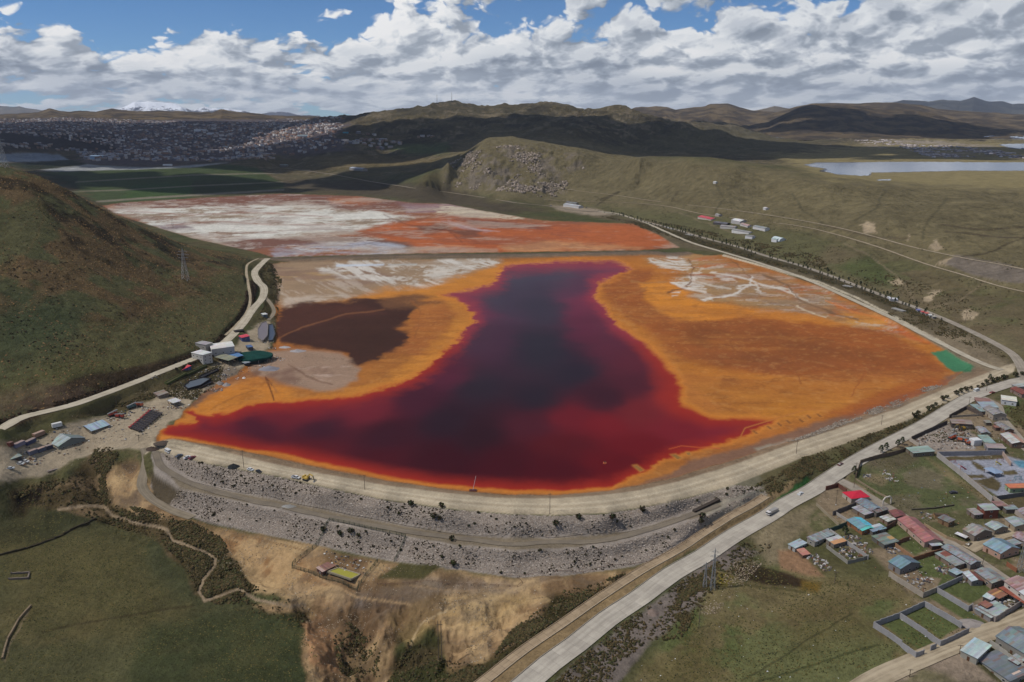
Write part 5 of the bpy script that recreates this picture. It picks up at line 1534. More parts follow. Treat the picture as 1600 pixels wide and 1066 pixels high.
house('pale flat roofed building inside the lower walled yard', (1524, 951), (1548, 965), (1576, 951), 2.4, 'flat', rc=(160, 168, 168), wc=(136, 130, 126), cat='building', name='building', rust=.03)
house('rust brown lean-to behind the pale flat roof', (1531, 943.5), (1542, 949.5), (1550, 945.5), 2.8, 'mono', rc=(142, 98, 84), wc=(96, 86, 80), cat='lean-to', name='shed', rust=.3, **SH)
# --- village, north of the street
house('large weathered grey house with dark side wall at the dirt lane corner', (1505, 827), (1523, 837), (1548, 829.5), 3.6, 'gable', rc=(146, 144, 138), wc=(126, 116, 106), rust=.1, rise=2.2)
house('white corrugated awning leaning on the large weathered grey house', (1493, 834), (1508.5, 840.5), (1512, 838.5), 2.0, 'flat', rc=(206, 206, 206), wc=(120, 110, 100), posts=True, cat='awning', name='awning', rust=0, minw=1.5)
house('brown adobe cottage with dark grey roof on the green plot', (1466, 809), (1482.6, 816.5), (1494, 814), 2.8, 'mono', rc=(122, 122, 120), wc=(132, 106, 80), cat='cottage', name='cottage')
house('ochre adobe ruin with low walls behind the adobe cottage', (1458, 801), (1461, 806), (1481, 803.5), 1.6, 'flat', rc=(84, 66, 52), wc=(150, 120, 86), cat='ruin', name='ruin', over=-0.4, rust=0, **SH)
house('house with pale blue ribbed roof between two grey houses', (1539.7, 819.5), (1554.7, 828), (1574, 823.5), 3.2, 'gable', rc=(156, 164, 164), wc=(138, 126, 112), rust=.1)
house('pale roofed house with tan side wall at the picture edge north of the lane', (1571, 810.5), (1586, 822.5), (1606, 818), 3.4, 'gable', rc=(152, 162, 162), wc=(160, 144, 122), rust=.08)
house('big shed with curved steel blue roof and pink wall by the street', (1537, 850.3), (1563.7, 864.6), (1587, 853.3), 3.4, 'gable', rc=(128, 150, 160), rc2=(104, 122, 134), wc=(178, 144, 126), rust=.02, cat='shed', name='shed')
house('low grey roofed annex behind the curved steel blue roof', (1570, 846), (1581, 852.5), (1592.5, 848), 2.8, 'mono', rc=(136, 142, 146), wc=(130, 116, 104), cat='annex', name='annex', rust=.15)
house('house with pinkish patched roof beside the dirt lane at the picture edge', (1582, 838), (1606, 848), (1622, 842), 3.0, 'gable', rc=(156, 140, 138), wc=(140, 126, 112), rust=.3)
house('tall brick house with pale sheet roof at the end of the grey park wall', (1527.6, 788), (1539, 797.5), (1559, 796), 5.0, 'mono', rc=(160, 164, 160), wc=(124, 76, 62), rust=.06, floors=2)
house('low house with grey and white patched roof beside the tall brick house', (1511, 795.6), (1523, 804.6), (1535, 804), 2.5, 'mono', rc=(148, 144, 142), wc=(120, 106, 98), rust=.25)
house('small shed with pinkish rusted roof behind the tall brick house', (1550, 783.6), (1559, 791), (1570, 789), 2.6, 'mono', rc=(146, 116, 110), wc=(120, 104, 96), cat='shed', name='shed', rust=.3, **SH)
house('small shed with greenish grey roof beside the pinkish rusted roof', (1566, 790), (1573, 796), (1589, 795), 2.6, 'mono', rc=(138, 150, 148), wc=(108, 100, 92), cat='shed', name='shed', **SH)
house('pinkish blue roofed house cut by the picture edge below the kindergarten', (1589, 796), (1599, 804), (1618, 797), 2.8, 'gable', rc=(150, 142, 148), wc=(140, 126, 116))
house('kindergarten with orange roof and painted yellow green and blue walls', (1571, 756.6), (1578.7, 763), (1614, 761.5), 3.0, 'mono', 'ab', rc=(196, 122, 86), wc=(150, 168, 132), cat='school', name='kindergarten', rust=0)
house('open blue roofed pavilion on posts in the paved park', (1538, 732), (1554.6, 740), (1567, 738), 2.8, 'hip', rc=(136, 154, 178), wc=(120, 110, 100), posts=True, cat='pavilion', name='pavilion', rust=0)
house('teal grey roofed store with stone walls at the top of the grassy lot', (1415.8, 699.6), (1427, 708), (1457, 705), 2.8, 'mono', rc=(146, 162, 152), wc=(120, 112, 98), cat='store', name='store', rust=.04)
house('teal grey shed beside the white truck box in the machine yard', (1528, 680), (1540, 692), (1552, 690), 3.0, 'mono', rc=(136, 156, 150), wc=(140, 138, 132), cat='shed', name='shed', rust=.03)
house('grey house with pale pink roof against the grey park wall', (1539, 693), (1544, 700), (1568, 699), 3.2, 'mono', rc=(158, 146, 142), wc=(134, 134, 138), rust=.1)
house('long dusty brown workshop with open dark front in the machine yard', (1485, 655), (1488, 661.5), (1517, 660.5), 3.2, 'mono', rc=(146, 132, 124), wc=(88, 80, 74), cat='workshop', name='workshop', rust=.15)
house('grey gabled cottage with light ridge in the middle of the grassy lots', (1524.6, 667.4), (1533.6, 676.4), (1545.6, 675), 2.6, 'gable', rc=(150, 152, 156), wc=(140, 130, 116), cat='cottage', name='cottage')
house('cream house with large grey gabled roof beside the side street', (1536, 637), (1552.4, 648), (1568, 645), 4.4, 'gable', rc=(142, 140, 136), wc=(162, 150, 134), floors=1, rust=.1)
house('house with pale blue grey sheet roof near the road fork', (1527, 627.6), (1535, 636.6), (1557.6, 636), 2.6, 'mono', rc=(146, 158, 164), wc=(128, 112, 100), rust=.05)
house('narrow teal roofed house running beside the walled triangle', (1516, 632), (1533, 643), (1539, 640.5), 2.6, 'mono', rc=(138, 154, 152), wc=(120, 110, 98), rust=.1)
house('pinkish flat shed at the roadside before the fork', (1523, 621), (1526, 627), (1547, 626), 2.2, 'flat', rc=(146, 112, 104), wc=(118, 98, 88), cat='shed', name='shed', rust=.1)
house('row house with dark grey roof and red end below the cream house', (1553, 661), (1571, 672), (1583, 671), 2.8, 'gable', rc=(134, 134, 134), wc=(134, 100, 84), rust=.2)
house('large house with apricot and white roof by the side street', (1563.6, 678), (1581.6, 693), (1600, 690), 3.0, 'gable', rc=(186, 184, 180), rc2=(190, 150, 132), wc=(120, 98, 86), rust=.06)
house('long dark red roofed house near the top of the side street', (1579, 607), (1597, 616), (1608, 613), 3.0, 'gable', rc=(124, 72, 62), wc=(140, 120, 108), rust=0)
house('white plastered house with bright white roof beside the side street', (1564.6, 617.6), (1565.5, 624.6), (1588, 624.2), 3.6, 'flat', 'ab', rc=(216, 212, 196), wc=(200, 200, 200), rust=0)
house('pale roofed house at the top right edge of the village', (1581, 601), (1590, 605), (1606, 602), 3.0, 'mono', rc=(164, 170, 168), wc=(150, 140, 130))
house('tiny shelter with dark roof on the lot below the cream house', (1537, 657), (1541, 660.5), (1548, 660), 2.2, 'mono', rc=(146, 140, 128), wc=(120, 110, 96), cat='hut', name='hut', **SH)
house('tiny rust roofed hut beside the grey gabled cottage', (1551, 665), (1556, 668.5), (1562, 667.5), 2.2, 'mono', rc=(134, 92, 78), wc=(110, 94, 84), cat='hut', name='hut', **SH)
# --- bottom right corner
house('wide building with pale mint roof at the lower street corner', (1501.6, 1016.4), (1526.6, 1028.6), (1558.6, 1013.6), 3.2, 'flat', rc=(172, 190, 190), wc=(152, 148, 136), cat='building', name='building', rust=.0)
house('long hall with dark ribbed roof marked by a yellow patch', (1526.6, 1029.5), (1578, 1064), (1604, 1046), 3.0, 'mono', rc=(112, 118, 122), wc=(150, 146, 136), cat='hall', name='hall', rust=.12, patches=[(0.72, .78, 1, 2, (190, 150, 70)), (0.15, .2, 1, 1, (200, 176, 160))])
house('large grey roofed hall behind the walled yard in the lower right corner', (1557, 994), (1608, 1025), (1634, 1003), 4.2, 'gable', rc=(122, 134, 138), wc=(134, 130, 122), cat='hall', name='hall', rust=.12)
house('small shed with rusty and pale roof in the narrow yard between the halls', (1576, 1030), (1590, 1038), (1599, 1030), 2.4, 'mono', rc=(156, 160, 160), wc=(110, 60, 60), cat='shed', name='shed', rust=.4, **SH)
# --- industrial yard on the left
house('pale blue roofed workshop closest to the lagoon in the left yard', (123, 667), (143, 673.5), (173, 664.5), 2.8, 'gable', 'bc', rc=(158, 176, 190), wc=(118, 108, 92), cat='workshop', name='workshop', rust=.02, rise=2.0)
house('large gabled warehouse with pale grey green roof in the left yard', (62, 685), (91, 697.5), (127.6, 682), 3.4, 'gable', 'ab', rc=(154, 166, 164), rc2=(120, 132, 132), wc=(120, 124, 120), cat='warehouse', name='warehouse', rust=.02, rise=2.8)
house('flat topped grey green warehouse at the left edge of the picture', (-14, 712), (5, 721.5), (36, 713.5), 3.2, 'gable', 'bc', rc=(146, 158, 150), wc=(92, 88, 86), cat='warehouse', name='warehouse', rust=.02, rise=.8)
house('low cluttered building with a flat roof and white tanks at the edge of the yard', (66, 731), (75, 737), (95, 728), 3.0, 'flat', rc=(132, 128, 120), wc=(110, 100, 86), cat='building', name='building', rust=.1)
house('small concrete hut with dusty roof above the trailers', (240, 614), (248, 618.5), (260, 613), 2.5, 'mono', rc=(142, 136, 124), wc=(120, 110, 100), cat='hut', name='hut')
house('dark open kiosk with white roof beside the lagoon inlet', (262, 625.6), (271, 630), (280, 625.6), 2.8, 'mono', rc=(204, 204, 200), wc=(40, 36, 34), posts=True, cat='kiosk', name='kiosk', rust=0)
house('tall white processing hall with white roof beside the hill road', (327, 538), (330.5, 546), (361, 532.5), 8.0, 'mono', 'ab', rc=(216, 214, 208), wc=(176, 174, 172), cat='plant hall', name='processing_hall', rust=0, rise=.4, floors=2, doors=False)
house('white cubic tower in front of the processing hall', (299, 551), (316.5, 555), (323, 549), 9.0, 'flat', rc=(218, 218, 216), wc=(184, 182, 176), cat='tower', name='plant_tower', rust=0, floors=3, doors=False)
house('grey box shaped tower behind the white cubic tower', (305, 536), (321, 539), (328, 535), 7.0, 'flat', rc=(162, 160, 158), wc=(156, 152, 146), cat='tower', name='plant_tower', rust=0, floors=2, doors=False)
house('low office with bright coral red roof beside the processing plant', (270.8, 576), (283.5, 578.5), (293, 572.3), 3.0, 'mono', rc=(216, 80, 92), wc=(70, 84, 130), cat='office', name='office', rust=0, rise=1.0)
house('white roofed office joined to the coral red roof', (283.5, 568.6), (292.3, 571.8), (299.5, 568.4), 3.0, 'mono', rc=(206, 206, 206), wc=(70, 84, 130), cat='office', name='office', rust=0)
house('olive grey canopy on tall posts beside the tanks', (336, 558), (357, 563.5), (365.5, 558), 5.0, 'mono', rc=(138, 140, 120), posts=True, cat='canopy', name='canopy', rust=0)
house('blue canopy on tall posts beside the tanks', (357, 553.8), (367, 559), (377, 555), 4.6, 'mono', rc=(92, 128, 172), posts=True, cat='canopy', name='canopy', rust=0)
house('small guard hut with coral red roof beside the hill road', (373, 525), (378, 528), (386.5, 524), 3.6, 'mono', rc=(210, 78, 92), wc=(80, 92, 130), cat='guard hut', name='hut', rust=0)
house('little blue roofed hut between the guard hut and the green tank', (384, 540), (388, 543), (394, 541), 3.0, 'flat', rc=(86, 110, 150), wc=(84, 84, 90), cat='hut', name='hut', rust=0, **SH)
house('small grey platform roof at the foot of the green tank', (378, 566), (383, 568), (389, 565.5), 2.2, 'flat', rc=(140, 146, 152), wc=(60, 62, 64), cat='shelter', name='shelter', rust=0, **SH)
house('white pump hut above the oval basin', (408, 490), (411.5, 492), (415, 489.5), 2.6, 'flat', rc=(214, 214, 212), wc=(96, 104, 110), cat='hut', name='hut', rust=0, **SH)
house('dark sheet roof lying over a cutting above the guard hut', (365, 516.5), (368, 518.5), (383, 517.5), 1.2, 'flat', rc=(40, 32, 30), wc=(60, 46, 40), cat='shelter', name='shelter', rust=0, **SH)
house('reddish brown pump house beside the yellow green pool', (495, 888), (504, 893.5), (523.5, 873.5), 3.2, 'mono', 'bc', rc=(140, 104, 92), wc=(88, 62, 56), cat='pump house', name='pump_house', rust=.15, patches=[(0.8, 1, 0, 2, (178, 150, 130)), (0.0, .12, 0, 2, (176, 150, 140))])
# --- farm group on the right slope and the roadside
def far_house(label, p0, p1, W_, h, **kw):
    a, b = hit(*p0), hit(*p1)
    d = (a - b)[:2]; L = np.linalg.norm(d); u = d / L; v = np.array([-u[1], u[0]])
    if v[1] < 0: v = -v
    return house(label, None, None, None, h, 'gable', 'ab', cat='farm building', name='farm_building', win=False, rust=.03, strip=3, fr=(b[:2], u, v, L, W_, float(min(a[2], b[2]))), **kw)


for lab, p0, p1, W_, hh, rc_, wc_ in (
    ('farm building with faded red roof at the left end of the slope hamlet', (1090, 342), (1111, 345), 15, 4, (190, 84, 92), (190, 180, 170)),
    ('dark grey farm shed next to the faded red roof', (1114, 351), (1135, 353), 11, 4, (98, 98, 104), (84, 80, 80)),
    ('white roofed farm barn at the top of the slope hamlet', (1142, 349), (1156, 351), 16, 6, (210, 208, 208), (180, 176, 172)),
    ('farm building with pinkish roof right of the white barn', (1156, 353), (1168, 356), 9, 4, (178, 150, 146), (196, 190, 186)),
    ('long grey farm shed in the middle of the slope hamlet', (1125, 357), (1148, 358), 10, 4.5, (150, 146, 142), (180, 176, 170)),
    ('long farm shed with bright white gable wall in the slope hamlet', (1143, 364), (1170, 366), 10, 5.5, (140, 138, 136), (212, 210, 206)),
    ('grey roofed farm house with white front at the right of the slope hamlet', (1176, 358), (1195, 362), 10, 5, (150, 152, 152), (210, 208, 206)),
    ('small white farm hut below the slope hamlet', (1164, 373), (1175, 374), 8, 5, (138, 136, 134), (212, 210, 208)),
    ('white front hut beside the teal barrel barn', (1205, 378), (1213, 379), 8, 5.5, (176, 196, 196), (210, 212, 212)),
    ('small grey hut between the hamlet and its access track', (1117, 338), (1123, 339), 7, 4, (150, 148, 146), (170, 164, 158)),
    ('low white hut on the path above the hamlet', (1192, 328), (1196, 329), 7, 4, (206, 206, 204), (206, 204, 200)),
    ('tiny white hut alone high on the grassy slope', (1114, 287), (1118, 287.6), 6, 4, (210, 208, 206), (206, 204, 200)),
    ('pale roadside building where the lagoon road leaves the valley road', (880, 323), (904, 326), 13, 5.5, (172, 174, 176), (200, 198, 194)),
    ('grey roofed stall beside the pale roadside building', (884, 319), (900, 321), 9, 4.5, (128, 128, 128), (150, 144, 138)),
    ('pale blue shed alone on the valley side left of the rocky hill', (546, 266), (566, 268), 20, 7, (156, 164, 174), (150, 146, 142)),
    ('low grey shed by the valley road near the green terraces', (437, 260), (449, 261), 16, 6, (126, 132, 130), (120, 116, 112))):
    far_house(lab, p0, p1, W_, hh, rc=rc_, wc=wc_)


def quonset():
    c0 = hit(1217, 376); c1 = hit(1227, 377.5); v = (c1 - c0)[:2]; v /= np.linalg.norm(v); u = np.array([-v[1], v[0]]); zg = c0[2]; L = 13.0; W_ = 20.0; ctr = c0[:2]
    o = empty('barrel_barn', (ctr[0], ctr[1], zg), 'teal and white barrel roofed barn at the end of the slope hamlet', 'barn')
    for nm, c_, rr in (('roof', A(176, 200, 204), 1.0), ):
        mb = MB(); n_ = 12
        for i in range(n_):
            a0, a1 = math.pi * i / n_, math.pi * (i + 1) / n_
            q = [(math.cos(t) * L / 2 * -1, math.sin(t) * L * .42) for t in (a0, a1)]
            def pt(s, z, w__): p = ctr + u * s + v * (w__); return (p[0], p[1], zg + z)
            mb.quad(pt(q[0][0], q[0][1], -W_ / 2), pt(q[1][0], q[1][1], -W_ / 2), pt(q[1][0], q[1][1], W_ / 2), pt(q[0][0], q[0][1], W_ / 2), jit(A(196, 206, 208) if i < 6 else A(150, 190, 190), .06))
        mb.build('roof', M['roofm'], o, o.location)
        eb = MB()
        for w__ in (-W_ / 2 + .1, W_ / 2 - .1):
            eb.poly([pt(math.cos(math.pi * i / n_) * L / 2 * -.98, math.sin(math.pi * i / n_) * L * .41, w__) for i in range(n_ + 1)], A(196, 200, 200))
        eb.build('end_wall', M['wallm'], o, o.location)


quonset()

# containers
def container(label, px, py, px2, py2, c, group='shipping containers in the left yard', tc=None, h=2.6, wd=2.6):
    p = hit(px, py); q = hit(px2, py2)
    d = (q - p)[:2]; L = np.linalg.norm(d); ang = math.atan2(d[1], d[0]); n_ = np.array([-d[1], d[0]]) / L
    c0 = (p + q)[:2] / 2 + n_ * wd / 2
    zg = g_height(c0[0], c0[1])
    o = empty('shipping_container', (c0[0], c0[1], zg), label, 'container', group, ang)
    mb = MB(); col_ = A(*c)
    mb.box(0, 0, 0.1, L, wd, h - .1, col_, 0, A(*(tc or c)))
    n2 = int(L / 0.5)
    for i in range(n2):
        mb.box(-L / 2 + (i + .5) * L / n2, -wd / 2, 0.25, 0.18, .08, h - .45, jit(col_, .1)); mb.box(-L / 2 + (i + .5) * L / n2, wd / 2, 0.25, 0.18, .08, h - .45, jit(col_, .1))
    mb.build('body', M['paint'], o)
    db = MB(); db.box(L / 2 + .04, -wd * .24, 0.2, .06, wd * .44, h - .35, jit(col_, .2)); db.build('door', M['paint'], o)
    db = MB(); db.box(L / 2 + .04, wd * .24, 0.2, .06, wd * .44, h - .35, jit(col_, .2)); db.build('door', M['paint'], o)
    return o


container('blue and white container with dusty pink top at the west end of the upper row', 25, 703.5, 41, 698.5, (112, 112, 136), tc=(160, 140, 134))
container('navy blue container with round white marks beside the grey warehouse', 43, 698, 58, 693, (46, 54, 92), tc=(150, 134, 128))
container('tan container behind the upper row beside the big warehouse', 55, 684.5, 71, 678, (150, 118, 100), tc=(176, 150, 136))
container('slate blue container at the west end of the lower row', 47.5, 713.5, 60, 709.5, (92, 98, 120), tc=(158, 138, 128))
container('grey blue container in the middle of the lower row', 61, 709.2, 72.5, 705.4, (70, 80, 104), tc=(168, 144, 132))
container('dark blue container at the east end of the lower row', 73.5, 705, 83.5, 701.6, (44, 50, 74), tc=(154, 140, 134))
container('clean white container behind the big warehouse', 83, 671.5, 98, 667, (212, 212, 210))
container('bright white box beside the teal shed in the machine yard', 1521, 698, 1533.5, 696.5, (214, 214, 212), group='white boxes', h=4.0, wd=4.5)
container('small rusty container beside the upper row of containers', 17, 702, 23, 700, (96, 52, 46), tc=(120, 90, 80))

# ------------------------------------------------------------------ walls round the plots
def plot_wall(label, s, h=2.7, c=(150, 144, 140), top=True, thick=0.25, name='perimeter_wall', cat='wall', group='walls around the plots'):
    pts = [hit(a, b, h if top else 0.0) for a, b in P(s)]
    pts = [np.array([p[0], p[1], g_height(p[0], p[1])]) for p in pts]
    p0 = pts[0]
    o = empty(name, tuple(p0), label, cat, group)
    for i in range(len(pts) - 1):
        a, b = pts[i], pts[i + 1]
        L = np.linalg.norm((b - a)[:2]); ang = math.atan2(b[1] - a[1], b[0] - a[0])
        n_ = max(1, int(L / 3.2)); mb = MB()
        for k in range(n_):
            m_ = a + (b - a) * (k + .5) / n_; zz = g_height(m_[0], m_[1])
            mb.box(m_[0], m_[1], zz - .8, L / n_ - .02, thick, h + .8 + random.uniform(-.06, .06), jit(A(*c), .07), ang)
            e_ = a + (b - a) * k / n_; zz = g_height(e_[0], e_[1])
            mb.box(e_[0], e_[1], zz - .8, .32, thick + .12, h + .9, jit(A(*c), .07), ang)
        mb.box(b[0], b[1], b[2] - .8, .35, thick + .14, h + .9, A(*c), ang)
        mb.build('wall_run', M['wallm'], o, tuple(p0))
    return o


G_ = (150, 148, 148)
plot_wall('grey block wall on three sides of the westernmost empty plot', '1432,1019 1366,972 1406,957 1470,1001', 2.8, G_)
plot_wall('grey block wall closing the north and east of the second empty plot', '1406,957 1445,939 1503,973', 2.8, G_)
plot_wall('short block wall with gate posts on the south of the westernmost plot', '1433,1020 1444,1015', 2.4, G_)
plot_wall('isolated stub of block wall by the gate of the westernmost plot', '1455,1009 1463,1005', 2.6, G_)
plot_wall('block wall along the drain on the south of the second empty plot', '1470,1002 1492,992 1514,981', 2.6, G_)
plot_wall('block wall round the south of the yard of the dark gabled warehouse', '1390,893 1404,902 1443,926 1464,917', 2.7, (158, 148, 134))
plot_wall('dark wall closing the green yard below the rust streaked roof', '1464,917 1504,899', 2.7, G_)
plot_wall('pale wall down the east of the open grass plot', '1464,917 1514,947 1520,943', 2.7, G_)
plot_wall('grey wall round the south of the yard with the pale flat roof', '1520,944 1556,964 1602,934', 2.8, (146, 136, 130))
plot_wall('brick wall between the two green yards below the pink roof', '1427,871 1472,857', 2.3, (132, 92, 70))
plot_wall('orange brick wall beside the dark warehouse yard', '1396,846 1428,870', 2.0, (150, 116, 88))
plot_wall('dark wall behind the maroon roof plots', '1372,829 1400,814', 2.4, (104, 80, 70))
plot_wall('brick wall between the grey green shed and the pink roofed house', '1399,846 1421,838', 2.2, (116, 84, 70))
plot_wall('brick wall round the north corner plot near the red roof', '1291,760 1310,755 1323,764', 2.5, (110, 74, 62))
plot_wall('dark block wall between the red roof plot and the yard below it', '1302,799 1340,784', 2.6, (104, 98, 94))
plot_wall('long low wall along the west of the corner plots', '1276,786 1311,818', 1.6, (150, 138, 116))
plot_wall('low pale wall above the turquoise roof', '1307,800 1325,811', 1.8, (160, 154, 146))
plot_wall('dark fence wall in front of the turquoise roofed house', '1296,826 1312,820 1323,815', 2.2, (64, 84, 76))
plot_wall('long pale wall between the block shed and the junk yard', '1298,827 1334,852 1357,868', 2.2, (158, 154, 150))
plot_wall('wall round the junk filled plot behind the orange striped shed', '1292,851 1325,876 1350,870 1357,867', 2.0, (140, 136, 126))
plot_wall('long pale wall separating the grassy lot from the park', '1465,706 1551,776', 3.4, (166, 160, 154))
plot_wall('grey wall between the machine yard and the park', '1467,706 1510,705 1567,704', 3.0, (140, 140, 146))
plot_wall('pale wall running on from the park corner past the brick house', '1553,775 1592,800 1620,818', 2.4, (170, 158, 148))
plot_wall('dark wall in front of the kindergarten', '1558,775 1600,769 1640,766', 2.6, (104, 102, 100))
plot_wall('pinkish wall down the east side of the park', '1567,705 1580,722', 2.6, (178, 156, 142))
plot_wall('mud wall along the road at the top of the grassy lot', '1345,719 1385,708 1425,696', 2.4, (110, 96, 82))
plot_wall('short dark wall down the west end of the grassy lot', '1345,719 1338,741', 2.4, (108, 92, 78))
plot_wall('dark wall along the road round the machine yard', '1425,682 1449,671 1480,657', 2.8, (86, 78, 74))
plot_wall('low pale wall between the store and the road', '1422,684 1436,693', 2.4, (170, 160, 148))
plot_wall('dark wall round the triangular plot near the road fork', '1484,648 1510,634 1536,646', 2.6, (92, 82, 76))
plot_wall('pale wall closing the triangular plot on its south side', '1488,650 1536,647', 1.4, (150, 140, 126))
plot_wall('brick garden wall beside the big curved roof shed', '1574,878 1589,888', 2.2, (140, 92, 68))
plot_wall('long ochre wall along the far side of the village street', '1445,818 1480,838 1512,848', 1.8, (162, 140, 112))
plot_wall('low stone wall along the village street below the grassy lot', '1338,748 1372,769 1388,777', 0.9, (140, 124, 102), thick=.5)
plot_wall('crumbling stone wall along the ditch in the grassy lot', '1425,795 1460,793 1490,788', 0.9, (92, 86, 72), thick=.6)
plot_wall('pale courtyard wall in front of the large grey hall', '1548,1000 1600,1038', 2.6, (162, 156, 144))
plot_wall('ruined stone wall in the meadow on the far left', '4,1030 12,1000 30,968 48,948', 0.9, (132, 116, 94), top=False, thick=.7)
plot_wall('dry stone wall running to the left edge of the meadow', '0,868 40,858 70,848 100,836 150,812', 0.9, (64, 58, 46), top=False, thick=.7)
plot_wall('square of ruined stone footings on the left meadow', '14,906 44,905 46,896 18,897', 1.0, (120, 110, 100), top=False, thick=.6)


def arch():
    p = hit(1379, 790.5); q = hit(1391.5, 787)
    o = empty('entrance_arch', tuple((p + q) / 2), 'white arch with peaked top spanning the side of the village street', 'arch')
    c_ = A(204, 196, 184)
    for z_, (x_, y_, zz) in ((0, p), (1, q)):
        mb = MB(); mb.box(x_, y_, zz - .5, .55, .55, 4.0, c_); mb.build('pillar', M['wallm'], o, o.location)
    mb = MB(); m_ = (p + q) / 2
    k1 = p + (m_ - p) * .45; k2 = q + (m_ - q) * .45
    for a, b in (((p[0], p[1], p[2] + 3.4), (k1[0], k1[1], k1[2] + 4.7)), ((k1[0], k1[1], k1[2] + 4.7), (k2[0], k2[1], k2[2] + 4.7)), ((k2[0], k2[1], k2[2] + 4.7), (q[0], q[1], q[2] + 3.4))):
        mb.bar(a, b, .55, c_)
    mb.build('arch_beam', M['wallm'], o, o.location)


arch()

# ------------------------------------------------------------------ vehicles
def vehicle(kind, label, px, py, hx, hy, c, group='vehicles', name=None):
    p = hit(px, py); q = hit(hx, hy)
    ang = math.atan2(q[1] - p[1], q[0] - p[0])
    o = empty(name or kind, tuple(p), label, kind, group, ang)
    col_ = A(*c); gl = (0.02, 0.025, 0.03)
    b = MB(); w_ = MB(); cab = MB()
    if kind == 'car':
        L, W_ = 4.4, 1.8
        b.box(0, 0, .32, L, W_, .62, col_, tx=.97, ty=.94); cab.box(-.15, 0, .94, 2.5, 1.6, .5, gl, tx=.66, ty=.85, tcol=col_)
        wr, wx = .33, 1.35
    elif kind == 'pickup':
        L, W_ = 5.2, 1.85
        b.box(0, 0, .45, L, W_, .55, col_, ty=.95); b.box(-1.7, -.85, 1.0, 1.7, .12, .35, col_); b.box(-1.7, .85, 1.0, 1.7, .12, .35, col_); b.box(-2.52, 0, 1.0, .1, 1.7, .35, col_)
        b.box(-1.65, 0, 1.0, 1.6, 1.55, .03, (.03, .03, .03)); cab.box(.35, 0, 1.0, 2.2, 1.65, .65, gl, tx=.72, ty=.86, tcol=col_)
        wr, wx = .4, 1.65
    elif kind == 'van':
        L, W_ = 5.4, 2.0
        b.box(0, 0, .35, L, W_, .95, col_); b.box(-.25, 0, 1.78, L - .6, W_ - .12, .45, col_, tx=.95, ty=.92); cab.box(-.05, 0, 1.3, L - .25, W_ - .06, .48, gl, tx=.95)
        wr, wx = .36, 1.7
    elif kind == 'truck':
        L, W_ = 8.4, 2.4
        b.box(-.2, 0, .7, 7.8, 2.2, .3, (.05, .05, .05)); b.box(-1.2, 0, 1.0, 5.8, 2.4, 1.5, jit(A(150, 146, 140), .05), tx=1, ty=.96)
        cb = MB(); cb.box(3.1, 0, .9, 1.9, 2.3, 1.5, col_, tx=.95, ty=.95); cb.build('cab', M['paint'], o)
        cab.box(3.25, 0, 1.5, 1.68, 2.34, .6, gl, tx=.94)
        wr, wx = .5, 2.7
    b.build('body', M['paint'], o)
    cab.build('cabin' if kind in ('car', 'pickup') else 'windows', M['paint'] if kind in ('car', 'pickup') else M['glass'], o)
    for sx in (-1, 1):
        for sy in (-1, 1):
            w = MB(); w.cyl((sx * wx, sy * (W_ / 2 - .12) - .11, wr), (sx * wx, sy * (W_ / 2 - .12) + .11, wr), wr, wr, 10, (.02, .02, .02)); w.build('wheel', M['tyre'], o)
    if kind != 'truck':
        for sy in (-1, 1):
            hb = MB(); hb.box(L / 2 + .01, sy * (W_ / 2 - .35), .62, .05, .35, .18, (.6, .6, .55)); hb.build('headlight', M['paint'], o)
    return o


vehicle('van', 'white van parked first in the line on the dam crest', 263, 707, 273, 709, (216, 216, 214), 'vehicles on the dam crest')
vehicle('car', 'dark grey car parked second in the line on the dam crest', 280, 713.5, 286, 710, (90, 96, 108), 'vehicles on the dam crest')
vehicle('car', 'white car parked between the grey and red cars on the dam crest', 292.5, 716, 299, 712, (212, 212, 214), 'vehicles on the dam crest')
vehicle('car', 'dark red car at the end of the line on the dam crest', 300.5, 716.5, 307, 712.5, (116, 40, 50), 'vehicles on the dam crest')
vehicle('car', 'white car beside a black car further along the dam crest', 391.5, 735, 400, 736.5, (210, 212, 212), 'vehicles on the dam crest')
vehicle('car', 'black car beside a white car further along the dam crest', 404.5, 738, 412, 740, (44, 46, 50), 'vehicles on the dam crest')
vehicle('pickup', 'white pickup truck parked behind the yellow excavator', 462.5, 747.5, 472, 749, (216, 216, 216), 'vehicles on the dam crest')
vehicle('pickup', 'white pickup beside its twin next to the left edge warehouse', 31, 726, 38, 729, (212, 214, 214), 'vehicles in the left yard')
vehicle('pickup', 'white pickup parked further from the left edge warehouse than its twin', 39, 722.5, 46, 725.5, (214, 214, 214), 'vehicles in the left yard')
vehicle('car', 'silver car with dark windows in front of the left edge warehouse', 16.5, 733, 23, 735.5, (190, 194, 196), 'vehicles in the left yard')
vehicle('truck', 'white tanker truck driving on the concrete highway', 1206, 803, 1198, 808, (214, 210, 206), 'vehicles on the highway')
vehicle('car', 'silver car driving on the highway above the white truck', 1250.5, 773, 1258, 768, (196, 198, 200), 'vehicles on the highway')
vehicle('car', 'dark red car crossing the highway junction', 1313, 727, 1320, 723, (92, 46, 46), 'vehicles on the highway')
vehicle('van', 'white van on the road near the village triangle', 1525.5, 611.5, 1534, 608.5, (214, 216, 214), 'vehicles on the highway')
vehicle('car', 'small red car parked beside the road fork', 1550, 614.5, 1556, 613, (150, 60, 56), 'vehicles in the village')
vehicle('car', 'wrecked dark car lying in the grassy lot', 1489.5, 771, 1498, 770, (60, 56, 64), 'vehicles in the village')
vehicle('car', 'dusty car parked at the corner of the dirt lane', 1513, 852, 1517, 849, (120, 108, 90), 'vehicles in the village')
vehicle('car', 'dark car waiting beside the roadside building on the valley road', 916, 325, 922, 326, (60, 66, 84), 'vehicles far away')
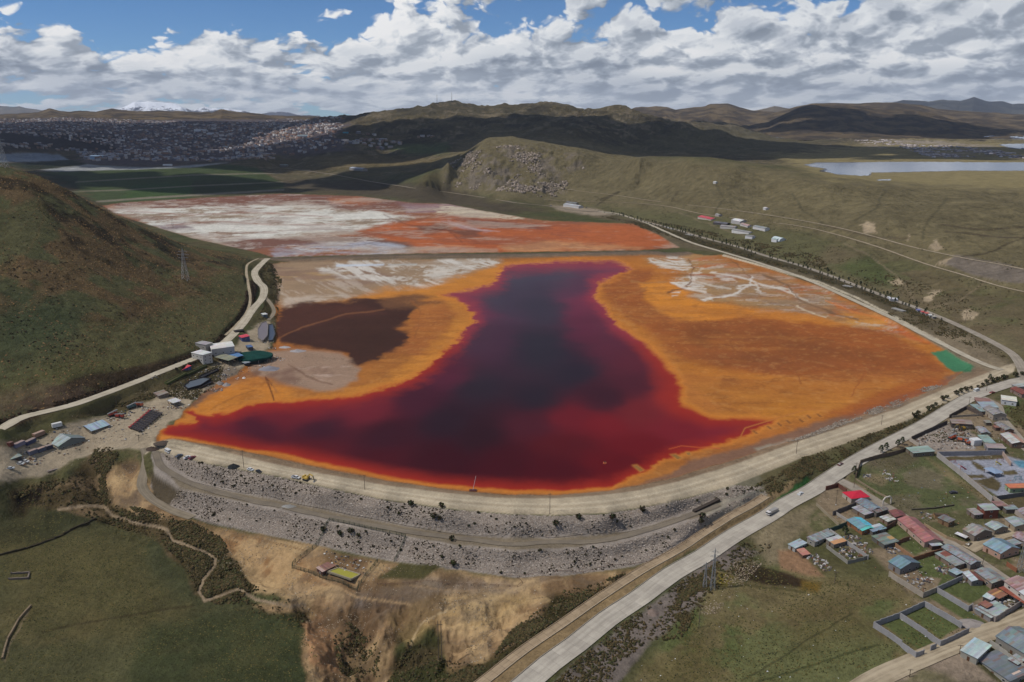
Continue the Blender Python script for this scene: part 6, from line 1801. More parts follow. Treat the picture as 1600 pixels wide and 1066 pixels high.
vehicle('car', 'blue car left of the roadside building on the valley road', 861, 322, 867, 323, (70, 80, 120), 'vehicles far away')
vehicle('van', 'white van on the roadside by the farm stalls', 1396, 470, 1404, 473, (214, 214, 216), 'vehicles on the lagoon side road')
vehicle('van', 'second white van on the roadside by the farm stalls', 1389, 467, 1396, 470, (210, 212, 214), 'vehicles on the lagoon side road')


def excavator(label, px, py, hx, hy, c, s=1.0):
    p = hit(px, py); q = hit(hx, hy); ang = math.atan2(q[1] - p[1], q[0] - p[0])
    o = empty('excavator', tuple(p), label, 'excavator', None, ang); o.scale = (s, s, s)
    y_ = A(*c); dk = (.03, .03, .03)
    for sy in (-1, 1):
        t = MB(); t.box(0, sy * 1.15, 0.0, 4.0, .6, .85, dk, tx=.8); t.build('track', M['tyre'], o)
    t = MB(); t.box(-.4, 0, .95, 3.6, 2.6, 1.0, y_, ty=.95); t.box(-1.7, 0, 1.0, 1.0, 2.6, 1.5, y_, tx=.8); t.build('body', M['paint'], o)
    t = MB(); t.box(.9, .75, 1.0, 1.3, 1.0, 1.75, (.03, .03, .035), tcol=y_, tx=.85); t.build('cab', M['paint'], o)
    t = MB(); t.bar((.9, -.3, 1.6), (3.4, -.3, 4.6), .55, y_); t.bar((3.4, -.3, 4.6), (5.6, -.3, 4.0), .5, y_); t.build('boom', M['paint'], o)
    t = MB(); t.bar((5.6, -.3, 4.2), (6.6, -.3, 1.4), .42, A(100, 90, 60)); t.build('stick', M['paint'], o)
    t = MB(); t.box(6.6, -.3, .3, 1.1, 1.1, 1.1, dk, tx=.5); t.build('bucket', M['steel'], o)


excavator('yellow excavator with raised boom parked on the dam crest', 479, 750, 490, 752, (196, 164, 78))
excavator('small mustard excavator in the village machine yard', 1503, 672, 1495, 673, (150, 120, 50), .9)


def drill_rig(label, px, py, hx, hy, c=(160, 62, 48), grp='red drill rigs in the left yard'):
    p = hit(px, py); q = hit(hx, hy); ang = math.atan2(q[1] - p[1], q[0] - p[0])
    o = empty('drill_rig', tuple(p), label, 'drill rig', grp, ang)
    r_ = A(*c); dk = (.04, .04, .04)
    t = MB(); t.box(0, 0, .6, 6.4, 2.2, .5, dk); t.box(-1.2, 0, 1.1, 2.6, 2.0, 1.2, r_); t.build('body', M['paint'], o)
    t = MB(); t.box(2.3, 0, 1.0, 1.6, 2.0, 1.7, r_, tx=.9, tcol=A(120, 110, 104)); t.build('cab', M['paint'], o)
    t = MB(); t.bar((-3.4, .3, 2.4), (3.8, .3, 3.4), .4, A(120, 92, 80)); t.bar((-3.4, -.3, 2.4), (3.8, -.3, 3.4), .3, A(96, 84, 78)); t.build('mast', M['steel'], o)
    for sx in (-2, 0.2, 2.2):
        for sy in (-1, 1): t = MB(); t.cyl((sx, sy * 1.0 - .15, .5), (sx, sy * 1.0 + .15, .5), .5, .5, 10, dk); t.build('wheel', M['tyre'], o)


for i, (a_, b_, c_) in enumerate(((176, 650, (156, 66, 54)), (187, 653, (170, 64, 48)), (206, 638, (60, 96, 100)), (217, 635, (184, 92, 62)), (1488, 686, (196, 90, 58)), (1503, 690, (200, 98, 62)), (1515, 694, (190, 92, 60)))):
    drill_rig(['dull red drill rig next to the pale blue workshop', 'bright red drill rig between the workshop and the trailers', 'dark teal drill rig near the rear fence of the left yard', 'orange drill rig near the rear fence of the left yard',
               'orange machine at the left of the village machine yard', 'orange machine in the middle of the village machine yard', 'orange machine leaning toward the white box in the machine yard'][i], a_, b_, a_ + (10 if i < 4 else 9), b_ + (2 if i % 2 else -3), c_,
              'red drill rigs in the left yard' if i < 4 else 'orange machines in the village yard')


def trailers():
    n_ = 10; roots = []
    for i in range(n_):
        t_ = i / (n_ - 1)
        px = 213 + (244 - 213) * t_; py = 673 + (647 - 673) * t_
        p = hit(px, py); q = hit(px + 16, py + 5)
        ang = math.atan2(q[1] - p[1], q[0] - p[0])
        if not roots:
            o = empty('flatbed_trailer', tuple(p), 'dark steel trailer with red end in the row beside the lagoon inlet', 'trailer', 'dark trailers parked side by side', ang)
            t = MB(); t.box(0, 0, 1.0, 12, .9, .25, A(58, 52, 54)); t.box(0, .95, 1.25, 12, .22, .55, A(96, 90, 90)); t.box(0, -.95, 1.25, 12, .22, .55, A(60, 56, 58))
            for k in range(5): t.box(-5 + k * 2.5, 0, 1.25, .3, 2.1, .35, A(90, 84, 84))
            t.build('frame', M['paint'], o)
            t = MB(); t.box(-6.6, 0, .6, 1.2, 2.0, 1.1, A(164, 52, 50)); t.build('end_box', M['paint'], o)
            for sx in (-4.5, 4.5):
                for sy in (-1, 1): t = MB(); t.cyl((sx, sy * .8 - .15, .5), (sx, sy * .8 + .15, .5), .5, .5, 10, (.02, .02, .02)); t.build('wheel', M['tyre'], o)
            roots.append(o)
        else: roots.append(copy_tree(roots[0], tuple(p), ang + random.uniform(-.05, .05)))


trailers()

# tank under green netting, basins, canopies
def green_tank():
    p = hit(392, 566); p2 = hit(410, 558)
    c_ = hit(396, 562); R_ = 13.0
    o = empty('covered_tank', tuple(c_), 'round tank covered by a sagging dark green net roof on posts', 'tank')
    mb = MB(); n_ = 22
    for i in range(n_):
        a0, a1 = 2 * math.pi * i / n_, 2 * math.pi * (i + 1) / n_
        for (r0, z0, r1, z1) in ((0, 5.2, 5, 4.9), (5, 4.9, R_, 4.0), (R_, 4.0, R_ + .3, 2.6)):
            f = lambda r_, a, z: (c_[0] + r_ * 1.25 * math.cos(a), c_[1] + r_ * math.sin(a), c_[2] + z + .3 * math.sin(a * 5) * (r_ / R_))
            mb.quad(f(r0, a0, z0), f(r0, a1, z0), f(r1, a1, z1), f(r1, a0, z1), jit(A(30, 66, 60), .15))
    mb.build('net_roof', M['leaf'], o, tuple(c_))
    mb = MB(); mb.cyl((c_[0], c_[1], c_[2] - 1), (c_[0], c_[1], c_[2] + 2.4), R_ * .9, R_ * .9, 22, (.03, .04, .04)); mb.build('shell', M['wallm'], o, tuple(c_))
    for i in range(12):
        a = 2 * math.pi * i / 12; b_ = MB(); b_.bar((c_[0] + R_ * 1.22 * math.cos(a), c_[1] + R_ * .98 * math.sin(a), c_[2] - 1), (c_[0] + R_ * 1.22 * math.cos(a), c_[1] + R_ * .98 * math.sin(a), c_[2] + 3.9), .22, A(140, 132, 120)); b_.build('post', M['steel'], o, tuple(c_))


green_tank()


def basin(label, s, c, rim=(96, 84, 68), h=0.8, name='settling_basin', mat='water'):
    pts = [hit(a, b) for a, b in P(s)]
    z = float(max(p[2] for p in pts))
    ctr = np.mean(pts, 0)
    o = empty(name, (ctr[0], ctr[1], z), label, 'basin', 'basins')
    mb = MB(); n_ = len(pts)
    for i in range(n_):
        a, b = pts[i], pts[(i + 1) % n_]; L = np.linalg.norm((b - a)[:2])
        mb.box((a[0] + b[0]) / 2, (a[1] + b[1]) / 2, z - .6, L + .4, .6, .6 + h, jit(A(*rim), .08), math.atan2(b[1] - a[1], b[0] - a[0]))
    mb.build('rim', M['wallm'], o, (ctr[0], ctr[1], z))
    mb = MB(); mb.poly([(p[0], p[1], z + h * .55 - .1) for p in pts], A(*c)); mb.build('surface', M[mat], o, (ctr[0], ctr[1], z))
    return o


M['basinwater'] = attr_mat('basin_liquid', 0.3, 0, 0.3, 0.1, 0.3)
basin('dark settling basin with grey sludge nearest the lagoon', '288,604 296,597 318,593 330,596 314,606 294,610', (92, 98, 104), (46, 44, 46), mat='basinwater')
basin('long black basin behind the grey sludge basin', '311,590 338,577 342,580 316,593', (44, 44, 50), (38, 36, 38), mat='basinwater')
basin('dark blue settling basin beside the grey heaps', '306,604 326,596 332,600 312,608', (50, 56, 72), (60, 52, 46), mat='basinwater')
basin('long planted trench with green edge beside the coral red office', '257,599 288,585 291,588 262,602', (84, 74, 50), (78, 86, 50), mat='basinwater')
basin('narrow planted trench behind the coral red office', '290,585 320,571 323,573 293,588', (72, 66, 46), (70, 76, 46), mat='basinwater')
basin('long oval concrete basin with pale rim beside the brown delta', '404,530 403,515 409,506 416,505 419,512 418,528 411,536', (120, 108, 104), (134, 128, 124), mat='basinwater')
basin('narrow dark basin along the east of the oval basin', '420,508 426,508 430,524 426,534 420,534', (60, 66, 78), (84, 86, 90), mat='basinwater')
basin('yellow green pool inside the fenced compound', '513,899 529,888 563,898 549,913', (158, 152, 62), (150, 140, 118), .4, 'pool', mat='basinwater')


def mound(label, px, py, r0, h, c, name='heap', group='heaps of material', asp=1.0, seed=1):
    p = hit(px, py)
    n_ = 14; m_ = 5; co = []; 
    rr = np.random.default_rng(seed)
    for j in range(m_):
        t = j / (m_ - 1); r_ = r0 * t; z = h * (1 - t) ** 1.2
        for i in range(n_):
            a = 2 * math.pi * i / n_; k = 1 + rr.uniform(-.16, .16) * (t > 0)
            co.append((r_ * k * asp * math.cos(a), r_ * k * math.sin(a), z * (1 + rr.uniform(-.12, .12)) - .35 * (j == m_ - 1)))
    co = np.array(co); i = np.arange(n_ * m_).reshape(m_, n_)
    f = []
    for j in range(m_ - 1):
        for k in range(n_): f.append((i[j, k], i[j, (k + 1) % n_], i[j + 1, (k + 1) % n_], i[j + 1, k]))
    cc = np.tile(A(*c), (len(co), 1)) * (1 + rr.uniform(-.15, .15, (len(co), 1)))
    o = grid_obj(name, co, np.array(f), M['rockp'], cc); o.location = tuple(p)
    return tag(o, label, 'heap', group)


mound('dark gravel heap on the yard edge beside the orange shore', 254, 692, 3.4, 1.4, (84, 74, 66), asp=1.6, seed=2)
mound('dark gravel heap at the start of the ramp track', 237, 702, 3.6, 1.8, (78, 66, 58), asp=1.5, seed=3)
mound('black tarpaulin covered heap at the dam crest edge', 365, 729, 2.8, 1.8, (44, 46, 46), asp=1.5, seed=4)
mound('pale blue grey heap on the pinkish flat beside the tank', 421, 577, 7, 3.0, (134, 132, 138), asp=1.4, seed=5)
mound('small grey heap beside the settling basins', 354, 602, 3.6, 2.2, (146, 140, 138), seed=6)
mound('second small grey heap beside the settling basins', 343, 599, 3.4, 2.0, (136, 128, 122), seed=7)
mound('pale gravel heap on the bench track of the dam', 449, 792, 3, 1.0, (142, 140, 136), asp=1.8, seed=8)
mound('heap of pale scrap on the flat above the pinkish ground', 465, 549, 5, 2.0, (156, 150, 150), asp=1.6, seed=9)
mound('heap of white and grey rubbish near the oval basin', 445, 543, 4, 1.4, (166, 160, 158), asp=1.6, seed=10)
mound('white heap on the orange shore beside the basins', 381, 591, 1.8, 1.2, (208, 202, 196), seed=11)
mound('grey rubble heap by the highway verge in the meadow', 1020, 957, 3, 1.5, (128, 112, 102), seed=12)
mound('rubble heap at the end of the second empty plot', 1519, 974, 4, 1.2, (146, 138, 132), asp=1.6, seed=13)
def junk(label, px, py, r0, n_, group):
    p = hit(px, py); o = empty('junk_pile', tuple(p), label, 'junk pile', group)
    pal = [(150, 144, 140), (96, 88, 82), (176, 172, 166), (120, 86, 70), (70, 76, 90), (186, 182, 178), (108, 100, 92), (140, 120, 96)]
    mb = MB()
    for k in range(n_):
        a = random.uniform(0, 6.28); q = r0 * math.sqrt(random.random()); x, y = q * math.cos(a), q * math.sin(a) * .8
        z = g_height(p[0] + x, p[1] + y) - p[2]
        mb.box(x, y, z - .1, random.uniform(.5, 2.0), random.uniform(.4, 1.1), random.uniform(.2, .8), A(*random.choice(pal)), random.uniform(0, 3.1), tx=random.uniform(.5, 1), ty=random.uniform(.5, 1))
    mb.build('scrap', M['wallm'], o)['kind'] = 'stuff'


for lab, a_, b_, r_, n_ in (('grey scrap and blocks behind the dark gabled warehouse', 1432, 909, 4, 26), ('white and grey scrap at the east of the warehouse yard', 1446, 906, 3, 14), ('stacked stones and planks along the rust streaked lean-to', 1478, 888, 4.5, 30), ('scrap spilled at the end of the rust streaked lean-to', 1470, 893, 3, 16),
                            ('jumble of boards behind the turquoise roofed house', 1333, 842, 4, 26), ('pile of pale slabs in the middle of the junk yard', 1343, 851, 4, 24), ('row of planks at the south of the junk yard', 1353, 862, 3.5, 20), ('heap of dark scrap inside the walled junk plot', 1322, 865, 4, 26),
                            ('white scrap near the corner of the walled junk plot', 1332, 861, 2.5, 12), ('dark scrap beside the salmon pink lean-to', 1270, 870, 3, 22), ('stone and scrap line beyond the salmon pink lean-to', 1282, 879, 3.5, 26), ('loose blocks at the end of the scrap line', 1290, 888, 3, 18),
                            ('rubble beside the grey green shed', 1396, 861, 3, 18), ('broken slabs below the grey green shed', 1388, 857, 2.5, 12), ('scrap on the grass by the gabled hut', 1501, 908, 2.5, 14), ('junk in the courtyard with the pale flat roof', 1570, 946, 3.5, 18), ('stones and timber in the machine yard by the wall', 1440, 690, 4, 18),
                            ('scattered parts beside the brown workshop', 1500, 667, 5, 24), ('scrap metal around the orange machines', 1510, 698, 5, 20), ('dark scrap at the west of the machine yard', 1475, 676, 4, 12), ('stones on the grassy lot near its west wall', 1392, 748, 5, 20), ('pale rubble in the middle of the grassy lot', 1386, 739, 4, 14), ('rubble beside the brown adobe cottage', 1445, 806, 4, 16),
                            ('wreckage at the north of the grassy lot', 1355, 744, 3, 16), ('drums and pallets behind the big left warehouse', 104, 678, 4, 18), ('pallets by the pale blue roofed workshop', 178, 654, 5, 22), ('parts strewn beside the drill rigs', 196, 646, 6, 24), ('stores beside the concrete hut above the trailers', 232, 640, 5, 20),
                            ('rubble between the settling basins and the red office', 302, 596, 5, 24), ('bags and stores below the olive grey canopy', 345, 588, 6, 30), ('debris on the flat east of the green tank', 432, 562, 7, 26), ('debris along the shore by the basins', 340, 610, 5, 20), ('stone footings beside the hill road bend', 238, 590, 4, 16), ('scrap below the white tower', 322, 580, 5, 22), ('sacks beside the oval basin', 428, 545, 5, 20), ('stores near the lagoon inlet kiosk', 276, 638, 4, 16), ('equipment by the container row', 42, 712, 4, 14), ('crates near the left edge warehouse', 55, 722, 4, 12)):
    junk(lab, a_, b_, r_, n_, 'piles of scrap and stores')

# ------------------------------------------------------------------ poles, pylons, masts
def pole(label, px, py, tx, ty, group='utility poles', w=0.32, arm=True, name='utility_pole', mt='wood'):
    p = hit(px, py)
    tp = at_y(tx, ty, p[1]); h = max(3.5, tp[2] - p[2])
    o = empty(name, tuple(p), label, 'pole', group)
    mb = MB(); mb.cyl((0, 0, -.5), (0, 0, h), w / 2, w * .35, 7, A(96, 84, 72)); mb.build('pole', M[mt], o)
    if arm:
        mb = MB(); mb.bar((-1.1, 0, h * .93), (1.1, 0, h * .93), .16, A(96, 84, 72)); mb.build('crossarm', M[mt], o)
    return o


for lab, a_, b_, c_, d_ in (('pole on the dam crest between two parked car groups', 381, 731, 380, 703), ('pole at the dam crest above the fenced compound', 570, 765, 569, 742), ('tall pole at the middle of the dam crest', 859, 803, 858, 770),
                      ('pole on the dam crest above the scrub near the highway', 1244, 709, 1246, 689), ('pole on the dam crest opposite the grassy lot', 1377, 664, 1378, 649), ('pole on the embankment road near the green netting', 1545, 594, 1546, 582),
                      ('tall pole at the red roof corner plot', 1306, 789, 1308, 765), ('tallest pole beside the highway junction', 1334, 763, 1337, 722), ('pole beside the end of the rust streaked roof', 1535, 883, 1538, 867),
                      ('lone pole in the meadow with a stub of line', 1092, 980, 1097, 944), ('pole on the meadow near the empty plots', 1304, 911, 1306, 893), ('pole by the lower street at the frame bottom', 1421, 1058, 1423, 1046),
                      ('pole at the corner of the pale mint roof', 1499, 1022, 1500, 1008), ('pole at the road bend beside the lagoon ponds road', 1508, 505, 1508, 482), ('pole on the slope beside the teal barn', 1240, 374, 1240, 352),
                      ('pole near the trailers on the yard edge', 217, 689, 217, 680), ('pole beside the hill road below the hill', 182, 632, 181, 620), ('pole at the edge of the meadow above the store', 1514, 632, 1514, 620), ('pole beside the village road near the white van', 1541, 612, 1543, 598)):
    pole(lab, a_, b_, c_, d_)
for lab, x0, y0, x1, y1, g_ in (('pair of slender poles in the foreground scrub', 688, 1031, 688, 970, 9), ('twin pole frame on the lower hillside', 205, 506, 202, 479, 3), ('second twin pole frame on the lower hillside', 311, 488, 308, 470, 3), ('twin pole frame on the hill ridge against the white flats', 270, 357, 269, 337, 4)):
    p = hit(x0, y0); tp = at_y(x1, y1, p[1]); h = tp[2] - p[2]
    o = empty('twin_pole', tuple(p), lab, 'pole', 'twin pole frames')
    gap = 1.3 if g_ == 9 else 2.2
    for s in (-1, 1): mb = MB(); mb.cyl((s * gap / 2, 0, -.5), (s * gap / 2, 0, h), .2, .14, 7, (.05, .04, .035)); mb.build('pole', M['wood'], o)
    mb = MB(); mb.bar((-gap, 0, h * .9), (gap, 0, h * .9), .2, (.05, .04, .035)); mb.build('crossarm', M['wood'], o)


def pylon(label, px, py, tx, ty, w=5.0, name='pylon'):
    p = hit(px, py); tp = at_y(tx, ty, p[1]); h = tp[2] - p[2]
    o = empty(name, tuple(p), label, 'pylon', 'lattice power pylons')
    c_ = (.26, .27, .28); n_ = 7; mb = MB(); t_ = 0.05 + 0.022 * w
    def cor(z, k): s = w / 2 * (1 - .78 * min(1, z / (h * .85))); a = (k + .5) * math.pi / 2; return (s * 1.41 * math.cos(a), s * 1.41 * math.sin(a), z)
    for k in range(4):
        l = MB(); l.bar(cor(-.5, k), cor(h * .85, k), t_ * 1.2, c_); l.bar(cor(h * .85, k), (0, 0, h), t_ * 1.1, c_); l.build('leg', M['steel'], o)
    for i in range(n_):
        z0, z1 = h * .85 * i / n_, h * .85 * (i + 1) / n_
        for k in range(4):
            mb.bar(cor(z0, k), cor(z1, k + 1), t_ * .7, c_); mb.bar(cor(z0, k + 1), cor(z1, k), t_ * .7, c_)
    mb.build('bracing', M['steel'], o)
    for z, L in ((.70, w * .9), (.80, w * 1.1), (.9, w * .8)):
        a = MB(); a.bar((-L, 0, h * z), (0, 0, h * z + .9), t_, c_); a.bar((L, 0, h * z), (0, 0, h * z + .9), t_, c_); a.bar((-L, 0, h * z), (L, 0, h * z), t_, c_); a.build('crossarm', M['steel'], o)


pylon('lattice pylon at the head of the brown path on the hillside', 290, 438, 288, 388, 6)
pylon('lattice pylon on the hill at the left edge of the picture', 6, 262, 3, 214, 7)
pylon('rusty lattice pylon beside the highway, near leg of the pair', 1113, 921, 1113, 856, 2.0)
pylon('slim lattice pylon beside the highway, left of its pair', 1101, 918, 1103, 878, 1.7)
pylon('lattice pylon at the right edge beside the village street', 1594, 893, 1596, 830, 2.4)
for lab, a_, b_, c_, d_ in (('radio mast on the summit of the far hill, right one', 706, 159, 706, 144), ('radio mast on the shoulder of the far hill, left one', 683, 162, 683, 148)):
    p = hit(a_, b_); tp = at_y(c_, d_, p[1]); h = tp[2] - p[2]
    o = empty('radio_mast', tuple(p), lab, 'mast', 'radio masts')
    mb = MB(); mb.cyl((0, 0, -2), (0, 0, h), 1.4, .7, 6, (.06, .05, .05)); mb.build('mast', M['steel'], o)
    mb = MB(); mb.box(0, 0, -1, 14, 10, 6, A(90, 86, 82)); mb.build('base_building', M['wallm'], o)


def fence(label, s, h=2.0, c=(58, 74, 62), gap=3.0, mesh=True, name='mesh_fence', group='fences on the dam'):
    w = np.array([hit(a, b) for a, b in P(s)]); w = resample(w, gap)
    w = np.array([[x, y, g_height(x, y)] for x, y, _ in w])
    o = empty(name, tuple(w[0]), label, 'fence', group)
    org = tuple(w[0]); me = None
    for p in w:
        if me is None:
            mb = MB(); mb.box(0, 0, -.3, .16, .16, h + .3, A(*c)); po = mb.build('post', M['wallm'], o); me = po.data
        else: po = bpy.data.objects.new('post', me); COL.objects.link(po); po.parent = o
        po.location = tuple(np.array(p) - np.array(org))
    mb = MB()
    for i in range(len(w) - 1):
        for z in ((h - .1, h * .66, h * .33) if mesh else (h - .1,)): mb.bar((w[i][0], w[i][1], w[i][2] + z), (w[i + 1][0], w[i + 1][1], w[i + 1][2] + z), .09, jit(A(*c), .15))
        if mesh:
            for k in range(6):
                q = w[i] + (w[i + 1] - w[i]) * (k + .5) / 6; mb.bar((q[0], q[1], q[2]), (q[0], q[1], q[2] + h - .1), .05, A(*c))
    mb.build('mesh_panel' if mesh else 'rail', M['wallm'], o, org)


fence('green mesh fence round the pool compound below the dam', '494,854 457,884 470,892 550,921 560,919 590,879', 2.2)
fence('green mesh fence climbing the dam left of the compound', '494,854 505,835 515,814', 2.0)
fence('green mesh fence along the bench above the compound', '515,814 546,820 580,828 634,840', 2.0)
fence('green mesh fence climbing the dam right of the compound', '634,840 625,862 616,878', 2.0)
fence('low rail fence on the bank right of the compound', '590,914 640,913 700,914 809,917 809,904', 1.0, (96, 70, 62), 5, False)
fence('dark rail fence along the right toe of the dam', '812,902 911,896 991,883 1045,866 1099,831 1150,800 1200,772', 0.9, (86, 60, 56), 6, False)
fence('dark drain edge along the foot of the upper rock slope', '268,746 357,767 447,784 546,805 634,822 740,838 857,841 980,832 1085,802', .35, (60, 52, 48), 8, False)


def chute():
    a = hit(1084, 801); b = hit(1123, 783)
    o = empty('drain_chute', tuple(a), 'dark stepped drain running up the right rock slope', 'drain')
    mb = MB(); mb.bar(a + np.array([0, 0, .3]), b + np.array([0, 0, .6]), 2.0, A(70, 62, 56)); mb.build('channel', M['wallm'], o, tuple(a))
    mb = MB(); mb.bar(a + np.array([0, 1.2, .8]), b + np.array([0, 1.2, 1.1]), .4, A(130, 120, 112)); mb.build('side_wall', M['wallm'], o, tuple(a))


chute()
for i, (a_, b_, c_, d_) in enumerate(((1038, 356, 1050, 359), (1070, 367, 1081, 369), (1316, 448, 1329, 450), (1392, 484, 1410, 488))):
    o = container(['low grey slab stand beside the tree lined road, farthest of four', 'low grey slab stand beside the tree lined road, second farthest', 'low grey slab stand below the tree lined road near the farm stalls', 'longest low grey slab stand below the white vans'][i], a_, b_, c_, d_, (146, 142, 134), 'grey slab stands', h=1.2, wd=5)
    o.name = 'slab_stand'; o['category'] = 'slab stand'
house('long white roadside stall under the tree row', (1389, 465), (1391, 467.5), (1407, 473), 2.6, 'flat', rc=(206, 206, 208), wc=(170, 170, 172), cat='stall', name='stall', rust=0, **SH)
for i, (a_, b_, c_) in enumerate(((1434, 484, (120, 120, 170)), (1441, 487, (196, 90, 84)), (1447, 489, (206, 110, 100)), (1453, 492, (200, 196, 190)), (1458, 494, (176, 170, 160)))):
    p = (a_, b_)
    house(['bluish', 'red', 'salmon', 'white', 'grey'][i] + ' roofed stall in the short roadside row right of the white stall', (a_ - 3, b_ - 1), (a_, b_ + 1), (a_ + 3, b_ + .2), 2.4, 'mono', rc=c_, wc=(150, 144, 140), cat='stall', name='stall', rust=0, group='roadside stalls', **SH)

# playground things in the park
def play(label, px, py, c, kind_):
    p = hit(px, py); o = empty(kind_, tuple(p), label, 'play equipment', 'park equipment')
    if kind_ == 'slide':
        t = MB(); t.bar((0, 0, 2.2), (3.2, 0, .3), .7, A(*c)); t.build('chute', M['paint'], o)
        t = MB(); t.bar((-.1, -.3, 0), (-.1, -.3, 2.4), .12, A(*c)); t.bar((-.1, .3, 0), (-.1, .3, 2.4), .12, A(*c)); t.box(0, 0, 2.1, .9, .9, .12, A(*c)); t.build('ladder', M['paint'], o)
    else:
        t = MB()
        for x in (-1.8, 1.8): t.bar((x, -.8, 0), (x, 0, 2.3), .14, A(*c)); t.bar((x, .8, 0), (x, 0, 2.3), .14, A(*c))
        t.bar((-1.8, 0, 2.3), (1.8, 0, 2.3), .16, A(*c)); t.build('frame', M['paint'], o)
        for x in (-.8, .8): t = MB(); t.box(x, 0, .5, .6, .25, .08, A(*c)); t.bar((x - .25, 0, .5), (x - .25, 0, 2.3), .05, A(*c)); t.bar((x + .25, 0, .5), (x + .25, 0, 2.3), .05, A(*c)); t.build('seat', M['paint'], o)


play('yellow slide on the park paving', 1556, 727, (190, 170, 70), 'slide')
play('red swing frame against the long park wall', 1488, 724, (150, 60, 70), 'swing')
play('small red slide lower along the long park wall', 1501, 734, (160, 60, 66), 'slide')
play('blue green swing frame beside the kindergarten', 1590, 750, (60, 120, 130), 'swing')
play('dark red swing at the top of the park paving', 1562, 722, (120, 70, 70), 'swing')

# buoy and measuring raft
o = empty('raft', tuple(hit(739, 767)), 'small raft with a pale pole moored at the near shore', 'raft')
t = MB(); t.box(0, 0, 0.0, 4, 2.2, .6, A(86, 40, 34)); t.build('deck', M['paint'], o); t = MB(); t.bar((0, 0, .6), (1.6, 3, 7.5), .18, A(180, 150, 150)); t.build('pole', M['steel'], o)
o = empty('buoy', tuple(hit(945, 724)), 'small orange buoy floating on the red water', 'buoy')
t = MB(); t.cyl((0, 0, -.2), (0, 0, .6), 1.2, 1.0, 10, A(190, 110, 60)); t.build('float', M['paint'], o); t = MB(); t.cyl((0, 0, .6), (0, 0, 1.4), .5, .3, 8, A(60, 30, 30)); t.build('top', M['paint'], o)
print('things', round(time.time() - T0, 1))
# ------------------------------------------------------------------ scattered stuff: many small pieces in one mesh each
_phi = (1 + 5 ** .5) / 2
ICO_V = np.array([(-1, _phi, 0), (1, _phi, 0), (-1, -_phi, 0), (1, -_phi, 0), (0, -1, _phi), (0, 1, _phi), (0, -1, -_phi), (0, 1, -_phi), (_phi, 0, -1), (_phi, 0, 1), (-_phi, 0, -1), (-_phi, 0, 1)]) / math.sqrt(1 + _phi ** 2)
ICO_F = np.array([(0, 11, 5), (0, 5, 1), (0, 1, 7), (0, 7, 10), (0, 10, 11), (1, 5, 9), (5, 11, 4), (11, 10, 2), (10, 7, 6), (7, 1, 8), (3, 9, 4), (3, 4, 2), (3, 2, 6), (3, 6, 8), (3, 8, 9), (4, 9, 5), (2, 4, 11), (6, 2, 10), (8, 6, 7), (9, 8, 1)])
OCT_V = np.array([(1, 0, 0), (0, 1, 0), (-1, 0, 0), (0, -1, 0), (0, 0, 1), (0, 0, -1)], float)
OCT_F = np.array([(0, 1, 4), (1, 2, 4), (2, 3, 4), (3, 0, 4)])
ICO_F = np.array([f for f in ICO_F if ICO_V[f].mean(0)[2] > -0.35])
TUFT_V = np.array([(1, 0, 0), (0, 1, 0), (-1, 0, 0), (0, -1, 0), (0.1, 0, 1.1)], float)
TUFT_F = np.array([(0, 1, 4), (1, 2, 4), (2, 3, 4), (3, 0, 4)])


NEAR_ROAD = np.zeros(N, bool)
for w_, wd_ in ROADS.values():
    d_, _ = line_dist(GX, GY, w_[:, :2], wd_ / 2 + 1.5); NEAR_ROAD |= d_ < wd_ / 2 + 1.2
NEAR_ROAD |= poly_sdf(PX, PY, CREST, 3) > 0
d_, _ = line_dist(PX + WX * 6, PY + WY * 3, P(GULLY[0][0]), 8); NEAR_ROAD |= d_ < 3.4


def sample_px(poly, n, cond=None, dens=None):
    """n random points, even over the ground (not over the picture), inside a photograph outline"""
    if isinstance(poly, str): poly = P(poly)
    cellw = (AZ[1] - AZ[0]) * GR * np.repeat(np.gradient(RR), NA)
    ok = poly_sdf(PX, PY, poly, 3) > 0
    w = cellw * ok * ~NEAR_ROAD
    if cond is not None: w = w * cond
    if w.sum() <= 0: return np.zeros((0, 3)), np.zeros(0, int)
    p = np.cumsum(w); p /= p[-1]
    k = np.minimum(np.searchsorted(p, RNG.random(n)), N - 1)
    i, j = k // NA, k % NA
    rr = RR[i] + (RNG.random(n) - .5) * np.gradient(RR)[i]
    aa = AZ[j] + (RNG.random(n) - .5) * (AZ[1] - AZ[0])
    x, y = rr * np.sin(aa), rr * np.cos(aa)
    return np.stack([x, y, g_height(x, y)], 1), k


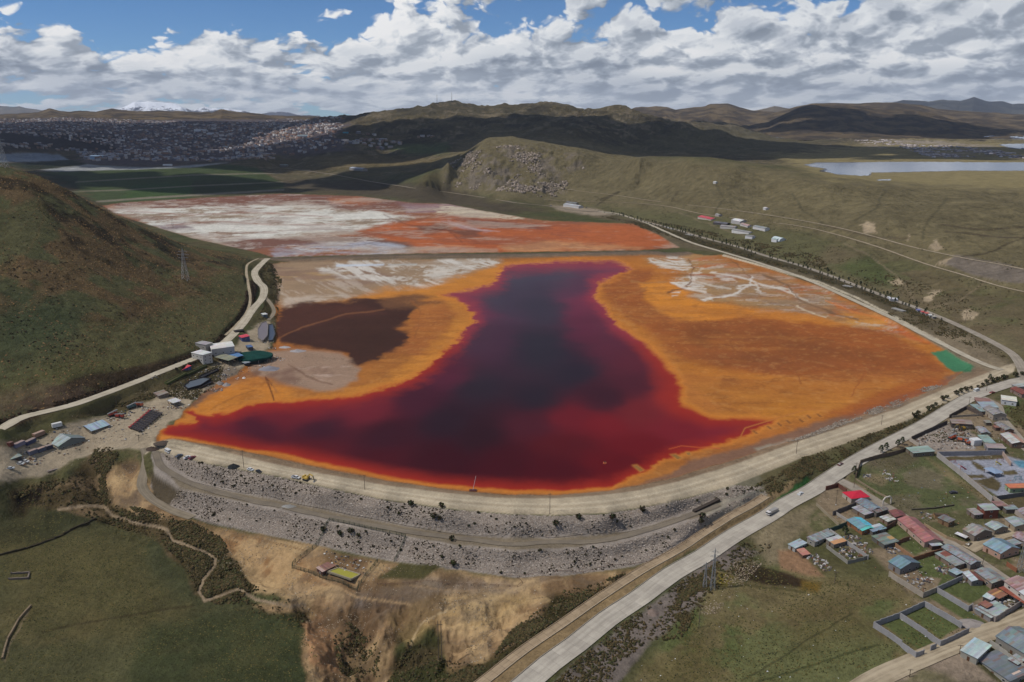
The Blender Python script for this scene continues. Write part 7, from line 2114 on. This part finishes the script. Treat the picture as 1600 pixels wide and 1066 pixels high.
def scatter(name, pts, size, cols, base=(ICO_V, ICO_F), flat=0.8, jitter=0.3, mat='leaf', sink=0.15, kind='stuff', label=None, cat=None, smooth=False, aspect=0.3):
    n = len(pts)
    if n == 0: return
    V, Fc = base
    nv = len(V)
    s = size[:, None, None] if np.ndim(size) else np.full((n, 1, 1), size)
    J = 1 + RNG.uniform(-jitter, jitter, (n, nv, 1))
    B = V[None] * J * s
    ang = RNG.uniform(0, 2 * math.pi, n); ca, sa = np.cos(ang), np.sin(ang)
    asp = 1 + RNG.uniform(-aspect, aspect, (n, 1))
    x = B[..., 0] * asp; y = B[..., 1] / asp
    X = x * ca[:, None] - y * sa[:, None]; Y = x * sa[:, None] + y * ca[:, None]
    Z = B[..., 2] * flat
    co = np.stack([X, Y, Z], -1) + pts[:, None, :]
    co[..., 2] += (s[..., 0] * flat * (1 - 2 * sink)) * (0 if base[0] is TUFT_V else 1) - (0.1 * s[..., 0] if base[0] is TUFT_V else 0)
    f = (Fc[None] + (np.arange(n) * nv)[:, None, None]).reshape(-1, 3)
    pal = np.array([A(*c) for c in cols]); pc = pal[RNG.integers(0, len(pal), n)] * RNG.uniform(.75, 1.25, (n, 1))
    c = np.repeat(pc, nv, 0)
    o = grid_obj(name, co.reshape(-1, 3), f, M[mat], c, smooth)
    o['kind'] = kind
    if label: tag(o, label, cat)
    return o


# riprap on the two slopes of the dam
UP = '240,706 330,727 420,743 520,766 600,782 700,797 800,805 870,807 950,804 1050,786 1150,759 1195,762 1128,782 1085,799 980,829 857,838 740,835 634,819 546,802 447,781 357,764 268,745'
LO = '284,765 387,787 470,803 534,818 634,840 710,853 804,861 879,859 964,847 1045,823 1128,790 1196,768 1198,774 1150,800 1099,831 1045,866 991,882 911,895 812,902 740,891 609,874 566,865 488,848 403,831 326,815 262,790'
rk = [(148, 136, 124), (138, 126, 116), (154, 143, 131), (160, 149, 138), (128, 116, 105), (146, 131, 116), (174, 163, 152)]
for s in (UP, LO):
    p, _ = sample_px(s, 46000)
    scatter('riprap_stones', p, RNG.uniform(.12, .34, len(p)) * RNG.choice([1, 1, 1, 1, 1, 1.7], len(p)), rk, (OCT_V, OCT_F), .5, .3, 'rockp', .35)
    p, _ = sample_px(s, 900, cond=sstep(nz(18, 4, 90), .45, .6))
    scatter('low_scrub', p, RNG.uniform(.2, .5, len(p)), [(58, 50, 38), (66, 62, 44), (48, 42, 34)], (ICO_V, ICO_F), .7, .4)
p, _ = sample_px('1190,704 1260,680 1330,650 1400,626 1440,606 1480,600 1440,618 1400,638 1330,660 1260,686 1200,706', 2200, cond=sstep(nz(14, 4, 170), .42, .55)); scatter('shore_stones', p, RNG.uniform(.2, .6, len(p)), [(130, 120, 108), (112, 100, 90), (150, 140, 126)], (OCT_V, OCT_F), .8, .35, 'rockp', .2)
p, _ = sample_px('700,800 1110,700 1240,655 1340,648 1240,700 1060,760 870,785 700,772', 10)
# tussocks on the hill and slopes
br = [(108, 86, 60), (92, 74, 52), (122, 98, 68), (76, 64, 46), (86, 78, 54)]
p, k = sample_px(HILL, 42000, cond=sstep(nz(24, 5, 12), .40, .56) + 0.12)
scatter('tussock_grass', p, RNG.uniform(.35, .95, len(p)), br, (TUFT_V, TUFT_F), .9, .3)
p, k = sample_px(HILL, 9000, cond=sstep(nz(30, 5, 13), .48, .62))
scatter('dark_scrub', p, RNG.uniform(.3, .85, len(p)), [(56, 50, 36), (64, 54, 38), (48, 44, 34)], (ICO_V, ICO_F), .6, .4)
p, k = sample_px('-40,680 0,668 120,633 240,590 335,555 380,508 396,475 404,440 385,440 384,470 366,505 325,545 236,582 120,622 0,658', 4200)
scatter('roadside_scrub', p, RNG.uniform(.4, 1.1, len(p)), [(54, 42, 32), (70, 56, 42), (44, 38, 28)], (ICO_V, ICO_F), .6, .4)
# ravine and verge scrub
dk = [(70, 62, 42), (82, 72, 48), (60, 56, 38), (92, 78, 54), (74, 74, 48)]
p, k = sample_px(SCRUB, 6500, cond=sstep(nz(20, 5, 92, rough=.65), .50, .62) + .04); scatter('scrub', p, RNG.uniform(.22, .8, len(p)), dk, (ICO_V, ICO_F), .7, .4)
for s, n_ in (('605,1066 640,1000 690,1030 760,1040 800,985 880,925 940,908 1000,890 900,962 800,1032 740,1090 600,1090', 5200), ('660,905 700,870 800,905 760,905', 0), ('200,790 300,815 345,840 385,910 480,950 470,980 340,940 280,860', 2600), ('540,970 590,1000 600,1090 540,1090 520,1000', 900),
              ('1180,775 1260,712 1300,712 1350,692 1420,660 1490,622 1550,600 1500,625 1430,665 1330,722 1262,742 1200,780', 3600), ('940,338 1010,350 1100,376 1300,437 1400,475 1420,490 1350,462 1250,425 1150,398 1060,374', 3000),
              ('1380,490 1440,515 1570,560 1580,545 1500,510 1420,482', 1500), ('1000,345 1100,366 1200,396 1300,424 1280,400 1180,378 1060,352', 1500), ('1320,440 1420,468 1500,505 1540,520 1540,480 1440,440 1340,420', 500),
              ('100,660 240,612 300,590 350,566 345,600 300,625 250,618 190,642 110,658', 2600), ('400,500 432,500 440,440 425,412 405,410 402,430 414,455 412,480', 1800), ('1420,690 1640,700 1640,620 1560,640', 700), ('1160,770 1290,700 1560,590 1590,596 1300,712', 2200),
              ('1000,1000 1090,900 1160,850 1210,850 1120,920 1060,1000', 2500), ('840,1090 960,980 1090,885 1080,930 1000,1010 930,1090', 1800)):
    if n_:
        p, k = sample_px(s, n_, cond=sstep(nz(16, 5, 93, rough=.65), .46, .6) + .06)
        scatter('scrub', p, RNG.uniform(.2, .65, len(p)) * (1 + sstep(np.hypot(p[:, 0], p[:, 1]), 700, 1200)), dk, (ICO_V, ICO_F), .7, .4)
# meadow tufts
for s, n_ in (('-60,760 60,768 140,805 250,835 300,900 340,950 460,960 520,1066 -60,1066', 9000), ('970,1066 1010,1030 1090,960 1120,900 1180,870 1240,890 1400,900 1500,985 1430,1040 1330,1066', 5000), ('1345,720 1462,708 1552,778 1440,820 1352,765', 1200)):
    p, k = sample_px(s, n_, cond=sstep(nz(20, 4, 94), .42, .6) + .1)
    scatter('grass_tufts', p, RNG.uniform(.2, .5, len(p)), [(84, 80, 46), (66, 68, 40), (98, 88, 54), (54, 56, 36)], (TUFT_V, TUFT_F), .7, .3)
# small stones on bare ground
for s, n_ in ((ERO, 3500), ('400,560 450,545 530,552 560,580 500,612 420,592', 1500), ('-20,700 120,650 240,600 300,600 240,690 60,745', 900), (VIL, 1200), ('1090,960 1160,860 1210,860 1120,960', 1200)):
    p, k = sample_px(s, n_, cond=sstep(nz(15, 4, 95), .45, .6) + .05)
    scatter('loose_stones', p, RNG.uniform(.08, .34, len(p)), [(150, 136, 116), (124, 108, 88), (170, 156, 136), (104, 92, 76)], (OCT_V, OCT_F), .7, .35, 'rockp')
p, k = sample_px('960,1066 1010,1030 1100,950 1180,870 1300,880 1500,985 1430,1040 1330,1066', 45); scatter('litter', p, RNG.uniform(.1, .38, len(p)), [(220, 220, 216), (200, 204, 210), (190, 186, 176)], (OCT_V, OCT_F), .5, .4, 'rockp')
p, k = sample_px('1290,780 1640,640 1640,960 1480,1000 1400,905 1290,860', 120); scatter('litter', p, RNG.uniform(.15, .45, len(p)), [(220, 220, 216), (120, 140, 170), (190, 120, 100)], (OCT_V, OCT_F), .5, .4, 'rockp')
for s, n_ in (('250,640 290,585 330,560 400,560 425,545 440,560 380,590 330,612 290,640', 420), ('20,700 70,676 180,648 250,628 270,640 230,680 120,705 40,735', 260), ('1425,682 1482,660 1530,690 1515,703 1467,704 1436,694', 260), ('1290,850 1330,835 1358,866 1330,876', 90), ('1405,900 1440,885 1462,912 1443,924', 60), ('1522,946 1570,930 1600,936 1556,962', 90), ('400,500 430,500 432,540 400,540', 120), ('500,858 590,880 565,900 520,890', 70)):
    p, k = sample_px(s, n_); scatter('debris', p, RNG.uniform(.15, .8, len(p)), [(150, 144, 138), (90, 82, 76), (176, 172, 166), (120, 84, 66), (66, 72, 84), (60, 54, 48), (196, 192, 186)], (OCT_V, OCT_F), .6, .45, 'rockp')
p, k = sample_px('860,315 1000,300 1200,330 1400,370 1640,420 1640,540 1480,490 1300,420 1100,366 960,335', 1500, cond=sstep(nz(30, 5, 190, rough=.65), .5, .62)); scatter('slope_scrub', p, RNG.uniform(.3, 1.1, len(p)), [(78, 70, 48), (92, 80, 56), (68, 66, 44)], (ICO_V, ICO_F), .6, .4)
# crags on the hill beyond the ponds and pale outcrops on the far plain
cr = [(150, 136, 122), (132, 120, 106), (164, 150, 138), (114, 104, 92)]
p, k = sample_px('692,290 700,258 735,238 790,228 860,232 912,242 916,262 880,272 896,300 860,310 800,300 740,296', 2600, cond=sstep(nz(55, 5, 62), .52, .62))
p = p[RNG.permutation(len(p))]; scatter('crag_rocks', p, RNG.uniform(1.0, 3.4, len(p)), cr, (ICO_V, ICO_F), .9, .4, 'rockp', .35)
p, k = sample_px('1440,239 1520,237 1532,246 1455,247 1400,228 1350,224 1330,219 1400,219 1420,226 1480,228 1600,240 1600,248 1540,246', 900, cond=sstep(nz(60, 4, 61), .5, .6)); scatter('pale_outcrops', p, RNG.uniform(3, 8, len(p)), [(170, 158, 152), (150, 138, 132), (190, 180, 176)], (ICO_V, ICO_F), .5, .4, 'rockp', .3)
print('scatter', round(time.time() - T0, 1))

# ------------------------------------------------------------------ shrubs and trees, each one its own thing
def crown_mesh(name, n, rx, rz, cols, seed, cone=False):
    rr = np.random.default_rng(seed); mb = MB()
    for i in range(n):
        u = rr.normal(size=3); u /= np.linalg.norm(u); rad = rr.uniform(.55, 1.0)
        zf = u[2] * rad
        w = (1 - .75 * (zf * .5 + .5)) * 1.5 if cone else 1.0
        c = np.array([u[0] * rad * rx * w, u[1] * rad * rx * w, rz * (1 + zf)])
        s = rx * rr.uniform(.16, .34)
        a, b_ = rr.normal(size=3), rr.normal(size=3); a /= np.linalg.norm(a); b_ -= a * (a @ b_); b_ /= np.linalg.norm(b_)
        col_ = tuple(v * rr.uniform(.7, 1.3) for v in A(*cols[rr.integers(len(cols))]))
        mb.quad(c + a * s, c + b_ * s, c - a * s, c - b_ * s, col_)
    return mb.mesh(name, M['leaf'])


def plant_proto(nm, cat, label, group, crown, trunk_h, loc):
    o = empty(nm, loc, label, cat, group)
    c = bpy.data.objects.new('crown', crown); COL.objects.link(c); c.parent = o; c.location = (0, 0, trunk_h)
    t = MB(); t.cyl((0, 0, -.4), (0, 0, trunk_h + .6), .16, .1, 6, A(64, 48, 36)); tt = t.build('trunk', M['wood'], o)
    return o


CR_T = [crown_mesh('crown', 110, .95, 1.45, [(48, 60, 40), (38, 48, 34), (64, 72, 48)], s, True) for s in (1, 2, 3)]
CR_S = [crown_mesh('crown', 80, .8, .6, [(66, 68, 46), (56, 54, 38), (84, 78, 54)], s) for s in (4, 5, 6)]


def plant_many(pts, crowns, nm, cat, label, group, trunk_h, smin, smax):
    protos = []
    for i, p in enumerate(pts):
        s = random.uniform(smin, smax)
        if i < len(crowns):
            o = plant_proto(nm, cat, label, group, crowns[i], trunk_h, tuple(p)); o.scale = (s, s, s * random.uniform(.9, 1.15)); protos.append(o)
        else: copy_tree(protos[i % len(protos)], tuple(p), random.uniform(0, 6.28), scale=(s, s, s * random.uniform(.85, 1.2)))


def along(key, off, t0, t1, gap, jx=.6, skip=.1):
    w, wd = ROADS[key]
    d = np.gradient(w[:, :2], axis=0); d /= np.linalg.norm(d, axis=1, keepdims=True)
    L = np.concatenate([[0], np.cumsum(np.linalg.norm(np.diff(w[:, :2], axis=0), axis=1))])
    out = []; s = t0 * L[-1]
    while s < t1 * L[-1]:
        if random.random() > skip:
            i = int(np.clip(np.searchsorted(L, s), 1, len(w) - 1))
            o_ = off + math.copysign(wd / 2, off) + random.uniform(-jx, jx)
            x, y = w[i, 0] - d[i, 1] * o_, w[i, 1] + d[i, 0] * o_
            out.append((x, y, g_height(x, y)))
        s += gap * random.uniform(.7, 1.3)
    return out


pts = along('tree_lined_road', 2.2, 0.02, .8, 9.5) + along('tree_lined_road', -2.2, 0.02, .86, 11)
plant_many(pts, CR_T, 'roadside_tree', 'tree', 'small dark conifer in the rows lining the road above the lagoon', 'conifers lining the road above the lagoon', .7, .8, 1.6)
pts = along('highway', -3.2, .02, .18, 6.5) + along('highway', -4.5, .2, .3, 6)
plant_many(pts, CR_S, 'roadside_bush', 'bush', 'dark bush on the verge between the highway and the dam crest', 'bushes between the highway and the dam crest', .3, 1.4, 2.6)
for lab, a_, b_ in (('dark tree at the kerb above the grassy lot corner, left of two', 1376, 708), ('dark tree at the kerb above the grassy lot corner, right of two', 1384, 704), ('tree on the verge near the store wall, first of two', 1402, 699), ('tree on the verge near the store wall, second of two', 1409, 695),
                    ('round dark tree beside the road bend opposite the white van', 1546, 595), ('small dark tree beside the junk filled yard', 1320, 836), ('tree at the bottom of the mud wall by the junction', 1334, 741)):
    o = plant_proto('tree', 'tree', lab, 'single trees', CR_T[0], .9, tuple(hit(a_, b_))); o.scale = (1.6, 1.6, 1.5)
sp1_, _ = sample_px(UP, 70); sp2_, _ = sample_px(LO, 70)
plant_many([tuple(q) for q in np.concatenate([sp1_, sp2_])], CR_S, 'shrub', 'shrub', 'small dark shrub growing among the stones of the dam face', 'shrubs on the stone faces of the dam', .1, .35, 1.1)
big = [(678, 810), (687, 812), (690, 794), (531, 837), (548, 833), (560, 839), (505, 831), (1004, 800), (957, 812), (868, 822), (1095, 818), (1097, 811), (904, 812), (706, 845), (708, 884), (642, 790)]
plant_many([tuple(hit(a_, b_)) for a_, b_ in big], CR_S, 'large_shrub', 'shrub', 'larger dark green shrub standing out on the stone face of the dam', 'larger shrubs on the dam', .2, 1.6, 2.4)

# ------------------------------------------------------------------ the town on the far side
def city_mesh(seed):
    rr = np.random.default_rng(seed); mb = MB()
    wc = [(170, 156, 146), (150, 128, 112), (186, 180, 176), (134, 112, 100), (120, 118, 124)][seed % 5]; rc = [(150, 156, 170), (166, 160, 158), (130, 136, 150), (150, 120, 110), (190, 192, 196)][seed % 5]
    L, W_, h = rr.uniform(10, 17), rr.uniform(8, 12), rr.uniform(4, 8)
    mb.box(0, 0, -5, L, W_, 5 + h, A(*wc))
    mb.quad((-L / 2 - .4, -W_ / 2 - .4, h + .1), (L / 2 + .4, -W_ / 2 - .4, h + .1), (L / 2 + .4, 0, h + 1.4), (-L / 2 - .4, 0, h + 1.4), A(*rc)); mb.quad((-L / 2 - .4, 0, h + 1.4), (L / 2 + .4, 0, h + 1.4), (L / 2 + .4, W_ / 2 + .4, h + .1), (-L / 2 - .4, W_ / 2 + .4, h + .1), A(*rc))
    mb.tri((-L / 2, -W_ / 2, h), (-L / 2, W_ / 2, h), (-L / 2, 0, h + 1.2), A(*wc)); mb.tri((L / 2, -W_ / 2, h), (L / 2, 0, h + 1.2), (L / 2, W_ / 2, h), A(*wc))
    return mb.mesh('town_house', M['cityw'])


CITY1 = '-40,226 0,226 60,224 120,232 150,240 250,247 350,249 410,242 450,238 500,230 545,224 560,216 600,219 640,224 600,228 560,226 470,240 420,250 350,252 150,252 130,248 118,238'
CITY2 = '-60,188 60,186 110,184 160,186 250,190 400,192 470,184 540,184 535,200 520,212 545,222 500,230 450,238 410,242 350,250 250,248 160,242 140,225 60,214 -60,206'
CM = [city_mesh(s) for s in range(8)]
pts, _ = sample_px(CITY1, 285)
for i, q in enumerate(pts):
    o = bpy.data.objects.new('town_house', CM[i % 8]); COL.objects.link(o)
    o.location = tuple(q); o.rotation_euler = (0, 0, .35 * round(fbm(q[0:1], q[1:2], 300, 2, 3)[0] * 6) + random.choice([0, math.pi / 2]))
    tag(o, 'small plastered house at the near edge of the distant town', 'house', 'houses of the distant town')


def city_mass(n):
    pts, k = sample_px(CITY2, n, cond=(sstep(nz(130, 4, 97), .34, .44) * .92 + .08) * np.clip(3500.0 / GR, .3, 1.2))
    x, y = pts[:, 0], pts[:, 1]
    street = (np.abs(((x * .8 + y * .6) / 62) % 1 - .5) < .42) & (np.abs(((-x * .6 + y * .8) / 95) % 1 - .5) < .44)
    pts = pts[street]; n = len(pts)
    L = RNG.uniform(7, 14, n) * RNG.choice([1, 1, 1, 1, 2.2], n); W_ = RNG.uniform(6, 10, n); h = RNG.uniform(3.5, 8.5, n); a = math.atan2(.6, .8) + np.where(RNG.random(n) < .5, 0, math.pi / 2) + RNG.uniform(-.08, .08, n)
    ca, sa = np.cos(a), np.sin(a)
    co = np.zeros((n, 8, 3)); sg = [(-1, -1), (1, -1), (1, 1), (-1, 1)]
    for q, (sx, sy) in enumerate(sg):
        X = sx * L / 2; Y = sy * W_ / 2
        xx = pts[:, 0] + X * ca - Y * sa; yy = pts[:, 1] + X * sa + Y * ca
        co[:, q] = np.stack([xx, yy, pts[:, 2] - 8], 1); co[:, q + 4] = np.stack([xx, yy, pts[:, 2] + h + (sy > 0) * RNG.uniform(0, 1.4, n)], 1)
    fb = np.array([(0, 1, 5, 4), (1, 2, 6, 5), (2, 3, 7, 6), (3, 0, 4, 7), (4, 5, 6, 7)])
    f = (fb[None] + (np.arange(n) * 8)[:, None, None]).reshape(-1, 4)
    me_o = grid_obj('distant_town_houses', co.reshape(-1, 3), f, M['cityw'], None, False)
    wp = np.array([A(*c) for c in ((150, 132, 120), (128, 112, 104), (176, 166, 160), (110, 104, 106), (140, 110, 94), (96, 92, 98), (190, 186, 184))]); rp = np.array([A(*c) for c in ((128, 134, 150), (144, 146, 154), (104, 108, 120), (130, 106, 100), (150, 154, 162), (112, 116, 132), (206, 208, 214))])
    wi_ = wp[RNG.integers(0, len(wp), n)]; ri = rp[RNG.choice(len(rp), n, p=[.2, .18, .22, .16, .1, .12, .02])]
    c4 = np.ones((n, 5, 4, 4), np.float32); c4[:, :4, :, :3] = wi_[:, None, None]; c4[:, 4, :, :3] = ri[:, None]
    at = me_o.data.attributes.new('col', 'FLOAT_COLOR', 'CORNER'); at.data.foreach_set('color', c4.ravel())
    tag(me_o, None, None, None, 'stuff')


city_mass(17000)
for lab, a_, b_, w_, c_ in (('long white roofed market hall standing out in the distant town', 313, 205, 60, (220, 222, 226)), ('white tower block in the middle of the distant town', 226, 219, 26, (214, 214, 220)), ('pale blue hall at the lower edge of the distant town', 156, 247, 60, (150, 176, 200)), ('long white hall on the right of the distant town', 333, 210, 50, (210, 212, 216)),
                            ('white hall on the rim of the green terraced dam', 262, 259, 26, (220, 220, 218)), ('pale green hall at the right end of the distant town', 475, 214, 50, (180, 196, 200)), ('turquoise tank building on the hill beside the town', 540, 208, 22, (70, 150, 170))):
    p = hit(a_, b_); o = empty('hall', tuple(p), lab, 'hall', 'large halls of the town')
    t = MB(); t.box(0, 0, -4, w_, w_ * .5, 4 + w_ * .13, A(*c_)); t.build('wall', M['cityw'], o); t = MB(); t.box(0, 0, w_ * .13 + .05, w_ * 1.04, w_ * .54, 1.5, A(*c_), ty=.3); t.build('roof', M['roofm'], o)
# scattered sheds on the valley side and outskirts
for i, (a_, b_) in enumerate(((562, 222), (570, 226), (579, 229), (590, 232), (596, 233), (610, 231), (654, 215), (660, 214), (670, 213), (676, 214), (585, 212), (575, 211), (560, 209))):
    o = bpy.data.objects.new('outlying_house', CM[i % 8]); COL.objects.link(o); o.location = tuple(hit(a_, b_)); o.rotation_euler = (0, 0, random.uniform(0, 3)); o.scale = (1.2, 1.2, 1)
    tag(o, 'small pale house standing apart on the slopes beyond the ponds', 'house', 'outlying houses on the far slopes')

# ------------------------------------------------------------------ heavy clouds overhead that shade parts of the land
def cloud(cx, cy_, rx, ry, seed, zc=2350.0, n=26):
    rr = np.random.default_rng(seed); mb = []
    k = zc / sd.z
    X0, Y0 = cx + sd.x * k, cy_ + sd.y * k
    bm = bmesh.new()
    for i in range(n):
        a = rr.uniform(0, 2 * math.pi); q = math.sqrt(rr.uniform(0, 1))
        px_, py_ = math.cos(a) * q * rx * .8, math.sin(a) * q * ry * .8
        s = rr.uniform(.22, .42) * min(rx, ry) * (1.25 - .6 * q)
        bmesh.ops.create_icosphere(bm, subdivisions=3, radius=1.0, matrix=Matrix.Translation((px_, py_, s * .3)) @ Matrix.Diagonal((s * 1.3, s, s * .75, 1)))
    V = np.array([v.co[:] for v in bm.verts])
    nn = fbm(V[:, 0] + V[:, 2], V[:, 1] - V[:, 2], 260, 4, seed, .6) - .5
    for v, q in zip(bm.verts, nn):
        v.co += Vector((v.co.x * .25, v.co.y * .25, 90)) * float(q) * 1.4
        if v.co.z < -40: v.co.z = -40 + (v.co.z + 40) * .15
    me = bpy.data.meshes.new('cloud'); bm.to_mesh(me); bm.free()
    me.polygons.foreach_set('use_smooth', np.ones(len(me.polygons), bool)); me.materials.append(M['cloud'])
    o = bpy.data.objects.new('cloud', me); COL.objects.link(o); o.location = (X0, Y0, zc); o['kind'] = 'structure'


for i, (cx, cy_, rx, ry) in enumerate(((-2400, 4300, 1700, 1350), (-900, 5400, 1500, 800), (-1300, 3050, 1100, 480), (-400, 3250, 700, 500), (500, 3400, 1250, 640), (1450, 3500, 1150, 640), (2500, 5600, 1500, 620), (1300, 6400, 1300, 600), (-1050, 2300, 620, 300), (4900, 14500, 2600, 1800), (450, 2950, 620, 300), (1500, 2950, 650, 280), (-380, 2450, 330, 280),
                                        (3000, 7000, 900, 300))):
    cloud(cx, cy_, rx, ry, 100 + i)


def haze():
    m = bpy.data.materials.new('haze'); m.use_nodes = True; nt = m.node_tree; nt.nodes.clear()
    out = nt.nodes.new('ShaderNodeOutputMaterial'); v = nt.nodes.new('ShaderNodeVolumePrincipled')
    v.inputs['Color'].default_value = (.72, .82, 1.0, 1); v.inputs['Density'].default_value = 2.3e-5; v.inputs['Anisotropy'].default_value = 0.2
    nt.links.new(v.outputs[0], out.inputs['Volume'])
    mb = MB(); mb.box(0, 1000, -60, 62000, 60000, 1160, (1, 1, 1))
    o = mb.build('haze', m); o['kind'] = 'stuff'


haze()
print('done', round(time.time() - T0, 1), 'objects', len(scene.objects))
